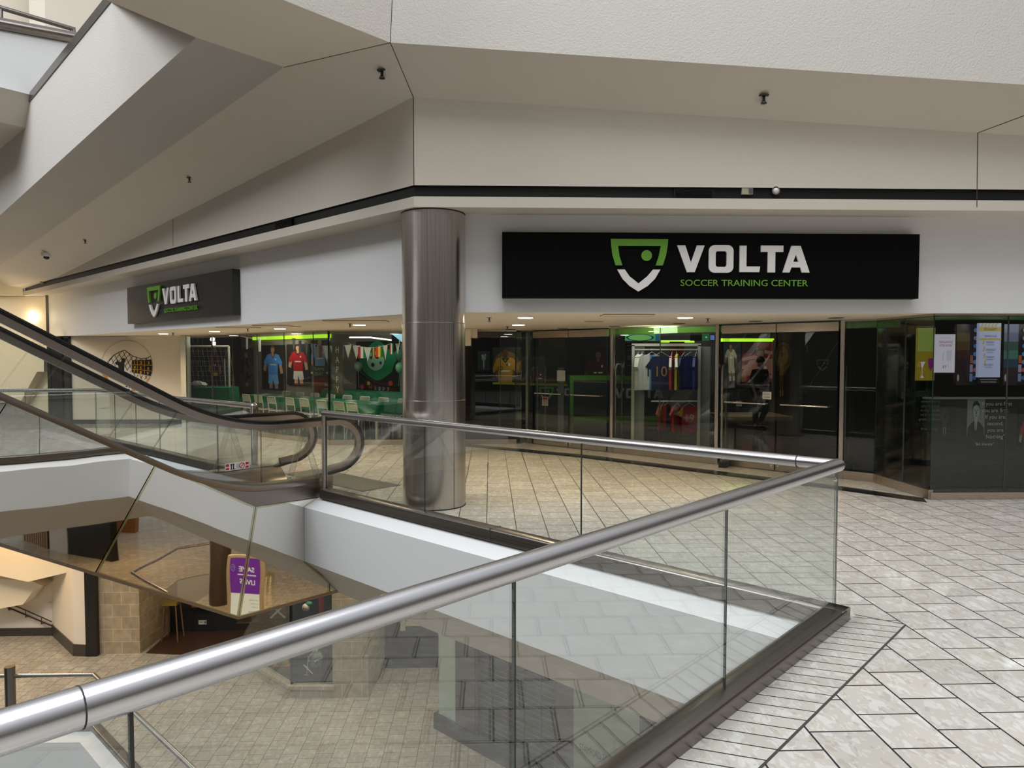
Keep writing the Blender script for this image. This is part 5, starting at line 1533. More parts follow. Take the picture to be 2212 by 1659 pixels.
# bunting strings
def bunting(name, label, a, b, n, cols, size, sag, rng):
    r = thing(name, label, 'bunting', (np.array(a) + np.array(b)) / 2)
    P = lambda t: np.array(a) * (1 - t) + np.array(b) * t - V(0, 0, sag * 4 * t * (1 - t))
    MB().tube([P(k / 16) for k in range(17)], .004, 5).build('string', WHITE, r)
    d = (np.array(b) - np.array(a)); d /= np.linalg.norm(d); d[2] = 0; nn = V(d[1], -d[0], 0)
    for k in range(n):
        c = P((k + .5) / n); w = size * rng.uniform(.9, 1.1); h = cols[k % len(cols)]
        tw = rng.uniform(-.3, .3); dd = d * math.cos(tw) + nn * math.sin(tw)
        if h[0] == '#':
            mb = MB(); hs = h[1:].split('-')
            for j, hh in enumerate(hs): mb.prism([c + dd * (-w * .5 + w * j / len(hs)), c + dd * (-w * .5 + w * (j + 1) / len(hs)), c + dd * (-w * .5 + w * (j + 1) / len(hs)) - V(0, 0, w * 1.1), c + dd * (-w * .5 + w * j / len(hs)) - V(0, 0, w * 1.1)], nn * .003, j)
            mb.build('flag', [hexmat(q_) for q_ in hs], r)
        else: MB().prism([c - dd * w * .5, c + dd * w * .5, c - V(0, 0, w * 1.35)], nn * .003).build('pennant', hexmat(h), r)
    return r


rg = random.Random(5)
bunting('bunting', 'string of white football pennants and small flags hanging above the party tables', on_sum(628, 728, 14.2), on_sum(760, 744, 14.2), 9, ['c8ccc4', '#b8c8d8-8090a0', 'c8c8bc', 'bcc4c8', '#c8a830-3a5a9a-a83a30', 'c8c8c0'], .27, .12, rg)
bunting('bunting', 'string of white pennants with red and green flags in front of the birthday backdrop', on_sum(752, 740, 14.4), on_sum(866, 732, 14.4), 9, ['#c84028-d8c030-306030', 'c4c4ba', '#b02a28-e0e0d8-2a7a40', 'c0c4ba', '#205030-d0b030-a03028'], .24, .16, rg)
bunting('bunting', 'short string of two striped flags near the left end of the angled window', on_sum(520, 726, 14.0), on_sum(575, 730, 14.0), 2, ['#8a8078-c8c0b0-8a8078-c8c0b0', '#98988c-c8c8c0-98988c-c8c8c0'], .33, .04, rg)
# goal with net, dark shirts on the wall at far left inside
ga, gb = on_y(446, 754, 20.6), on_y(494, 748, 20.9)
gl = thing('football_goal', 'small white football goal with a net at the left end inside the shop', 'goal', (gb[0], gb[1], .004))
GW = mat('goal_white', (.42, .42, .36), .5)
MB().tube([V(gb[0], gb[1], .004), gb], .035, 10).build('post', GW, gl, 40)
MB().tube([gb, V(ga[0] - .9, ga[1], gb[2])], .035, 10).build('crossbar', GW, gl, 40)
MB().tube([gb, V(gb[0] - .5, gb[1] + 1.0, gb[2] - .35), V(gb[0] - .5, gb[1] + 1.1, .01)], .02, 8).build('stay', GW, gl, 40)
mb = MB()
for k in range(13): mb.tube([V(gb[0] - .13 * k, gb[1] + .03, gb[2]), V(gb[0] - .13 * k - .1, gb[1] + 1.0, .05)], .004, 4)
for k in range(14):
    f_ = k / 14; mb.tube([V(gb[0] - .1 * f_, gb[1] + .03 + f_, gb[2] * (1 - f_)), V(gb[0] - 1.56 - .1 * f_, gb[1] + .03 + f_, gb[2] * (1 - f_))], .004, 4)
mb.build('net', mat('net_grey', (.28, .28, .24), .7), gl)
# hooks board
bdf = fr_px(404, 728, 444, 822, (0, 22.4, 0), (0, -1, 0))
flat_art('hook_board', 'black board with rows of small pale hooks at the far left inside the shop', 'board', bdf, [(rect(.08 + .26 * i, .10 + .25 * j, .11 + .26 * i, .22 + .25 * j), '8a8a84') for i in range(4) for j in range(4)] + [(rect(.5, .6, .8, .72), '5a3010')], '0a0a0b', .02)
flat_art('player_poster', 'dark poster of a player in a red and black striped shirt behind the goal net', 'poster', fr_px(450, 745, 480, 838, (0, 22.3, 0), (0, -1, 0)), fit(player(.5, -.2, 1.2, '5a1018', '806050', '201814', '101010', 0, 1.3)) + [(rect(.42, .1, .5, .7), '101012'), (rect(.58, .1, .66, .7), '101012'), (rect(.4, .28, .7, .36), 'b08a20')], '0c0c10', .012)
# spots and lime strip of the party room, then added fill lamps
for i, (px, py) in enumerate(((460, 733), (462, 742))):
    p = on_y(px, py, 21.0); t = thing('spot_lamp', ['upper', 'lower'][i] + ' small bright ceiling spot at the left end inside the shop', 'lamp', p, 0, 'ceiling spots at the left end'); MB().lathe([(0, -.05), (.06, -.05), (.06, .05), (0, .05)], p, 14).build('can', WHITE, t, 40); MB().lathe([(0, 0), (.05, 0), (.05, .01), (0, .01)], p + V(0, -.06, 0), 14, 0, (0, -1, 0)).build('lens', LAMP, t)
LIME = mat('lime_glow', (.3, .5, .02), .5, emit=(.50, .95, .03), es=.9)
def lime(x0, y0, x1, y1, lb, pt, n):
    fr = fr_px(x0, y0, x1, y1, pt, n); mb = MB(); mb.prism([fr.p(0, 0), fr.p(1, 0), fr.p(1, 1), fr.p(0, 1)], -fr.n * .05)
    tag(mb.build('light_strip', LIME), lb, 'light')


lime(545, 728, 712, 735, 'lime green glowing strip along the top of the party room partition', on_part(0, 0, .1), PN)
area('party_room_fill', (-3.6, 16.3, 2.7), 1.5, 45, (1, .90, .76), (-4.0, 17.4, 0))  # unseen fill lamps, added to brighten the tables and posters
area('party_room_fill', (-7.2, 20.2, 2.7), 1.2, 20, (1, .9, .76), (-6.8, 20.0, 0))
area('party_room_fill', (-6.3, 20.6, 2.7), 1.2, 45, (1, .88, .72), (-7.2, 22.0, 1.0))  # another unseen lamp, added for the dark partition
area('party_room_fill', (-1.2, 15.3, 2.7), 1.0, 14, (.5, 1, .75), (-1.4, 16.6, 0))
fr = fr_px(776, 728, 850, 738, V(0, 20.0, 0), V(0, -1, 0))
mb = MB(); mb.tube([on_y(755, 729, 17.5), on_y(800, 729, 17.2), on_y(848, 735, 16.8)], .018, 8); tag(mb.build('tube_light', mat('tube_glow', (1, 1, 1), .4, emit=(1, .97, .9), es=1.6), None, 50), 'long white tube light under the ceiling left of the steel column', 'light')
fr = fr_px(846, 720, 872, 742, V(0, 16.5, 0), V(0, -1, 0)); flat_art('screen', 'bright pale blue screen corner beside the steel column', 'screen', fr, [([(0, .95), (1, .95), (1, 0)], 'a8dcf0')], '0c1418', .04, None, .9)

# ---- right half of the shop
def on_back(Y): return V(0, Y, 0), V(0, -1, 0)


# green bulkhead band running behind the doors
GB = mat('green_band', (.10, .30, .03), .5)
ofs = V(s2, s2, 0) * .9
mb = MB(); mb.obox(C0 + ofs - dC * .5 + V(0, 0, 2.175), dC * 7.2, V(s2, s2, 0) * .1, (0, 0, .18))
struct('trim_28', mb, GB, 'bright green painted band above the shop interior', 'band')
area('shop_fill', (3.2, 13.0, 2.7), 1.2, 26, (1, .95, .85), (3.3, 13.2, .6))  # unseen fill lamps, added to brighten the rack, band and posters
area('shop_fill', (6.6, 19.3, 2.7), 1.6, 50, (1, .93, .8), (6.6, 21.8, 1.4))
area('shop_fill', (1.5, 17.6, 2.7), 1.6, 22, (1, .93, .8), (1.3, 21.5, 1.3))
area('shop_fill', (2.6, 11.9, 2.3), .6, 5, (.8, 1, .6), (3.2, 13.0, 2.2), .3)

# clothes rack
RY = 13.2
rk0, rk1 = on_y(1367, 800, RY)[0], on_y(1510, 800, RY)[0]
rzt = on_y(1440, 745, RY)[2]; rz2 = on_y(1440, 755.5, RY)[2]; rz3 = on_y(1440, 867, RY)[2]
rk = thing('clothes_rack', 'white metal clothes rack with two rails of football shirts behind the glass', 'rack', ((rk0 + rk1) / 2, RY, .004))
RW = mat('rack_white', (.62, .61, .56), .5)
for x in (rk0, rk1): MB().box((x, RY, rzt / 2 + .002), (.05, .05, rzt - .004)).build('post', RW, rk)
MB().box(((rk0 + rk1) / 2, RY, rzt), (rk1 - rk0 + .05, .05, .05)).build('top_bar', RW, rk)
RG = mat('rack_panel', (.30, .30, .285), .6)
for x, lb in ((rk0, 1), (rk1, 1)): MB().box((x + .13, RY + .06, (rzt - .03) / 2 + .004), (.20, .02, rzt - .04)).build('side_panel', RG, rk)
MB().tube([V(rk0, RY, rz2), V(rk1, RY, rz2)], .016, 10).build('rail', RW, rk, 40)
MB().tube([V(rk0 + .35, RY, rz3), V(rk1, RY, rz3)], .016, 10).build('rail', RW, rk, 40)


def shirt_mesh(W_=.30, H_=.68, th=.035):
    """local frame: x across, z up from 0 (hanger hook at z=0), y thickness"""
    out = [(-.07, -.075), (-.17, -.12), (-W_ - .02, -.32), (-W_ + .09, -.37), (-.195, -.27), (-.20, -H_ - .07), (.20, -H_ - .07), (.195, -.27), (W_ - .09, -.37), (W_ + .02, -.32), (.17, -.12), (.07, -.075), (.03, -.115), (-.03, -.115)]
    return out


def jersey(label, x, z, yaw, cols, number=None, nh='101010', sc=1.0, cloth='shirts on the upper rail', sleeve=None, lean=0):
    r = thing('football_shirt', label, 'shirt', (x, RY, z), yaw, cloth)
    out = shirt_mesh()
    mb = MB(); mats = [hexmat(c) for c in cols]
    body = [(a * sc, b * sc) for a, b in out]
    n = len(cols)
    # body split into vertical stripes, sleeves in their own colour
    def P(a, b, y): return V(a, y + .012 * math.sin(a * 22), b)
    x0, x1 = -.195 * sc, .195 * sc
    for k in range(max(n * 2 - 1, 1) if n > 1 else 1):
        m_ = (max(n * 2 - 1, 1) if n > 1 else 1)
        a, b = x0 + (x1 - x0) * k / m_, x0 + (x1 - x0) * (k + 1) / m_
        def topz(u):
            u = abs(u) / sc
            return (-.115 if u < .03 else -.115 + (u - .03) * 1.0 if u < .07 else -.075 - (u - .07) * .45) * sc
        um = (a + b) / 2
        pts = [(a, topz(a)), (um, topz(um)), (b, topz(b)), (b, -.75 * sc), (a, -.75 * sc)]
        mb.prism([P(u, v, -.02) for u, v in pts], V(0, .04, 0), k % n)
    for s_ in (-1, 1):
        pts = [(s_ * .17 * sc, -.12 * sc), (s_ * .32 * sc, -.32 * sc), (s_ * .21 * sc, -.38 * sc), (s_ * .18 * sc, -.27 * sc)]
        mb.prism([P(u, v, -.022) for u, v in pts], V(0, .044, 0), n if sleeve else 0)
    if sleeve: mats.append(hexmat(sleeve))
    mb.build('body', mats, r, 30, True)
    mb = MB(); mb.tube([(-.16 * sc, 0, -.13 * sc), (-.03 * sc, 0, -.055 * sc), (0, 0, -.045 * sc), (.03 * sc, 0, -.055 * sc), (.16 * sc, 0, -.13 * sc)], .006, 6); mb.tube([(0, 0, -.045 * sc), (0, 0, -.01), (.012, 0, .012), (.0, 0, .022), (-.014, 0, .014)], .004, 6)
    mb.build('hanger', mat('hanger_grey', (.42, .43, .42), .4), r, 40, True)
    if number:
        mb = MB(); mb.text(number, (0, -.034, -.50 * sc), (1, 0, 0), (0, 0, 1), h=.20 * sc, align='C', depth=.0)
        mb.build('number', hexmat(nh), r, None, True, False)
    return r


g3 = lambda x: 1340 + x / 6.914
def rx(x): return on_y(g3(x), 800, RY)[0]


up = 'shirts on the upper rail'
jersey('white shirt with blue stripes turned edge on, first at the left of the upper rail', rx(270), rz2, 1.15, ['d8d8d4', '5a8ab8'], sc=1.0, cloth=up)
jersey('white shirt with blue stripes, second from the left on the upper rail', rx(335), rz2, .95, ['d8d8d4', '5a8ab8'], cloth=up)
jersey('white and sky blue striped shirt with a black 10 facing the glass', rx(470), rz2, .28, ['d4d6d4', '5a98c8'], '10', '0c0c10', cloth=up)
jersey('navy shirt with a gold 10 in the middle of the upper rail', rx(610), rz2, .15, ['1c2250'], '10', 'a88a48', cloth=up)
jersey('red shirt with white sleeves behind the yellow one on the upper rail', rx(770), rz2, 1.2, ['a01c20'], None, sleeve='d0ccc4', cloth=up)
jersey('yellow shirt with red and white sides hanging edge on in the upper rail', rx(840), rz2, 1.28, ['c8b020', 'a81c20'], None, sleeve='d8d4cc', cloth=up)
jersey('dark blue shirt third from the right on the upper rail', rx(960), rz2, .9, ['141c4c'], cloth=up)
jersey('royal blue shirt second from the right on the upper rail', rx(1050), rz2, .5, ['18266c'], cloth=up)
jersey('blue shirt at the right end of the upper rail', rx(1135), rz2, 1.1, ['1c3080'], cloth=up)
lo = 'shirts on the lower rail'
jersey('dark red shirt with a white side at the left of the lower rail', rx(600), rz3, 1.1, ['7a1418', 'c8c4bc'], sc=.72, cloth=lo)
jersey('dark red shirt with gold shoulders, second from left on the lower rail', rx(645), rz3, .9, ['8a1418'], sleeve='b08a20', sc=.76, cloth=lo)
jersey('dark red shirt with a navy panel in the middle of the lower rail', rx(710), rz3, .35, ['8a1418', '1c2850'], sc=.76, cloth=lo)
jersey('red shirt with a badge on its sleeve, second from right on the lower rail', rx(850), rz3, .8, ['98181c'], sleeve='a8383a', sc=.76, cloth=lo)
jersey('red shirt with gold shoulders and a yellow 19 at the right of the lower rail', rx(1035), rz3, .2, ['8e1a20'], '19', 'c8a028', sleeve='b08a20', sc=.78, cloth=lo)

# reception counter with green border
cy_ = 19.3
cfr = fr_px(1232, 812, 1420, 910, *on_back(cy_))
ct2 = thing('reception_counter', 'dark reception counter framed in green with the shop name on its front', 'counter', V(cfr.o[0] + cfr.w / 2, cy_, .004))
MB().prism([V(cfr.o[0], cy_, .004), V(cfr.o[0] + cfr.w, cy_, .004), V(cfr.o[0] + cfr.w, cy_ + .6, .004), V(cfr.o[0], cy_ + .6, .004)], (0, 0, cfr.o[2] + cfr.h - .004)).build('body', mat('counter_grey', (.03, .035, .04), .3), ct2)
zt_ = cfr.o[2] + cfr.h
mb = MB(); mb.obox((cfr.o[0] - .02, cy_ - .03, zt_ - .12), (cfr.w + .04, 0, 0), (0, .66, 0), (0, 0, .13)); mb.build('top_band', GB, ct2)
mb = MB(); mb.obox((cfr.o[0] - .02, cy_ - .03, .004), (.1, 0, 0), (0, .03, 0), (0, 0, zt_ - .1)); mb.build('end_band', GB, ct2)
mb = MB(); mb.obox((cfr.o[0] - .02, cy_ - .03, .004), (cfr.w + .04, 0, 0), (0, .03, 0), (0, 0, .1)); mb.build('foot_band', GB, ct2)
GREYL = mat('counter_letter', (.34, .35, .36), .5)
ol = on_y(1327, 838, cy_ - .004); sc2 = .27 / 110
volta_sign(V(ol[0] - (771 - 497) * sc2, cy_ - .004, ol[2] + .05), V(1, 0, 0), V(0, 0, -1), V(0, -1, 0), sc2, ct2, depth=.006, gm=mat('counter_green', (.03, .07, .02), .5), wm=GREYL, emblem=False)
cfr2 = fr_px(1155, 828, 1228, 925, *on_back(17.6))
ct3 = thing('display_plinth', 'dark plinth with a partly hidden shop name behind the left glass doors', 'plinth', V(cfr2.o[0] + cfr2.w / 2, 17.6, .004))
MB().obox((cfr2.o[0], 17.6, .004), (cfr2.w, 0, 0), (0, .5, 0), (0, 0, cfr2.o[2] + cfr2.h - .004)).build('body', mat('counter_grey', (.03, .035, .04), .3), ct3)
ol = on_y(1164, 836, 17.59); volta_sign(V(ol[0], 17.594, ol[2]), V(1, 0, 0), V(0, 0, -1), V(0, -1, 0), .27 / 170, ct3, depth=.006, gm=GB, wm=GREYL, sub=False, word='VO')
fr = fr_px(1205, 796, 1218, 916, *on_back(15.6)); nst = thing('notice_stand', 'slim grey upright stand with a pale card behind the left door leaf', 'stand', V(fr.o[0] + fr.w / 2, 15.6, .004))
MB().obox((fr.o[0], 15.6, .004), (fr.w, 0, 0), (0, .03, 0), (0, 0, 1.5)).build('upright', mat('stand_grey', (.16, .16, .15), .5), nst); MB().obox((fr.o[0] - .1, 15.4, .004), (fr.w + .2, 0, 0), (0, .4, 0), (0, 0, .02)).build('foot', BLACK, nst)
mb = MB(); pa_, pb_ = on_y(1064, 830, 16.6), on_y(1225, 834, 16.6)
mb.obox(pa_, pb_ - pa_, (0, .004, 0), (0, 0, .05)); tag(mb.build('barrier_tape', mat('tape_yellow', (.42, .36, .02), .5)), 'yellow barrier tape stretched across behind the left doors', 'tape')
# posters on the right side
flat_art('player_poster', 'large poster of a player in a yellow shirt right of the steel column', 'poster', fr_px(1064, 750, 1124, 826, *on_back(18.0)), [(circ(.5, .45, .5, .44, 24), '6a4a08'), ([(.8, .5), (1, .62), (1, .3), (.85, .2)], 'a86a10')] + fit(player(.46, -.75, 1.75, 'b8861c', '4a2e1c', '14100c', 'b8861c', 0, 1.0)) + [(circ(.52, .50, .03, .04, 8), '2a5a30')], '100c06', .012, 'player posters on the right', None, [('10', .28, .34, .13, '181008', 'C')])
flat_art('player_poster', 'dark poster of a shouting player between the left glass doors', 'poster', fr_px(1262, 752, 1322, 812, *on_back(21.6)), fit(player(.5, -1.2, 2.15, '401014', '6a4a3c', '120c0a', '401014', 0, .8)) + [(rect(.45, 0, .5, .3), '0a0a0c')], '08080a', .012, 'player posters on the right')
flat_art('player_poster', 'dark poster of crouching players behind the left glass door', 'poster', fr_px(1126, 770, 1178, 832, *on_back(19.8)), fit(player(.35, -.4, 1.1, '2a3a22', '5a4030', '18120e', '26301e', .3)) + fit(player(.75, -.5, 1.2, '50242c', '5a4030', '18120e', '30181c', -.2)), '0a0c0a', .012, 'player posters on the right')
flat_art('player_poster', 'framed poster of a player in a pale kit kicking, right of the shirt rack', 'poster', fr_px(1563, 739, 1600, 825, *on_back(21.6)), [(rect(0, 0, 1, .3), '2c3418'), (rect(.55, .3, 1, .7), '3a3040')] + fit(player(.42, .02, .96, 'b0aa98', '7a5a40', '20160f', 'b0aa98', -.1, 1.3)), '1c2430', .012, 'player posters on the right')
flat_art('player_poster', 'poster of a man before a red and white striped flag behind the right doors', 'poster', fr_px(1602, 739, 1690, 825, *on_back(21.6)), [([(0, .12 + .2 * k), (.3, .18 + .2 * k), (.7, .08 + .2 * k), (1, .16 + .2 * k), (1, .25 + .2 * k), (.7, .17 + .2 * k), (.3, .27 + .2 * k), (0, .21 + .2 * k)], 'a88078') for k in range(4)] + [(rect(0, .72, .35, 1), '301420')] + fit(player(.45, -.9, 1.75, 'b07a6c', '8a5a48', '1c1210', 'b07a6c', 0, .9)), '7a1c24', .012, 'player posters on the right')
flat_art('player_poster', 'tall glowing gold poster of a player with arms spread behind the right doors', 'poster', fr_px(1668, 735, 1706, 862, *on_back(17.4)), [(circ(.6, .72, .45, .25, 24), '8a6a28'), (circ(.62, .74, .25, .15, 20), 'd8b060')] + fit(player(.5, .04, .9, 'd8a860', 'a8683c', '1a100a', '8a4c2a', 0, .85)), '120c0a', .012, 'player posters on the right', None, [])
flat_art('trophy_poster', 'dark blue poster with a white trophy right of the steel column', 'poster', fr_px(1032, 758, 1058, 800, *on_back(17.5)), [(circ(.5, .30, .06, .25, 10), 'b8b8b0'), (circ(.5, .62, .18, .14, 12), 'a8a8a0'), (circ(.4, .74, .1, .08, 10), 'c8c8c0'), (circ(.62, .78, .1, .08, 10), 'a0a098')], '20283a', .012)
flat_art('player_poster', 'dark text panel with small pictures left of the shirt rack', 'poster', fr_px(1350, 740, 1390, 812, *on_back(18.6)), [(rect(.1, .9, .6, .93), '8a8a88'), (rect(.1, .8, .7, .82), '6a6a68'), (rect(.1, .75, .6, .77), '6a6a68'), (rect(.12, .48, .4, .62), '50605a'), (rect(.5, .48, .8, .62), '50605a'), (rect(.1, .3, .8, .32), '6a6a30')], '111214', .012)
flat_art('red_banner', 'bright red banner of a player behind the shirts on the upper rail', 'banner', fr_px(1446, 738, 1478, 815, *on_back(19.0)), fit(player(.55, -.6, 1.5, 'a81810', '8a5a40', '1a0e0a', 'a81810', 0, .9)), 'd83a20', .012)
lime(1428, 735, 1500, 740, 'lime green glowing strip behind the top of the shirt rack', *on_back(20.8))
lime(1556, 731, 1672, 738, 'lime green glowing strip above the posters behind the right doors', *on_back(21.2))
flat_art('screen', 'wall screen showing a green stadium oval above the shirt rack', 'screen', fr_px(1351, 721, 1426, 736, *on_back(16.8)), [(circ(.42, .45, .40, .50, 24), '1c3a5a'), (circ(.42, .45, .34, .42, 24), '7ec86a'), (rect(.86, .0, 1, 1), '2a6a8a')], '58b060', .05, None, .55)
flat_art('screen', 'wall screen showing a player on a green pitch above the right end of the rack', 'screen', fr_px(1492, 721, 1546, 736, *on_back(16.8)), [(rect(.45, 0, .75, 1), '2f7a48'), (circ(.62, .5, .04, .12, 8), 'd8d8e0'), (rect(.78, .1, .95, .8), '7a90e0')], '0a0c0e', .05, None, .5)
# low wooden platform
mb = MB(); a_, b_ = on_y(1556, 905, 20.0), on_y(1700, 905, 20.0); mb.obox((a_[0], 19.6, .006), (b_[0] - a_[0], 0, 0), (0, 1.6, 0), (0, 0, .05)); tag(mb.build('wooden_platform', mat('platform_wood', (.30, .22, .13), .5)), 'low pale wooden platform on the shop floor behind the right doors', 'platform')
# security gates
for px, Yg, lb in ((1161, 14.9, 'pale tall security gate behind the left leaf of the left glass doors'), (1329, 13.1, 'pale tall security gate beside the post left of the shirt rack'), (1560, 11.0, 'pale tall security gate at the left side of the right glass doors'), (1826, 10.2, 'pale tall security gate right of the right glass doors')):
    x = on_y(px, 830, Yg)[0]
    gt = thing('security_gate', lb, 'security gate', (x, Yg, .004), 0, 'security gates by the doors')
    GG = glass('gate_acrylic', (.80, .82, .78)); fm = mat('gate_grey', (.17, .17, .16), .4)
    P = [V(x, Yg - .0, .06), V(x, Yg, 1.50), V(x + .04, Yg + .08, 1.60), V(x + .16, Yg + .32, 1.60), V(x + .2, Yg + .4, 1.50), V(x + .2, Yg + .4, .06)]
    MB().tube(P, .016, 8).build('frame', fm, gt, 40)
    MB().obox(V(x - .06, Yg - .05, .004), (.32, .5, 0), (.10, -.06, 0), (0, 0, .09)).build('foot', BLACK, gt)
# door stickers (codes are left out)
def on_door(fr_): return fr_


fr = fr_px(1647, 846, 1666, 862, C0 + nC * .016, nC)
flat_art('glass_sticker', 'white member sticker on the left leaf of the right glass doors', 'sticker', fr, [], 'c8c8c4', .003, None, None, [('N.A.E.M.', .5, .55, .26, '202020', 'C', .72), ('member', .5, .18, .24, '202020', 'C', .72)])
fr = fr_px(1171, 857, 1184, 876, C0 + nC * .016, nC)
flat_art('glass_sticker', 'small printed notice on the left leaf of the left glass doors', 'sticker', fr, [(rect(.1, .68, .9, .94), '50262a'), (rect(.1, .55, .9, .6), '404040'), (rect(.1, .4, .9, .45), '404040'), (rect(.1, .25, .9, .3), '404040'), (rect(.3, .1, .7, .14), '404040')], '8a8a86', .003)
fr = fr_px(1203, 800, 1221, 823, C0 + nC * .016, nC)
flat_art('glass_sticker', 'plain pale card stuck on the right edge of the left door leaf', 'sticker', fr, [], '9a9c98', .003)
fr = fr_px(1590, 866, 1602, 877, C0 + nC * .016, nC)
flat_art('glass_sticker', 'tiny printed notice below the handle of the right doors', 'sticker', fr, [(rect(.1, .6, .9, .7), '303030'), (rect(.1, .35, .9, .45), '303030'), (rect(.2, .12, .8, .2), '303030')], '70706c', .003)
# emblem on a dark inner panel
pf = fr_px(1726, 735, 1806, 960, *on_back(13.6))
pn = thing('emblem_panel', 'black inner panel with the green and white shield emblem behind the right door', 'panel', V(pf.o[0] + pf.w / 2, 13.6, .004))
MB().obox((pf.o[0], 13.6, .004), (pf.w, 0, 0), (0, .06, 0), (0, 0, 2.3)).build('board', mat('panel_black', (.012, .011, .010), .4), pn)
ol = on_y(1763, 776, 13.59); er = on_y(1791, 776, 13.59); volta_sign(V(ol[0], 13.595, ol[2]), V(1, 0, 0), V(0, 0, -1), V(0, -1, 0), (er[0] - ol[0]) / 236, pn, depth=.005, gm=mat('emblem_green', (.10, .26, .04), .5), wm=mat('emblem_grey', (.25, .25, .25), .5), word=False, sub=False)

# ---- screens and portraits behind the far right window
EY = 9.15
pt = on_back(EY)
SE = .42
flat_art('screen', 'white lit screen reading MARGARITAS AFTER WORK in the far right window', 'screen', fr_px(2020, 722, 2062, 805, *pt), [([(.35, .30), (.38, .55), (.42, .56), (.40, .30)], 'c0b8cc'), ([(.55, .32), (.55, .58), (.85, .58), (.80, .32)], 'c8c2d4'), (rect(.62, .12, .66, .32), 'c8c2d4')], 'ddd4e6', .05, 'screens in the far right window', SE, [('ARE YOU COMING?', .5, .90, .018, '6a6070', 'C', .5), ('MARGARITAS', .5, .77, .06, '8a4a30', 'C', .68), ('AFTER WORK', .5, .68, .06, '8a4a30', 'C', .68), ('ET', .48, .12, .07, '303038', 'C', .2)])
flat_art('screen', 'white and yellow lit screen listing training rules by weekday', 'screen', fr_px(2113, 698, 2160, 815, *pt), [(rect(0, .85, 1, .93), 'b8a050')] + [([(.05 + .16 * k, .93), (.13 + .16 * k, .93), (.2 + .16 * k, 1.0), (.12 + .16 * k, 1.0)], 'b8a050') for k in range(5)] + [(rect(0, .69, 1, .72), 'b8a050')] + [([(.14 + .03 * (3 - k), .22 + .13 * k), (.2 + .03 * (3 - k), .22 + .13 * k), (.23 + .03 * (3 - k), .31 + .13 * k), (.17 + .03 * (3 - k), .31 + .13 * k)], 'b8a050') for k in range(4)], 'b4b8dc', .05, 'screens in the far right window', SE,
         [('SFZ ACADEMY', .5, .865, .05, '202024', 'C', .6), ('TRAINING RULES', .5, .745, .035, '202024', 'C', .56), ('MONDAY', .5, .63, .04, '202024', 'C', .36), ('WHITE JERSEY', .5, .59, .022, '202024', 'C', .34), ('WEDNESDAY', .52, .49, .04, '202024', 'C', .46), ('BLUE JERSEY', .5, .45, .022, '202024', 'C', .3), ('THURSDAY', .5, .355, .04, '202024', 'C', .4), ('ORANGE JERSEY', .48, .315, .022, '202024', 'C', .36), ('SATURDAY', .46, .215, .04, '202024', 'C', .4), ('WHITE JERSEY', .44, .175, .022, '202024', 'C', .32)])
flat_art('screen_caption', 'white caption strip about shirts and training balls below the training rules screen', 'caption', fr_px(2112, 816, 2158, 829, *pt), [], '0c0a0c', .03, None, SE, [('ALL PLAYERS WITH WHITE SHORTS,', .5, .62, .2, 'b8b0c4', 'C', .8), ('WHITE SOCKS & TRAINING BALL', .5, .2, .2, 'b8b0c4', 'C', .72)])
flat_art('screen', 'yellow green lit screen with two cocktails left of the window corner', 'screen', fr_px(1981, 708, 2018, 822, *on_back(9.6)), [(rect(0, .55, 1, 1), '8a9a50'), ([(.10, .35), (.45, .36), (.30, .24), (.29, .1), (.40, .05), (.15, .05), (.26, .1), (.26, .24)], 'd8c8d0'), ([(.60, .42), (.92, .42), (.90, .28), (.78, .18), (.64, .26)], '7a2a6a'), (circ(.1, .30, .12, .05, 10), 'b07850')], '8a7a20', .05, 'screens in the far right window', SE)
def app_board(label, x0, x1, cols):
    sh = []
    for i, c in enumerate(cols): sh.append((rect(0, 1 - (i + 1) / len(cols), .62, 1 - i / len(cols)), c))
    for k in range(7): sh.append((circ(.86, .12 + .13 * k, .09, .035, 14), ['5a6aa8', 'b85a60', '7a88b8', '4a90d0', '4a78c0', '8a8a98', '7a8aa8'][k]))
    for k in range(3): sh.append((rect(.62, .06 + .15 * k, .76, .19 + .15 * k), ['7a90c0', 'a898b8', 'b05a30'][k]))
    sh.append((circ(.08, .12, .05, .06, 12), 'b0a8b8'))
    return flat_art('menu_screen', label, 'screen', fr_px(x0, 700, x1, 832, *on_back(EY + .12)), sh, '120c10', .05, 'menu screens in the far right window', SE * .55, [])


app_board('dark menu screen of pictures and round icons between the two white screens', 2064, 2110, ['4a3a30', '6a5a30', '5a4018', '402018', '30141c', '201014', '281a14'])
app_board('menu screen of blue green pictures and round icons at the right edge', 2166, 2216, ['8a90b0', '7a7a9a', '3a5a50', '4a7a70', '2a4a58', '3a2430', '28202c'])
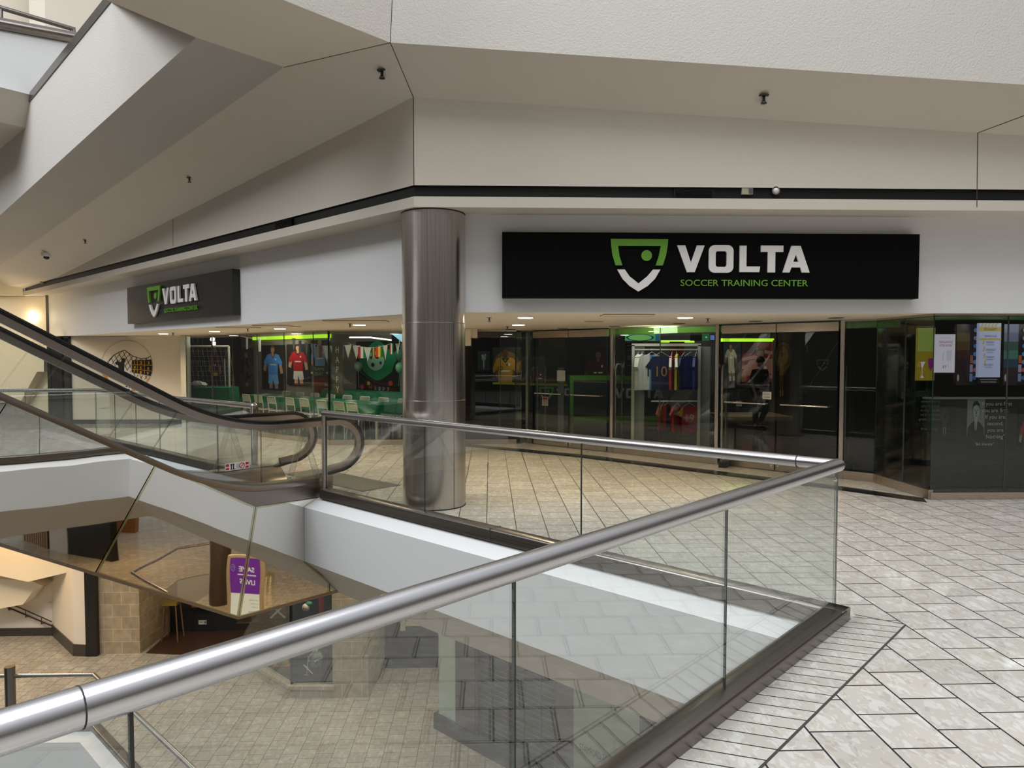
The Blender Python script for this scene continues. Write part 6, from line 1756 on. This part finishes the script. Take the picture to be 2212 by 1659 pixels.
# low wall of portraits and quotations under the screens
mb = MB(); a_, b_ = on_y(2022, 900, EY - .1), on_y(2300, 900, EY - .1)
mb.obox((a_[0] - .1, EY - .08, .05), (b_[0] - a_[0] + .2, 0, 0), (0, .1, 0), (0, 0, on_y(2100, 862, EY - .08)[2] - .05))
ps = thing('portrait_board', 'black board of portraits and quotations under the screens in the far right window', 'board', V((a_[0] + b_[0]) / 2, EY, .05))
mb.build('board', mat('board_black', (.010, .011, .012), .35), ps)
mb = MB(); z_ = on_y(2100, 862, EY - .08)[2]; mb.obox((a_[0] - .1, EY - .10, z_), (b_[0] - a_[0] + .2, 0, 0), (0, .14, 0), (0, 0, .02)); mb.build('top_edge', mat('edge_grey', (.20, .20, .19), .4), ps)
pE = on_back(EY - .086)
def portrait(label, rectpx, bg, suit, face, shirt):
    fr = fr_px(*rectpx, *pE)
    sh = [([(.02, 0), (.98, 0), (.95, .22), (.72, .36), (.58, .40), (.42, .40), (.28, .36), (.05, .22)], suit), ([(.42, .42), (.58, .42), (.56, .2), (.5, .08), (.44, .2)], shirt), ([(.485, .36), (.515, .36), (.53, .1), (.5, .02), (.47, .1)], suit),
          (rect(.42, .36, .58, .5), face), (circ(.5, .66, .18, .22, 22), face), ([(.31, .68), (.32, .84), (.42, .92), (.58, .92), (.68, .84), (.69, .68), (.65, .78), (.5, .83), (.35, .78)], suit),
          (circ(.43, .68, .03, .015, 8), suit), (circ(.57, .68, .03, .015, 8), suit), ([(.49, .67), (.51, .67), (.53, .58), (.47, .58)], suit), (rect(.44, .525, .56, .54), suit)]
    return flat_art('portrait', label, 'portrait', fr, sh, bg, .004, 'portraits in the far right window')


portrait('black and white portrait of a man in a dark suit and tie beside the quotation', (2088, 860, 2126, 942), '6a6a66', '141414', '8a8884', '98968f')
portrait('dim portrait of a man in an open white collar left of the suited man', (2014, 866, 2064, 955), '0d0e0e', '121212', '2c2a28', '5a5854')
TXG = mat('text_grey', (.36, .36, .36), .5)
mb = MB()
for i, t_ in enumerate(('" If you are first', 'you are first.', 'If you are', 'second,', 'you are', 'Nothing"')):
    o_ = on_y(2150, 876 + 14.2 * i, EY - .088); mb.text(t_, o_, (1, 0, 0), (0, 0, 1), h=.052, align='C')
o_ = on_y(2126, 962, EY - .088); mb.text('"Bill Shankly"', o_, (1, 0, 0), (0, 0, 1), h=.036, align='C')
mb.build('quotation', TXG, ps, None, False, False)
mb = MB()
TXD = mat('text_dim', (.10, .10, .10), .5)
for i, t_ in enumerate(('" If God had', 'wanted us to', 'play football', 'in the clouds,', "he'd have put", 'grass up there."')):
    o_ = on_y(2010, 860 + 9.6 * i, 9.0); mb.text(t_, o_, (1, 0, 0), (0, 0, 1), h=.036, align='C')
o_ = on_y(2008, 929, 9.0); mb.text('Brian Clough', o_, (1, 0, 0), (0, 0, 1), h=.032, align='C')
o_ = mb.build('quotation_lettering', TXD, None, None, False, False); tag(o_, 'faint quotation lettering about football in the clouds near the window corner', 'lettering')
mb = MB(); tag(flat_art('player_poster', 'dark red cut off figure at the right edge of the portrait board', 'poster', fr_px(2198, 880, 2240, 965, *pE), fit(player(.5, -.6, 1.5, '7a1c20', '8a6a58', '1c1210', '7a1c20')), '0d0d0d', .004, None), None, None)
area('window_board_fill', (7.2, 8.75, 2.2), 1.2, 4.0, (.95, .97, 1), (7.2, 9.1, .7), .15)  # unseen strip lamp, added to brighten the portrait board
area('shop_fill', (8.6, 13.5, 2.7), 1.4, 5, (1, .95, .85), (8.6, 13.5, 0))

# ---- person inside the shop
def skin(name, verts, edges, radii, m, parent, sub=2, root=0):
    me = bpy.data.meshes.new(name); me.from_pydata([tuple(v) for v in verts], edges, []); o = bpy.data.objects.new(name, me); C.objects.link(o)
    md = o.modifiers.new('skin', 'SKIN'); md.use_smooth_shade = True
    for v, r in zip(me.skin_vertices[0].data, radii): v.radius = (r, r) if not hasattr(r, '__len__') else r
    me.skin_vertices[0].data[root].use_root = True
    o.modifiers.new('sub', 'SUBSURF').levels = sub; o.modifiers['sub'].render_levels = sub
    dg = bpy.context.evaluated_depsgraph_get(); me2 = bpy.data.meshes.new_from_object(o.evaluated_get(dg)); bpy.data.objects.remove(o)
    me2.name = name; me2.materials.clear(); me2.materials.append(m)
    o = bpy.data.objects.new(name, me2); C.objects.link(o); o.parent = parent
    return o


pp = at_z(1640, 928, .004)
SKN = mat('skin', (.32, .20, .14), .5)
per = thing('person', 'person in a black sports shirt and trousers walking behind the right glass doors', 'person', pp, .35)
J = [(0, 0, .93), (0, .01, 1.12), (0, 0, 1.32), (0, .0, 1.43), (0, -.01, 1.50), (0, -.02, 1.58), (0, -.02, 1.68),
     (.17, 0, 1.38), (.23, .03, 1.12), (.22, -.06, .88), (.22, -.09, .80), (-.17, 0, 1.38), (-.23, .02, 1.12), (-.21, -.08, .89), (-.21, -.11, .81),
     (.09, 0, .90), (.10, -.10, .50), (.10, .10, .12), (.10, .08, .05), (.10, -.07, .03), (-.09, 0, .90), (-.10, .02, .48), (-.10, .02, .09), (-.10, 0, .04), (-.10, -.15, .03)]
ED = [(0, 1), (1, 2), (2, 3), (3, 4), (4, 5), (5, 6), (2, 7), (7, 8), (8, 9), (9, 10), (2, 11), (11, 12), (12, 13), (13, 14), (0, 15), (15, 16), (16, 17), (17, 18), (18, 19), (0, 20), (20, 21), (21, 22), (22, 23), (23, 24)]
RD = [(.15, .11), (.14, .105), (.17, .11), (.06, .06), (.055, .055), (.08, .09), (.06, .075), .062, .045, .033, .03, .062, .045, .033, .03, .09, .06, .04, .04, .03, .09, .06, .04, .04, .03]
nj = len(J)
for sx, base in ((1, 10), (-1, 14)):
    b = J[base]
    for f_ in range(5):
        if f_ < 4: q1 = (b[0] + sx * .008, b[1] - .03 + .02 * f_, b[2] - .045); q2 = (q1[0] - sx * .012, q1[1] - .004, q1[2] - .045 - .008 * (f_ in (1, 2)))
        else: q1 = (b[0] - sx * .015, b[1] - .045, b[2] - .015); q2 = (q1[0] - sx * .01, q1[1] - .015, q1[2] - .04)
        J += [q1, q2]; ED += [(base, len(J) - 2), (len(J) - 2, len(J) - 1)]; RD += [.010, .008]
skin('body', J, ED, RD, SKN, per)
DKC = mat('black_sportswear', (.008, .008, .009), .7)
skin('shirt', [J[0], J[1], J[2], (0, 0, 1.41), J[7], (.225, .02, 1.14), J[11], (-.225, .015, 1.14)], [(0, 1), (1, 2), (2, 3), (2, 4), (4, 5), (2, 6), (6, 7)], [(.165, .125), (.155, .12), (.185, .125), .07, .078, .07, .078, .07], DKC, per)
skin('trousers', [J[0], J[15], J[16], (.10, .09, .16), J[20], J[21], (-.10, .02, .12)], [(0, 1), (1, 2), (2, 3), (0, 4), (4, 5), (5, 6)], [(.16, .12), .105, .078, .06, .105, .078, .06], DKC, per)
for sx, a_, b_ in ((1, J[18], J[19]), (-1, J[23], J[24])): skin('shoe', [(a_[0], a_[1] + .04, .045), (a_[0], a_[1] - .05, .045), (b_[0], b_[1] - .06, .035)], [(0, 1), (1, 2)], [.05, .05, .035], BLACK, per)
mb = MB(); mb.ball((0, -.015, 1.655), .098, 16, 0, (.92, 1.05, .95)); hh = mb.build('hair', mat('hair_dark', (.03, .022, .016), .6), per, 60, True)
mb = MB(); mb.ball((0, -.118, 1.605), .014, 8, 0, (1, 1.4, 1.6)); mb.build('nose', SKN, per, 60, True)
mb = MB()
for sx in (-1, 1): mb.ball((sx * .03, -.10, 1.63), .010, 8)
mb.build('eyes', BLACK, per, 60, True)
mb = MB(); mb.box((0, -.108, 1.565), (.045, .012, .008)); mb.build('mouth', mat('lips', (.25, .10, .09), .5), per, None, True)
mb = MB(); fq = lambda a, b: V(.06 + (a - 612) * .00022, -.135, 1.30 - (b - 176) * .00022)
g_, w_, bl_ = logo_polys()
for P_ in (g_, w_, bl_): mb.poly([fq(*p) for p in P_])
mb.build('chest_badge', mat('badge_white', (.5, .5, .5), .5), per, None, True)

# ================================================================== LOWER CONCOURSE THINGS
# stair handrail on the pale wall
hr = thing('stair_handrail', 'thin dark double handrail descending along the lower stair wall', 'handrail', on_y(60, 1320, 18.1))
top = [on_y(-30, 1281, 18.12), on_y(112, 1343, 18.12)]; botr = [on_y(-30, 1292, 18.12), on_y(112, 1352, 18.12)]
DK = mat('rail_dark', (.06, .05, .045), .35, .6)
MB().tube(top, .014, 8).build('top_rail', DK, hr, 40); MB().tube(botr, .02, 8).build('lower_rail', DK, hr, 40)
for f_ in (.34, .6, .84): a_ = top[0] * (1 - f_) + top[1] * f_; b_ = botr[0] * (1 - f_) + botr[1] * f_; MB().tube([a_, b_], .009, 6).build('spindle', DK, hr, 40); MB().tube([b_, b_ + V(0, .0, -.06), b_ + V(0, .12, -.09)], .012, 6).build('bracket', DK, hr, 40)
pd = on_y(107, 1303, 18.14); t = thing('door_lever', 'small chrome door lever on the pale wall by the lower stair', 'handle', pd)
MB().lathe([(0, 0), (.03, 0), (.03, .03), (0, .03)], pd + V(0, .04, 0), 12, 0, (0, -1, 0)).build('rose', CHROME, t, 40); MB().tube([pd, pd + V(0, -.04, 0), pd + V(-.1, -.04, 0)], .012, 8).build('lever', CHROME, t, 40)
# roller shutter
sh = sroot('door_3', 'closed black roller shutter on the lower level', 'door', V(-1, 13.38, LOW) + V(s2, -s2, 0) * (T[2] + T[3]) / 2)
SHB = mat('shutter_black', (.02, .02, .022), .35, .3); SHL = mat('shutter_edge', (.30, .31, .31), .3, .6)
mb = strip45(T[2] + .0, T[3], .02, 4.0, .03, -.06); mb.build('curtain', SHB, sh)
mb = MB(); m2 = MB()
for k in range(42):
    z_ = .08 + k * .095
    o_ = V(-1.0, 13.38, LOW + z_) + V(s2, -s2, 0) * T[2] + V(s2, s2, 0) * .06
    mb.obox(o_, V(s2, -s2, 0) * (T[3] - T[2]), V(-s2, -s2, 0) * .012, (0, 0, .008))
mb.build('slat_edges', SHL, sh)
mb = MB()
for k in range(1, 5):
    o_ = V(-1.0, 13.38, LOW + .02) + V(s2, -s2, 0) * (T[2] + (T[3] - T[2]) * k / 5) + V(s2, s2, 0) * .05
    mb.obox(o_, V(s2, -s2, 0) * .012, V(-s2, -s2, 0) * .02, (0, 0, 3.95))
mb.build('joints', SHB, sh)
for a_ in (T[2], T[3] - .05): strip45(a_, a_ + .05, .0, 4.0, .06, .0).build('guide', DK, sh)
# lettering on the mint panel
wp = [o for o in bpy.data.objects if o.name == 'wall_lower_sign'][0]
l0_, l1_ = on_sum(1252, 1612, 12.36), on_sum(1331, 1637, 12.36); dd = l1_ - l0_; dd[2] = 0; wd = np.linalg.norm(dd); dd /= wd
mb = MB(); zb_ = l0_[2] + .0
mb.text('STAMFORD TOWN', V(l0_[0], l0_[1], zb_ - .06), dd, Z1, h=.12, w=wd)
e0_ = on_sum(1341, 1640, 12.36); mb.text('ENTER', V(e0_[0], e0_[1], zb_ - .06), dd, Z1, h=.12, w=wd * .42)
mb.build('lettering', mat('letter_black', (.01, .012, .012), .5), wp, None, False, False)
# fire door with panic bar
fd = sroot('door_4', 'black fire door with a panic bar on the lower level', 'door', (-1.95, 16.05, LOW))
MB().obox((-2.36, 16.045, LOW + .01), (1.3, 0, 0), (0, .02, 0), (0, 0, 2.9)).build('leaf', mat('door_black2', (.018, .018, .020), .3), fd)
ba_, bb_ = on_y(865, 1347, 16.0), on_y(948, 1349, 16.0)
PB = mat('bar_pale', (.55, .54, .46), .35, .4)
mb = MB(); mb.obox((ba_[0] + .1, 15.97, ba_[2] - .05), (bb_[0] - ba_[0], 0, 0), (0, .06, 0), (0, 0, .10)); mb.build('panic_bar', PB, fd)
mb = MB(); mb.obox((ba_[0], 15.97, ba_[2] - .16), (.11, 0, 0), (0, .07, 0), (0, 0, .32)); mb.tube([(ba_[0] + .05, 15.99, ba_[2] + .1), (ba_[0] + .05, 15.99, ba_[2] + .9)], .014, 8); mb.build('latch', PB, fd)
# display window with the gift shop figures
wl = sroot('window_9', 'display window above the stone plinth on the lower level', 'window', (-4.2, 15, LOW + .24))
MB().obox(V(-5.95, 16.55, LOW + .27), V(1.78, -1.78, 0), V(.008, .008, 0), (0, 0, 3.78)).build('pane', GLASST, wl)
MB().obox(V(-4.15, 14.75, LOW + .27), V(.86, -.0, 0), V(0, .012, 0), (0, 0, 3.78)).build('pane', GLASST, wl)
mb = MB(); mb.prism([V(-5.9, 16.6, LOW + .275), V(-4.14, 14.8, LOW + .275), V(-3.3, 14.8, LOW + .275), V(-3.3, 16.2, LOW + .275), V(-5.2, 17.2, LOW + .275)], (0, 0, .02)); mb.build('display_floor', BLACK, wl)
mb = MB(); mb.poly([V(-5.2, 17.2, LOW + .24), V(-3.3, 16.3, LOW + .24), V(-3.3, 16.3, -1.33), V(-5.2, 17.2, -1.33)]); mb.build('back_panel', SHOPB, wl)
MB().obox(V(-4.2, 14.74, LOW + .27), V(.05, 0, 0), V(0, .05, 0), (0, 0, 3.78)).build('mullion', BLACK, wl)
area('display_fill', (-3.75, 15.1, -1.5), .5, 70, (1, .92, .8), (-3.8, 15.3, LOW))  # unseen lamp, added so the figure shows in the dark window
fz = LOW + .297
zp = on_y(683, 1470, 15.2); px0 = zp[0]; hS = on_y(683, 1390, 15.2)[2] - fz
sn = thing('bearded_figurine', 'bearded figure in a red cap and patterned coat with skis in the lower display window', 'figurine', (px0, 15.2, fz))
k_ = hS / .95
RED = mat('figure_red', (.40, .03, .04), .7); COAT = mat('figure_coat', (.30, .32, .30), .8, var=.8, vscale=45); BRD = mat('figure_beard', (.70, .68, .62), .9, bump=.6, bscale=60)
o3 = V(px0, 15.2, fz)
def LZ(pr, m, nm, oo=(0, 0, 0), n=20): return MB().lathe([(r * k_, z * k_) for r, z in pr], o3 + V(*oo) * k_, n).build(nm, m, sn, 50)


LZ([(0, 0), (.15, 0), (.16, .05), (.14, .3), (0, .3)], mat('figure_skirt', (.22, .06, .07), .8), 'trousers')
LZ([(0, .24), (.18, .24), (.19, .3), (.165, .5), (.13, .66), (.05, .72), (0, .72)], COAT, 'coat')
MB().ball(o3 + V(0, -.01, .78) * k_, .075 * k_, 16).build('head', mat('figure_skin', (.45, .28, .20), .6), sn, 60)
MB().ball(o3 + V(0, -.06, .70) * k_, .085 * k_, 16, 0, (1, .6, 1.5)).build('beard', BRD, sn, 60)
LZ([(.085, .81), (.09, .83), (.085, .85), (.07, .90), (.03, .95), (0, .955)], RED, 'cap')
mb = MB()
for sx in (-1, 1): mb.ball(o3 + V(sx * .028, -.082, .795) * k_, .012 * k_, 8)
mb.build('eyes', BLACK, sn)
for sx, h_ in ((-1, (-.19, -.10, .42)), (1, (.02, -.17, .44))):
    MB().tube([o3 + V(sx * .12, 0, .64) * k_, o3 + V(sx * .2, -.06, .5) * k_, o3 + V(*h_) * k_], [.055 * k_, .05 * k_, .042 * k_], 12).build('sleeve', COAT, sn, 60)
    MB().ball(o3 + V(*h_) * k_ + V(0, -.02, 0), .035 * k_, 10).build('hand', mat('figure_skin', (.45, .28, .20), .6), sn, 60)
for a_, b_ in (((-.24, -.2, .02), (-.20, -.14, .6)), ((-.34, -.2, .36), (-.06, -.22, .08))): MB().tube([o3 + V(*a_) * k_, o3 + V(*b_) * k_], .012, 6).build('ski', WHITE, sn, 40)
mb = MB(); mb.ball(o3 + V(-.26, -.2, .03) * k_, .05 * k_, 10, 0, (1.8, 1, .6)); mb.build('boot', mat('boot_orange', (.45, .20, .04), .6), sn, 60)
p = on_y(701, 1474, 15.5); g = tag(MB().lathe([(0, 0), (.07, 0), (.07, .55), (0, .55)], (p[0], 15.5, fz), 16).build('sequin_post', mat('sequins', (.20, .17, .16), .3, .5, var=.9, vscale=90), None, 40), 'glittery cylinder post beside the bearded figure in the display window', 'decoration')
fa = on_y(584, 1441, 15.9); fb_ = on_y(606, 1417, 15.9); fw_, fh_ = fb_[0] - fa[0], fb_[2] - fa[2]
f_ = thing('picture_frame', 'small white framed picture standing at the left of the lower display window', 'picture', (fa[0], 15.9, fz))
MB().obox((fa[0], 15.9, fz), (fw_, 0, 0), (0, .03, 0), (0, 0, fh_)).build('frame', WHITE, f_)
MB().obox((fa[0] + fw_ * .12, 15.895, fz + fh_ * .12), (fw_ * .76, 0, 0), (0, .01, 0), (0, 0, fh_ * .76)).build('print', mat('print_grey', (.35, .37, .34), .6), f_)
mb = MB(); mb.obox((fa[0] + fw_ * .5, 15.89, fz + fh_ * .2), (fw_ * .06, 0, 0), (0, .004, 0), (0, 0, fh_ * .5)); mb.obox((fa[0] + fw_ * .2, 15.89, fz + fh_ * .2), (fw_ * .6, 0, 0), (0, .004, 0), (0, 0, fh_ * .06)); mb.build('drawing', BLACK, f_)
p = on_y(610, 1452, 15.6); b = thing('toy_shoe', 'yellow and orange toy shoe on the floor of the lower display window', 'shoe', (p[0], 15.6, fz))
MB().ball((p[0], 15.6, fz + .09), .10, 14, 0, (1.5, .8, .8)).build('upper', mat('shoe_yellow', (.42, .30, .06), .6), b, 60); MB().box((p[0], 15.6, fz + .01), (.36, .16, .02)).build('sole', mat('shoe_orange', (.50, .14, .03), .6), b); MB().tube([(p[0] + .06, 15.6, fz + .15), (p[0] + .1, 15.6, fz + .25), (p[0] + .02, 15.6, fz + .27), (p[0] - .02, 15.6, fz + .16)], .02, 8).build('collar', mat('shoe_yellow', (.42, .30, .06), .6), b, 60)
p = on_y(661, 1312, 15.3); b = thing('capped_doll', 'pale doll head with a green cap hanging high in the lower display window', 'toy', p)
MB().ball(p, .085, 16).build('head', mat('toy_skin', (.62, .46, .33), .6), b, 60); MB().ball(p + V(.06, .02, .07), .07, 14, 0, (1.1, 1, .8)).build('cap', mat('toy_green', (.02, .16, .06), .6), b, 60); MB().ball(p + V(-.03, -.08, .01), .012, 8).build('eye', BLACK, b, 60); MB().tube([p + V(0, 0, .1), V(p[0], p[1], -1.4)], .004, 5).build('string', BLACK, b)
p = on_y(694, 1300, 15.3); b = tag(MB().tube([p + V(0, 0, -.3), p + V(.0, 0, .1), p + V(.05, 0, .5)], [.05, .06, .05], 10).build('red_stocking', RED, None, 50), 'dark red hanging stocking next to the green capped doll head', 'stocking'); b.location.z += 0
p = on_y(600, 1322, 15.8); fr = Fr(p + V(-.18, 0, -.15), (1, 0, 0), .36, .34)
flat_art('flag_cushion', 'blue cushion with a white diagonal cross in the lower display window', 'cushion', fr, [([(0, .08), (.08, 0), (1, .92), (.92, 1)], 'a8a49a'), ([(0, .92), (.92, 0), (1, .08), (.08, 1)], 'a8a49a')], '2a3350', .06)
# wooden panel and yellow toy seen below the mirror
p = on_y(440, 1345, 18.2); mb = MB(); mb.obox((p[0] - .3, 18.2, -4.7), (.6, 0, 0), (0, .1, 0), (0, 0, 1.4)); tag(mb.build('wooden_board', mat('dark_orange_wood', (.16, .06, .02), .45)), 'dark orange wooden board inside the closed lower shop', 'board')
fr = fr_px(429, 1340, 446, 1349, (0, 18.1, 0), (0, -1, 0)); flat_art('card_sign', 'small white card on the dark wooden board of the lower shop', 'card', fr, [(rect(.1, .5, .6, .7), '404040'), (rect(.75, .2, .95, .8), '305080')], 'b8b4a8', .006)
p = on_y(372, 1300, 17.9); c = thing('shop_stool', 'yellow seated stool dimly visible in the closed lower shop', 'stool', (p[0], 17.9, LOW + .004))
MB().box((p[0], 17.9, LOW + .95), (.36, .34, .08)).build('seat', mat('seat_yellow', (.22, .14, .02), .6), c)
for sx in (-1, 1):
    for sy in (-1, 1): MB().tube([(p[0] + sx * .14, 17.9 + sy * .13, LOW + .91), (p[0] + sx * .2, 17.9 + sy * .18, LOW + .004)], .018, 8).build('leg', mat('stool_wood', (.20, .10, .04), .5), c, 40)

# things under and behind the viewer that the mirror cladding shows
b0_, b1_ = V(7.97, 4.95, LOW), V(8.17, 4.03, LOW)
bd = thing('sign_board', 'purple and white upright sign board reading SAVE LIVES reflected in the mirror cladding', 'sign', (b0_ + b1_) / 2 + V(0, 0, .002))
ub = (b1_ - b0_); wb = float(np.linalg.norm(ub)); frb = Fr(b0_ + V(0, 0, .05), ub, wb, 1.62)
BF = mat('board_frame', (.55, .48, .36), .5)
MB().prism([frb.p(-.05, -.03, -.004), frb.p(1.05, -.03, -.004), frb.p(1.05, 1.03, -.004), frb.p(-.05, 1.03, -.004)], -frb.n * .09).build('frame', BF, bd)
art = MB(); PUR = mat('board_purple', (.12, .02, .26), .5, emit=(.12, .02, .26), es=.5); PAP = mat('board_paper', (.70, .78, .72), .5, emit=(.70, .78, .72), es=.35)  # printed colours also emit faintly
art.poly(frb.pts(rect(.06, .40, .94, .98), .002), 0); art.poly(frb.pts(rect(.06, .02, .94, .40), .002), 1)
k2 = .004
art.text('SAVE', frb.p(.46, .76, k2), frb.ux, Z1, h=.13, m=1, w=.40, align='C', bold=.02); art.text('LIVES', frb.p(.46, .56, k2), frb.ux, Z1, h=.13, m=1, w=.42, align='C', bold=.02); art.poly(frb.pts(rect(.2, .70, .72, .715), k2), 1)
for i, t_ in enumerate(('Learn more about', 'how we plan to', 'can help save')): art.text(t_, frb.p(.12, .28 - .06 * i, k2), frb.ux, Z1, h=.032, m=2, align='L')
art.text('Brightnest', frb.p(.2, .07, k2), frb.ux, Z1, h=.045, m=2)
art.tube([frb.p(.84 + .08 * math.cos(a) * (1 - a / 14), .80 + .07 * math.sin(a) * (1 - a / 14), .006) for a in [k * .5 for k in range(24)]], .006, 5, 3)
art.build('print', [PUR, PAP, mat('print_ink', (.04, .10, .12), .5), mat('swirl_blue', (.35, .45, .75), .5)], bd, None, False, False)
dc = tag(MB().lathe([(.30, 0), (.30, 4.07)], (9.45, 3.3, LOW), 32).build('stone_column', mat('dark_granite', (.06, .045, .04), .25, var=.5, vscale=30), None, 40), 'dark granite column reflected beside the sign board in the mirror cladding', 'column')
rm_ = thing('glass_railing', 'lower level glass railing seen only reflected in the mirror cladding', 'railing', (8.84, 1.08, LOW))
lq2 = [V(7.3, 2.75, LOW), V(8.84, 1.08, LOW), V(11.65, 1.08, LOW), V(12.4, 2.15, LOW)]
MB().tube([q_ + V(0, 0, 1.035) for q_ in lq2], .04, 14).build('handrail', STEELF, rm_, 40)
for a_, b_ in zip(lq2, lq2[1:]): panes(rm_, a_, b_, [0.02 + (np.linalg.norm(b_ - a_) - .04) * k / 4 for k in range(5)], LOW + .05, LOW + 1.0)
mb = MB(); mb.obox(V(18.3, -5.2, LOW), (-.4, 2.0, 0), (.3, 0, 0), (0, 0, 4.07))
struct('wall_lower_wood', mb, mat('warm_wood', (.24, .10, .03), .45), 'warm wood wall at the far side of the lower level', 'wall')
lp_ = thing('bulb_sign', 'panel of small warm bulbs reflected in the mirror cladding', 'light', (12.8, 3.4, LOW + .004))
MB().box((12.8, 3.4, LOW + .95), (.08, .9, 1.6), 0).build('board', BLACK, lp_)
mb = MB()
for i in range(8):
    for j in range(5): mb.ball((12.74, 3.05 + j * .17, LOW + .4 + i * .16), .03, 8)
mb.build('bulbs', mat('bulb_glow', (1, .8, .4), .5, emit=(1, .72, .32), es=5.0), lp_)
def far_wall(a, b, m, h=4.07, dep=.25):
    a, b = V(*a, LOW), V(*b, LOW); d = b - a; n = V(-d[1], d[0], 0) / np.linalg.norm(d)
    return MB().obox(a, d, n * dep, (0, 0, h))


struct('wall_lower_glass', far_wall((13.4, -1.9), (14.68, -4.15), None), BLACKG, 'dark glass shop front on the far side of the lower level', 'wall')
struct('wall_lower_pier', far_wall((14.72, -4.2), (15.42, -5.3), None), WHITE, 'pale pier on the far side of the lower level', 'wall')
sl_ = thing('slatted_screen', 'black screen with pale wooden slats reflected in the left end of the mirror cladding', 'screen', (16.0, -6.2, LOW))
far_wall((15.46, -5.37), (16.64, -7.06), None, 4.0).build('backing', BLACK, sl_)
mb = MB(); a_, b_ = V(15.46, -5.37, LOW), V(16.64, -7.06, LOW); d_ = b_ - a_; n_ = V(-d_[1], d_[0], 0) / np.linalg.norm(d_)
for k in range(11):
    for sg in (.26, -.04): mb.obox(a_ + d_ * (k + .25) / 11 + n_ * sg, d_ * .5 / 11, n_ * .03, (0, 0, 4.0))
mb.build('slats', mat('slat_wood', (.50, .34, .22), .5), sl_)

for o in bpy.data.objects:
    if o.parent is None and 'category' in o and 'kind' not in o and 'column' not in o.name: o['kind'] = 'thing'
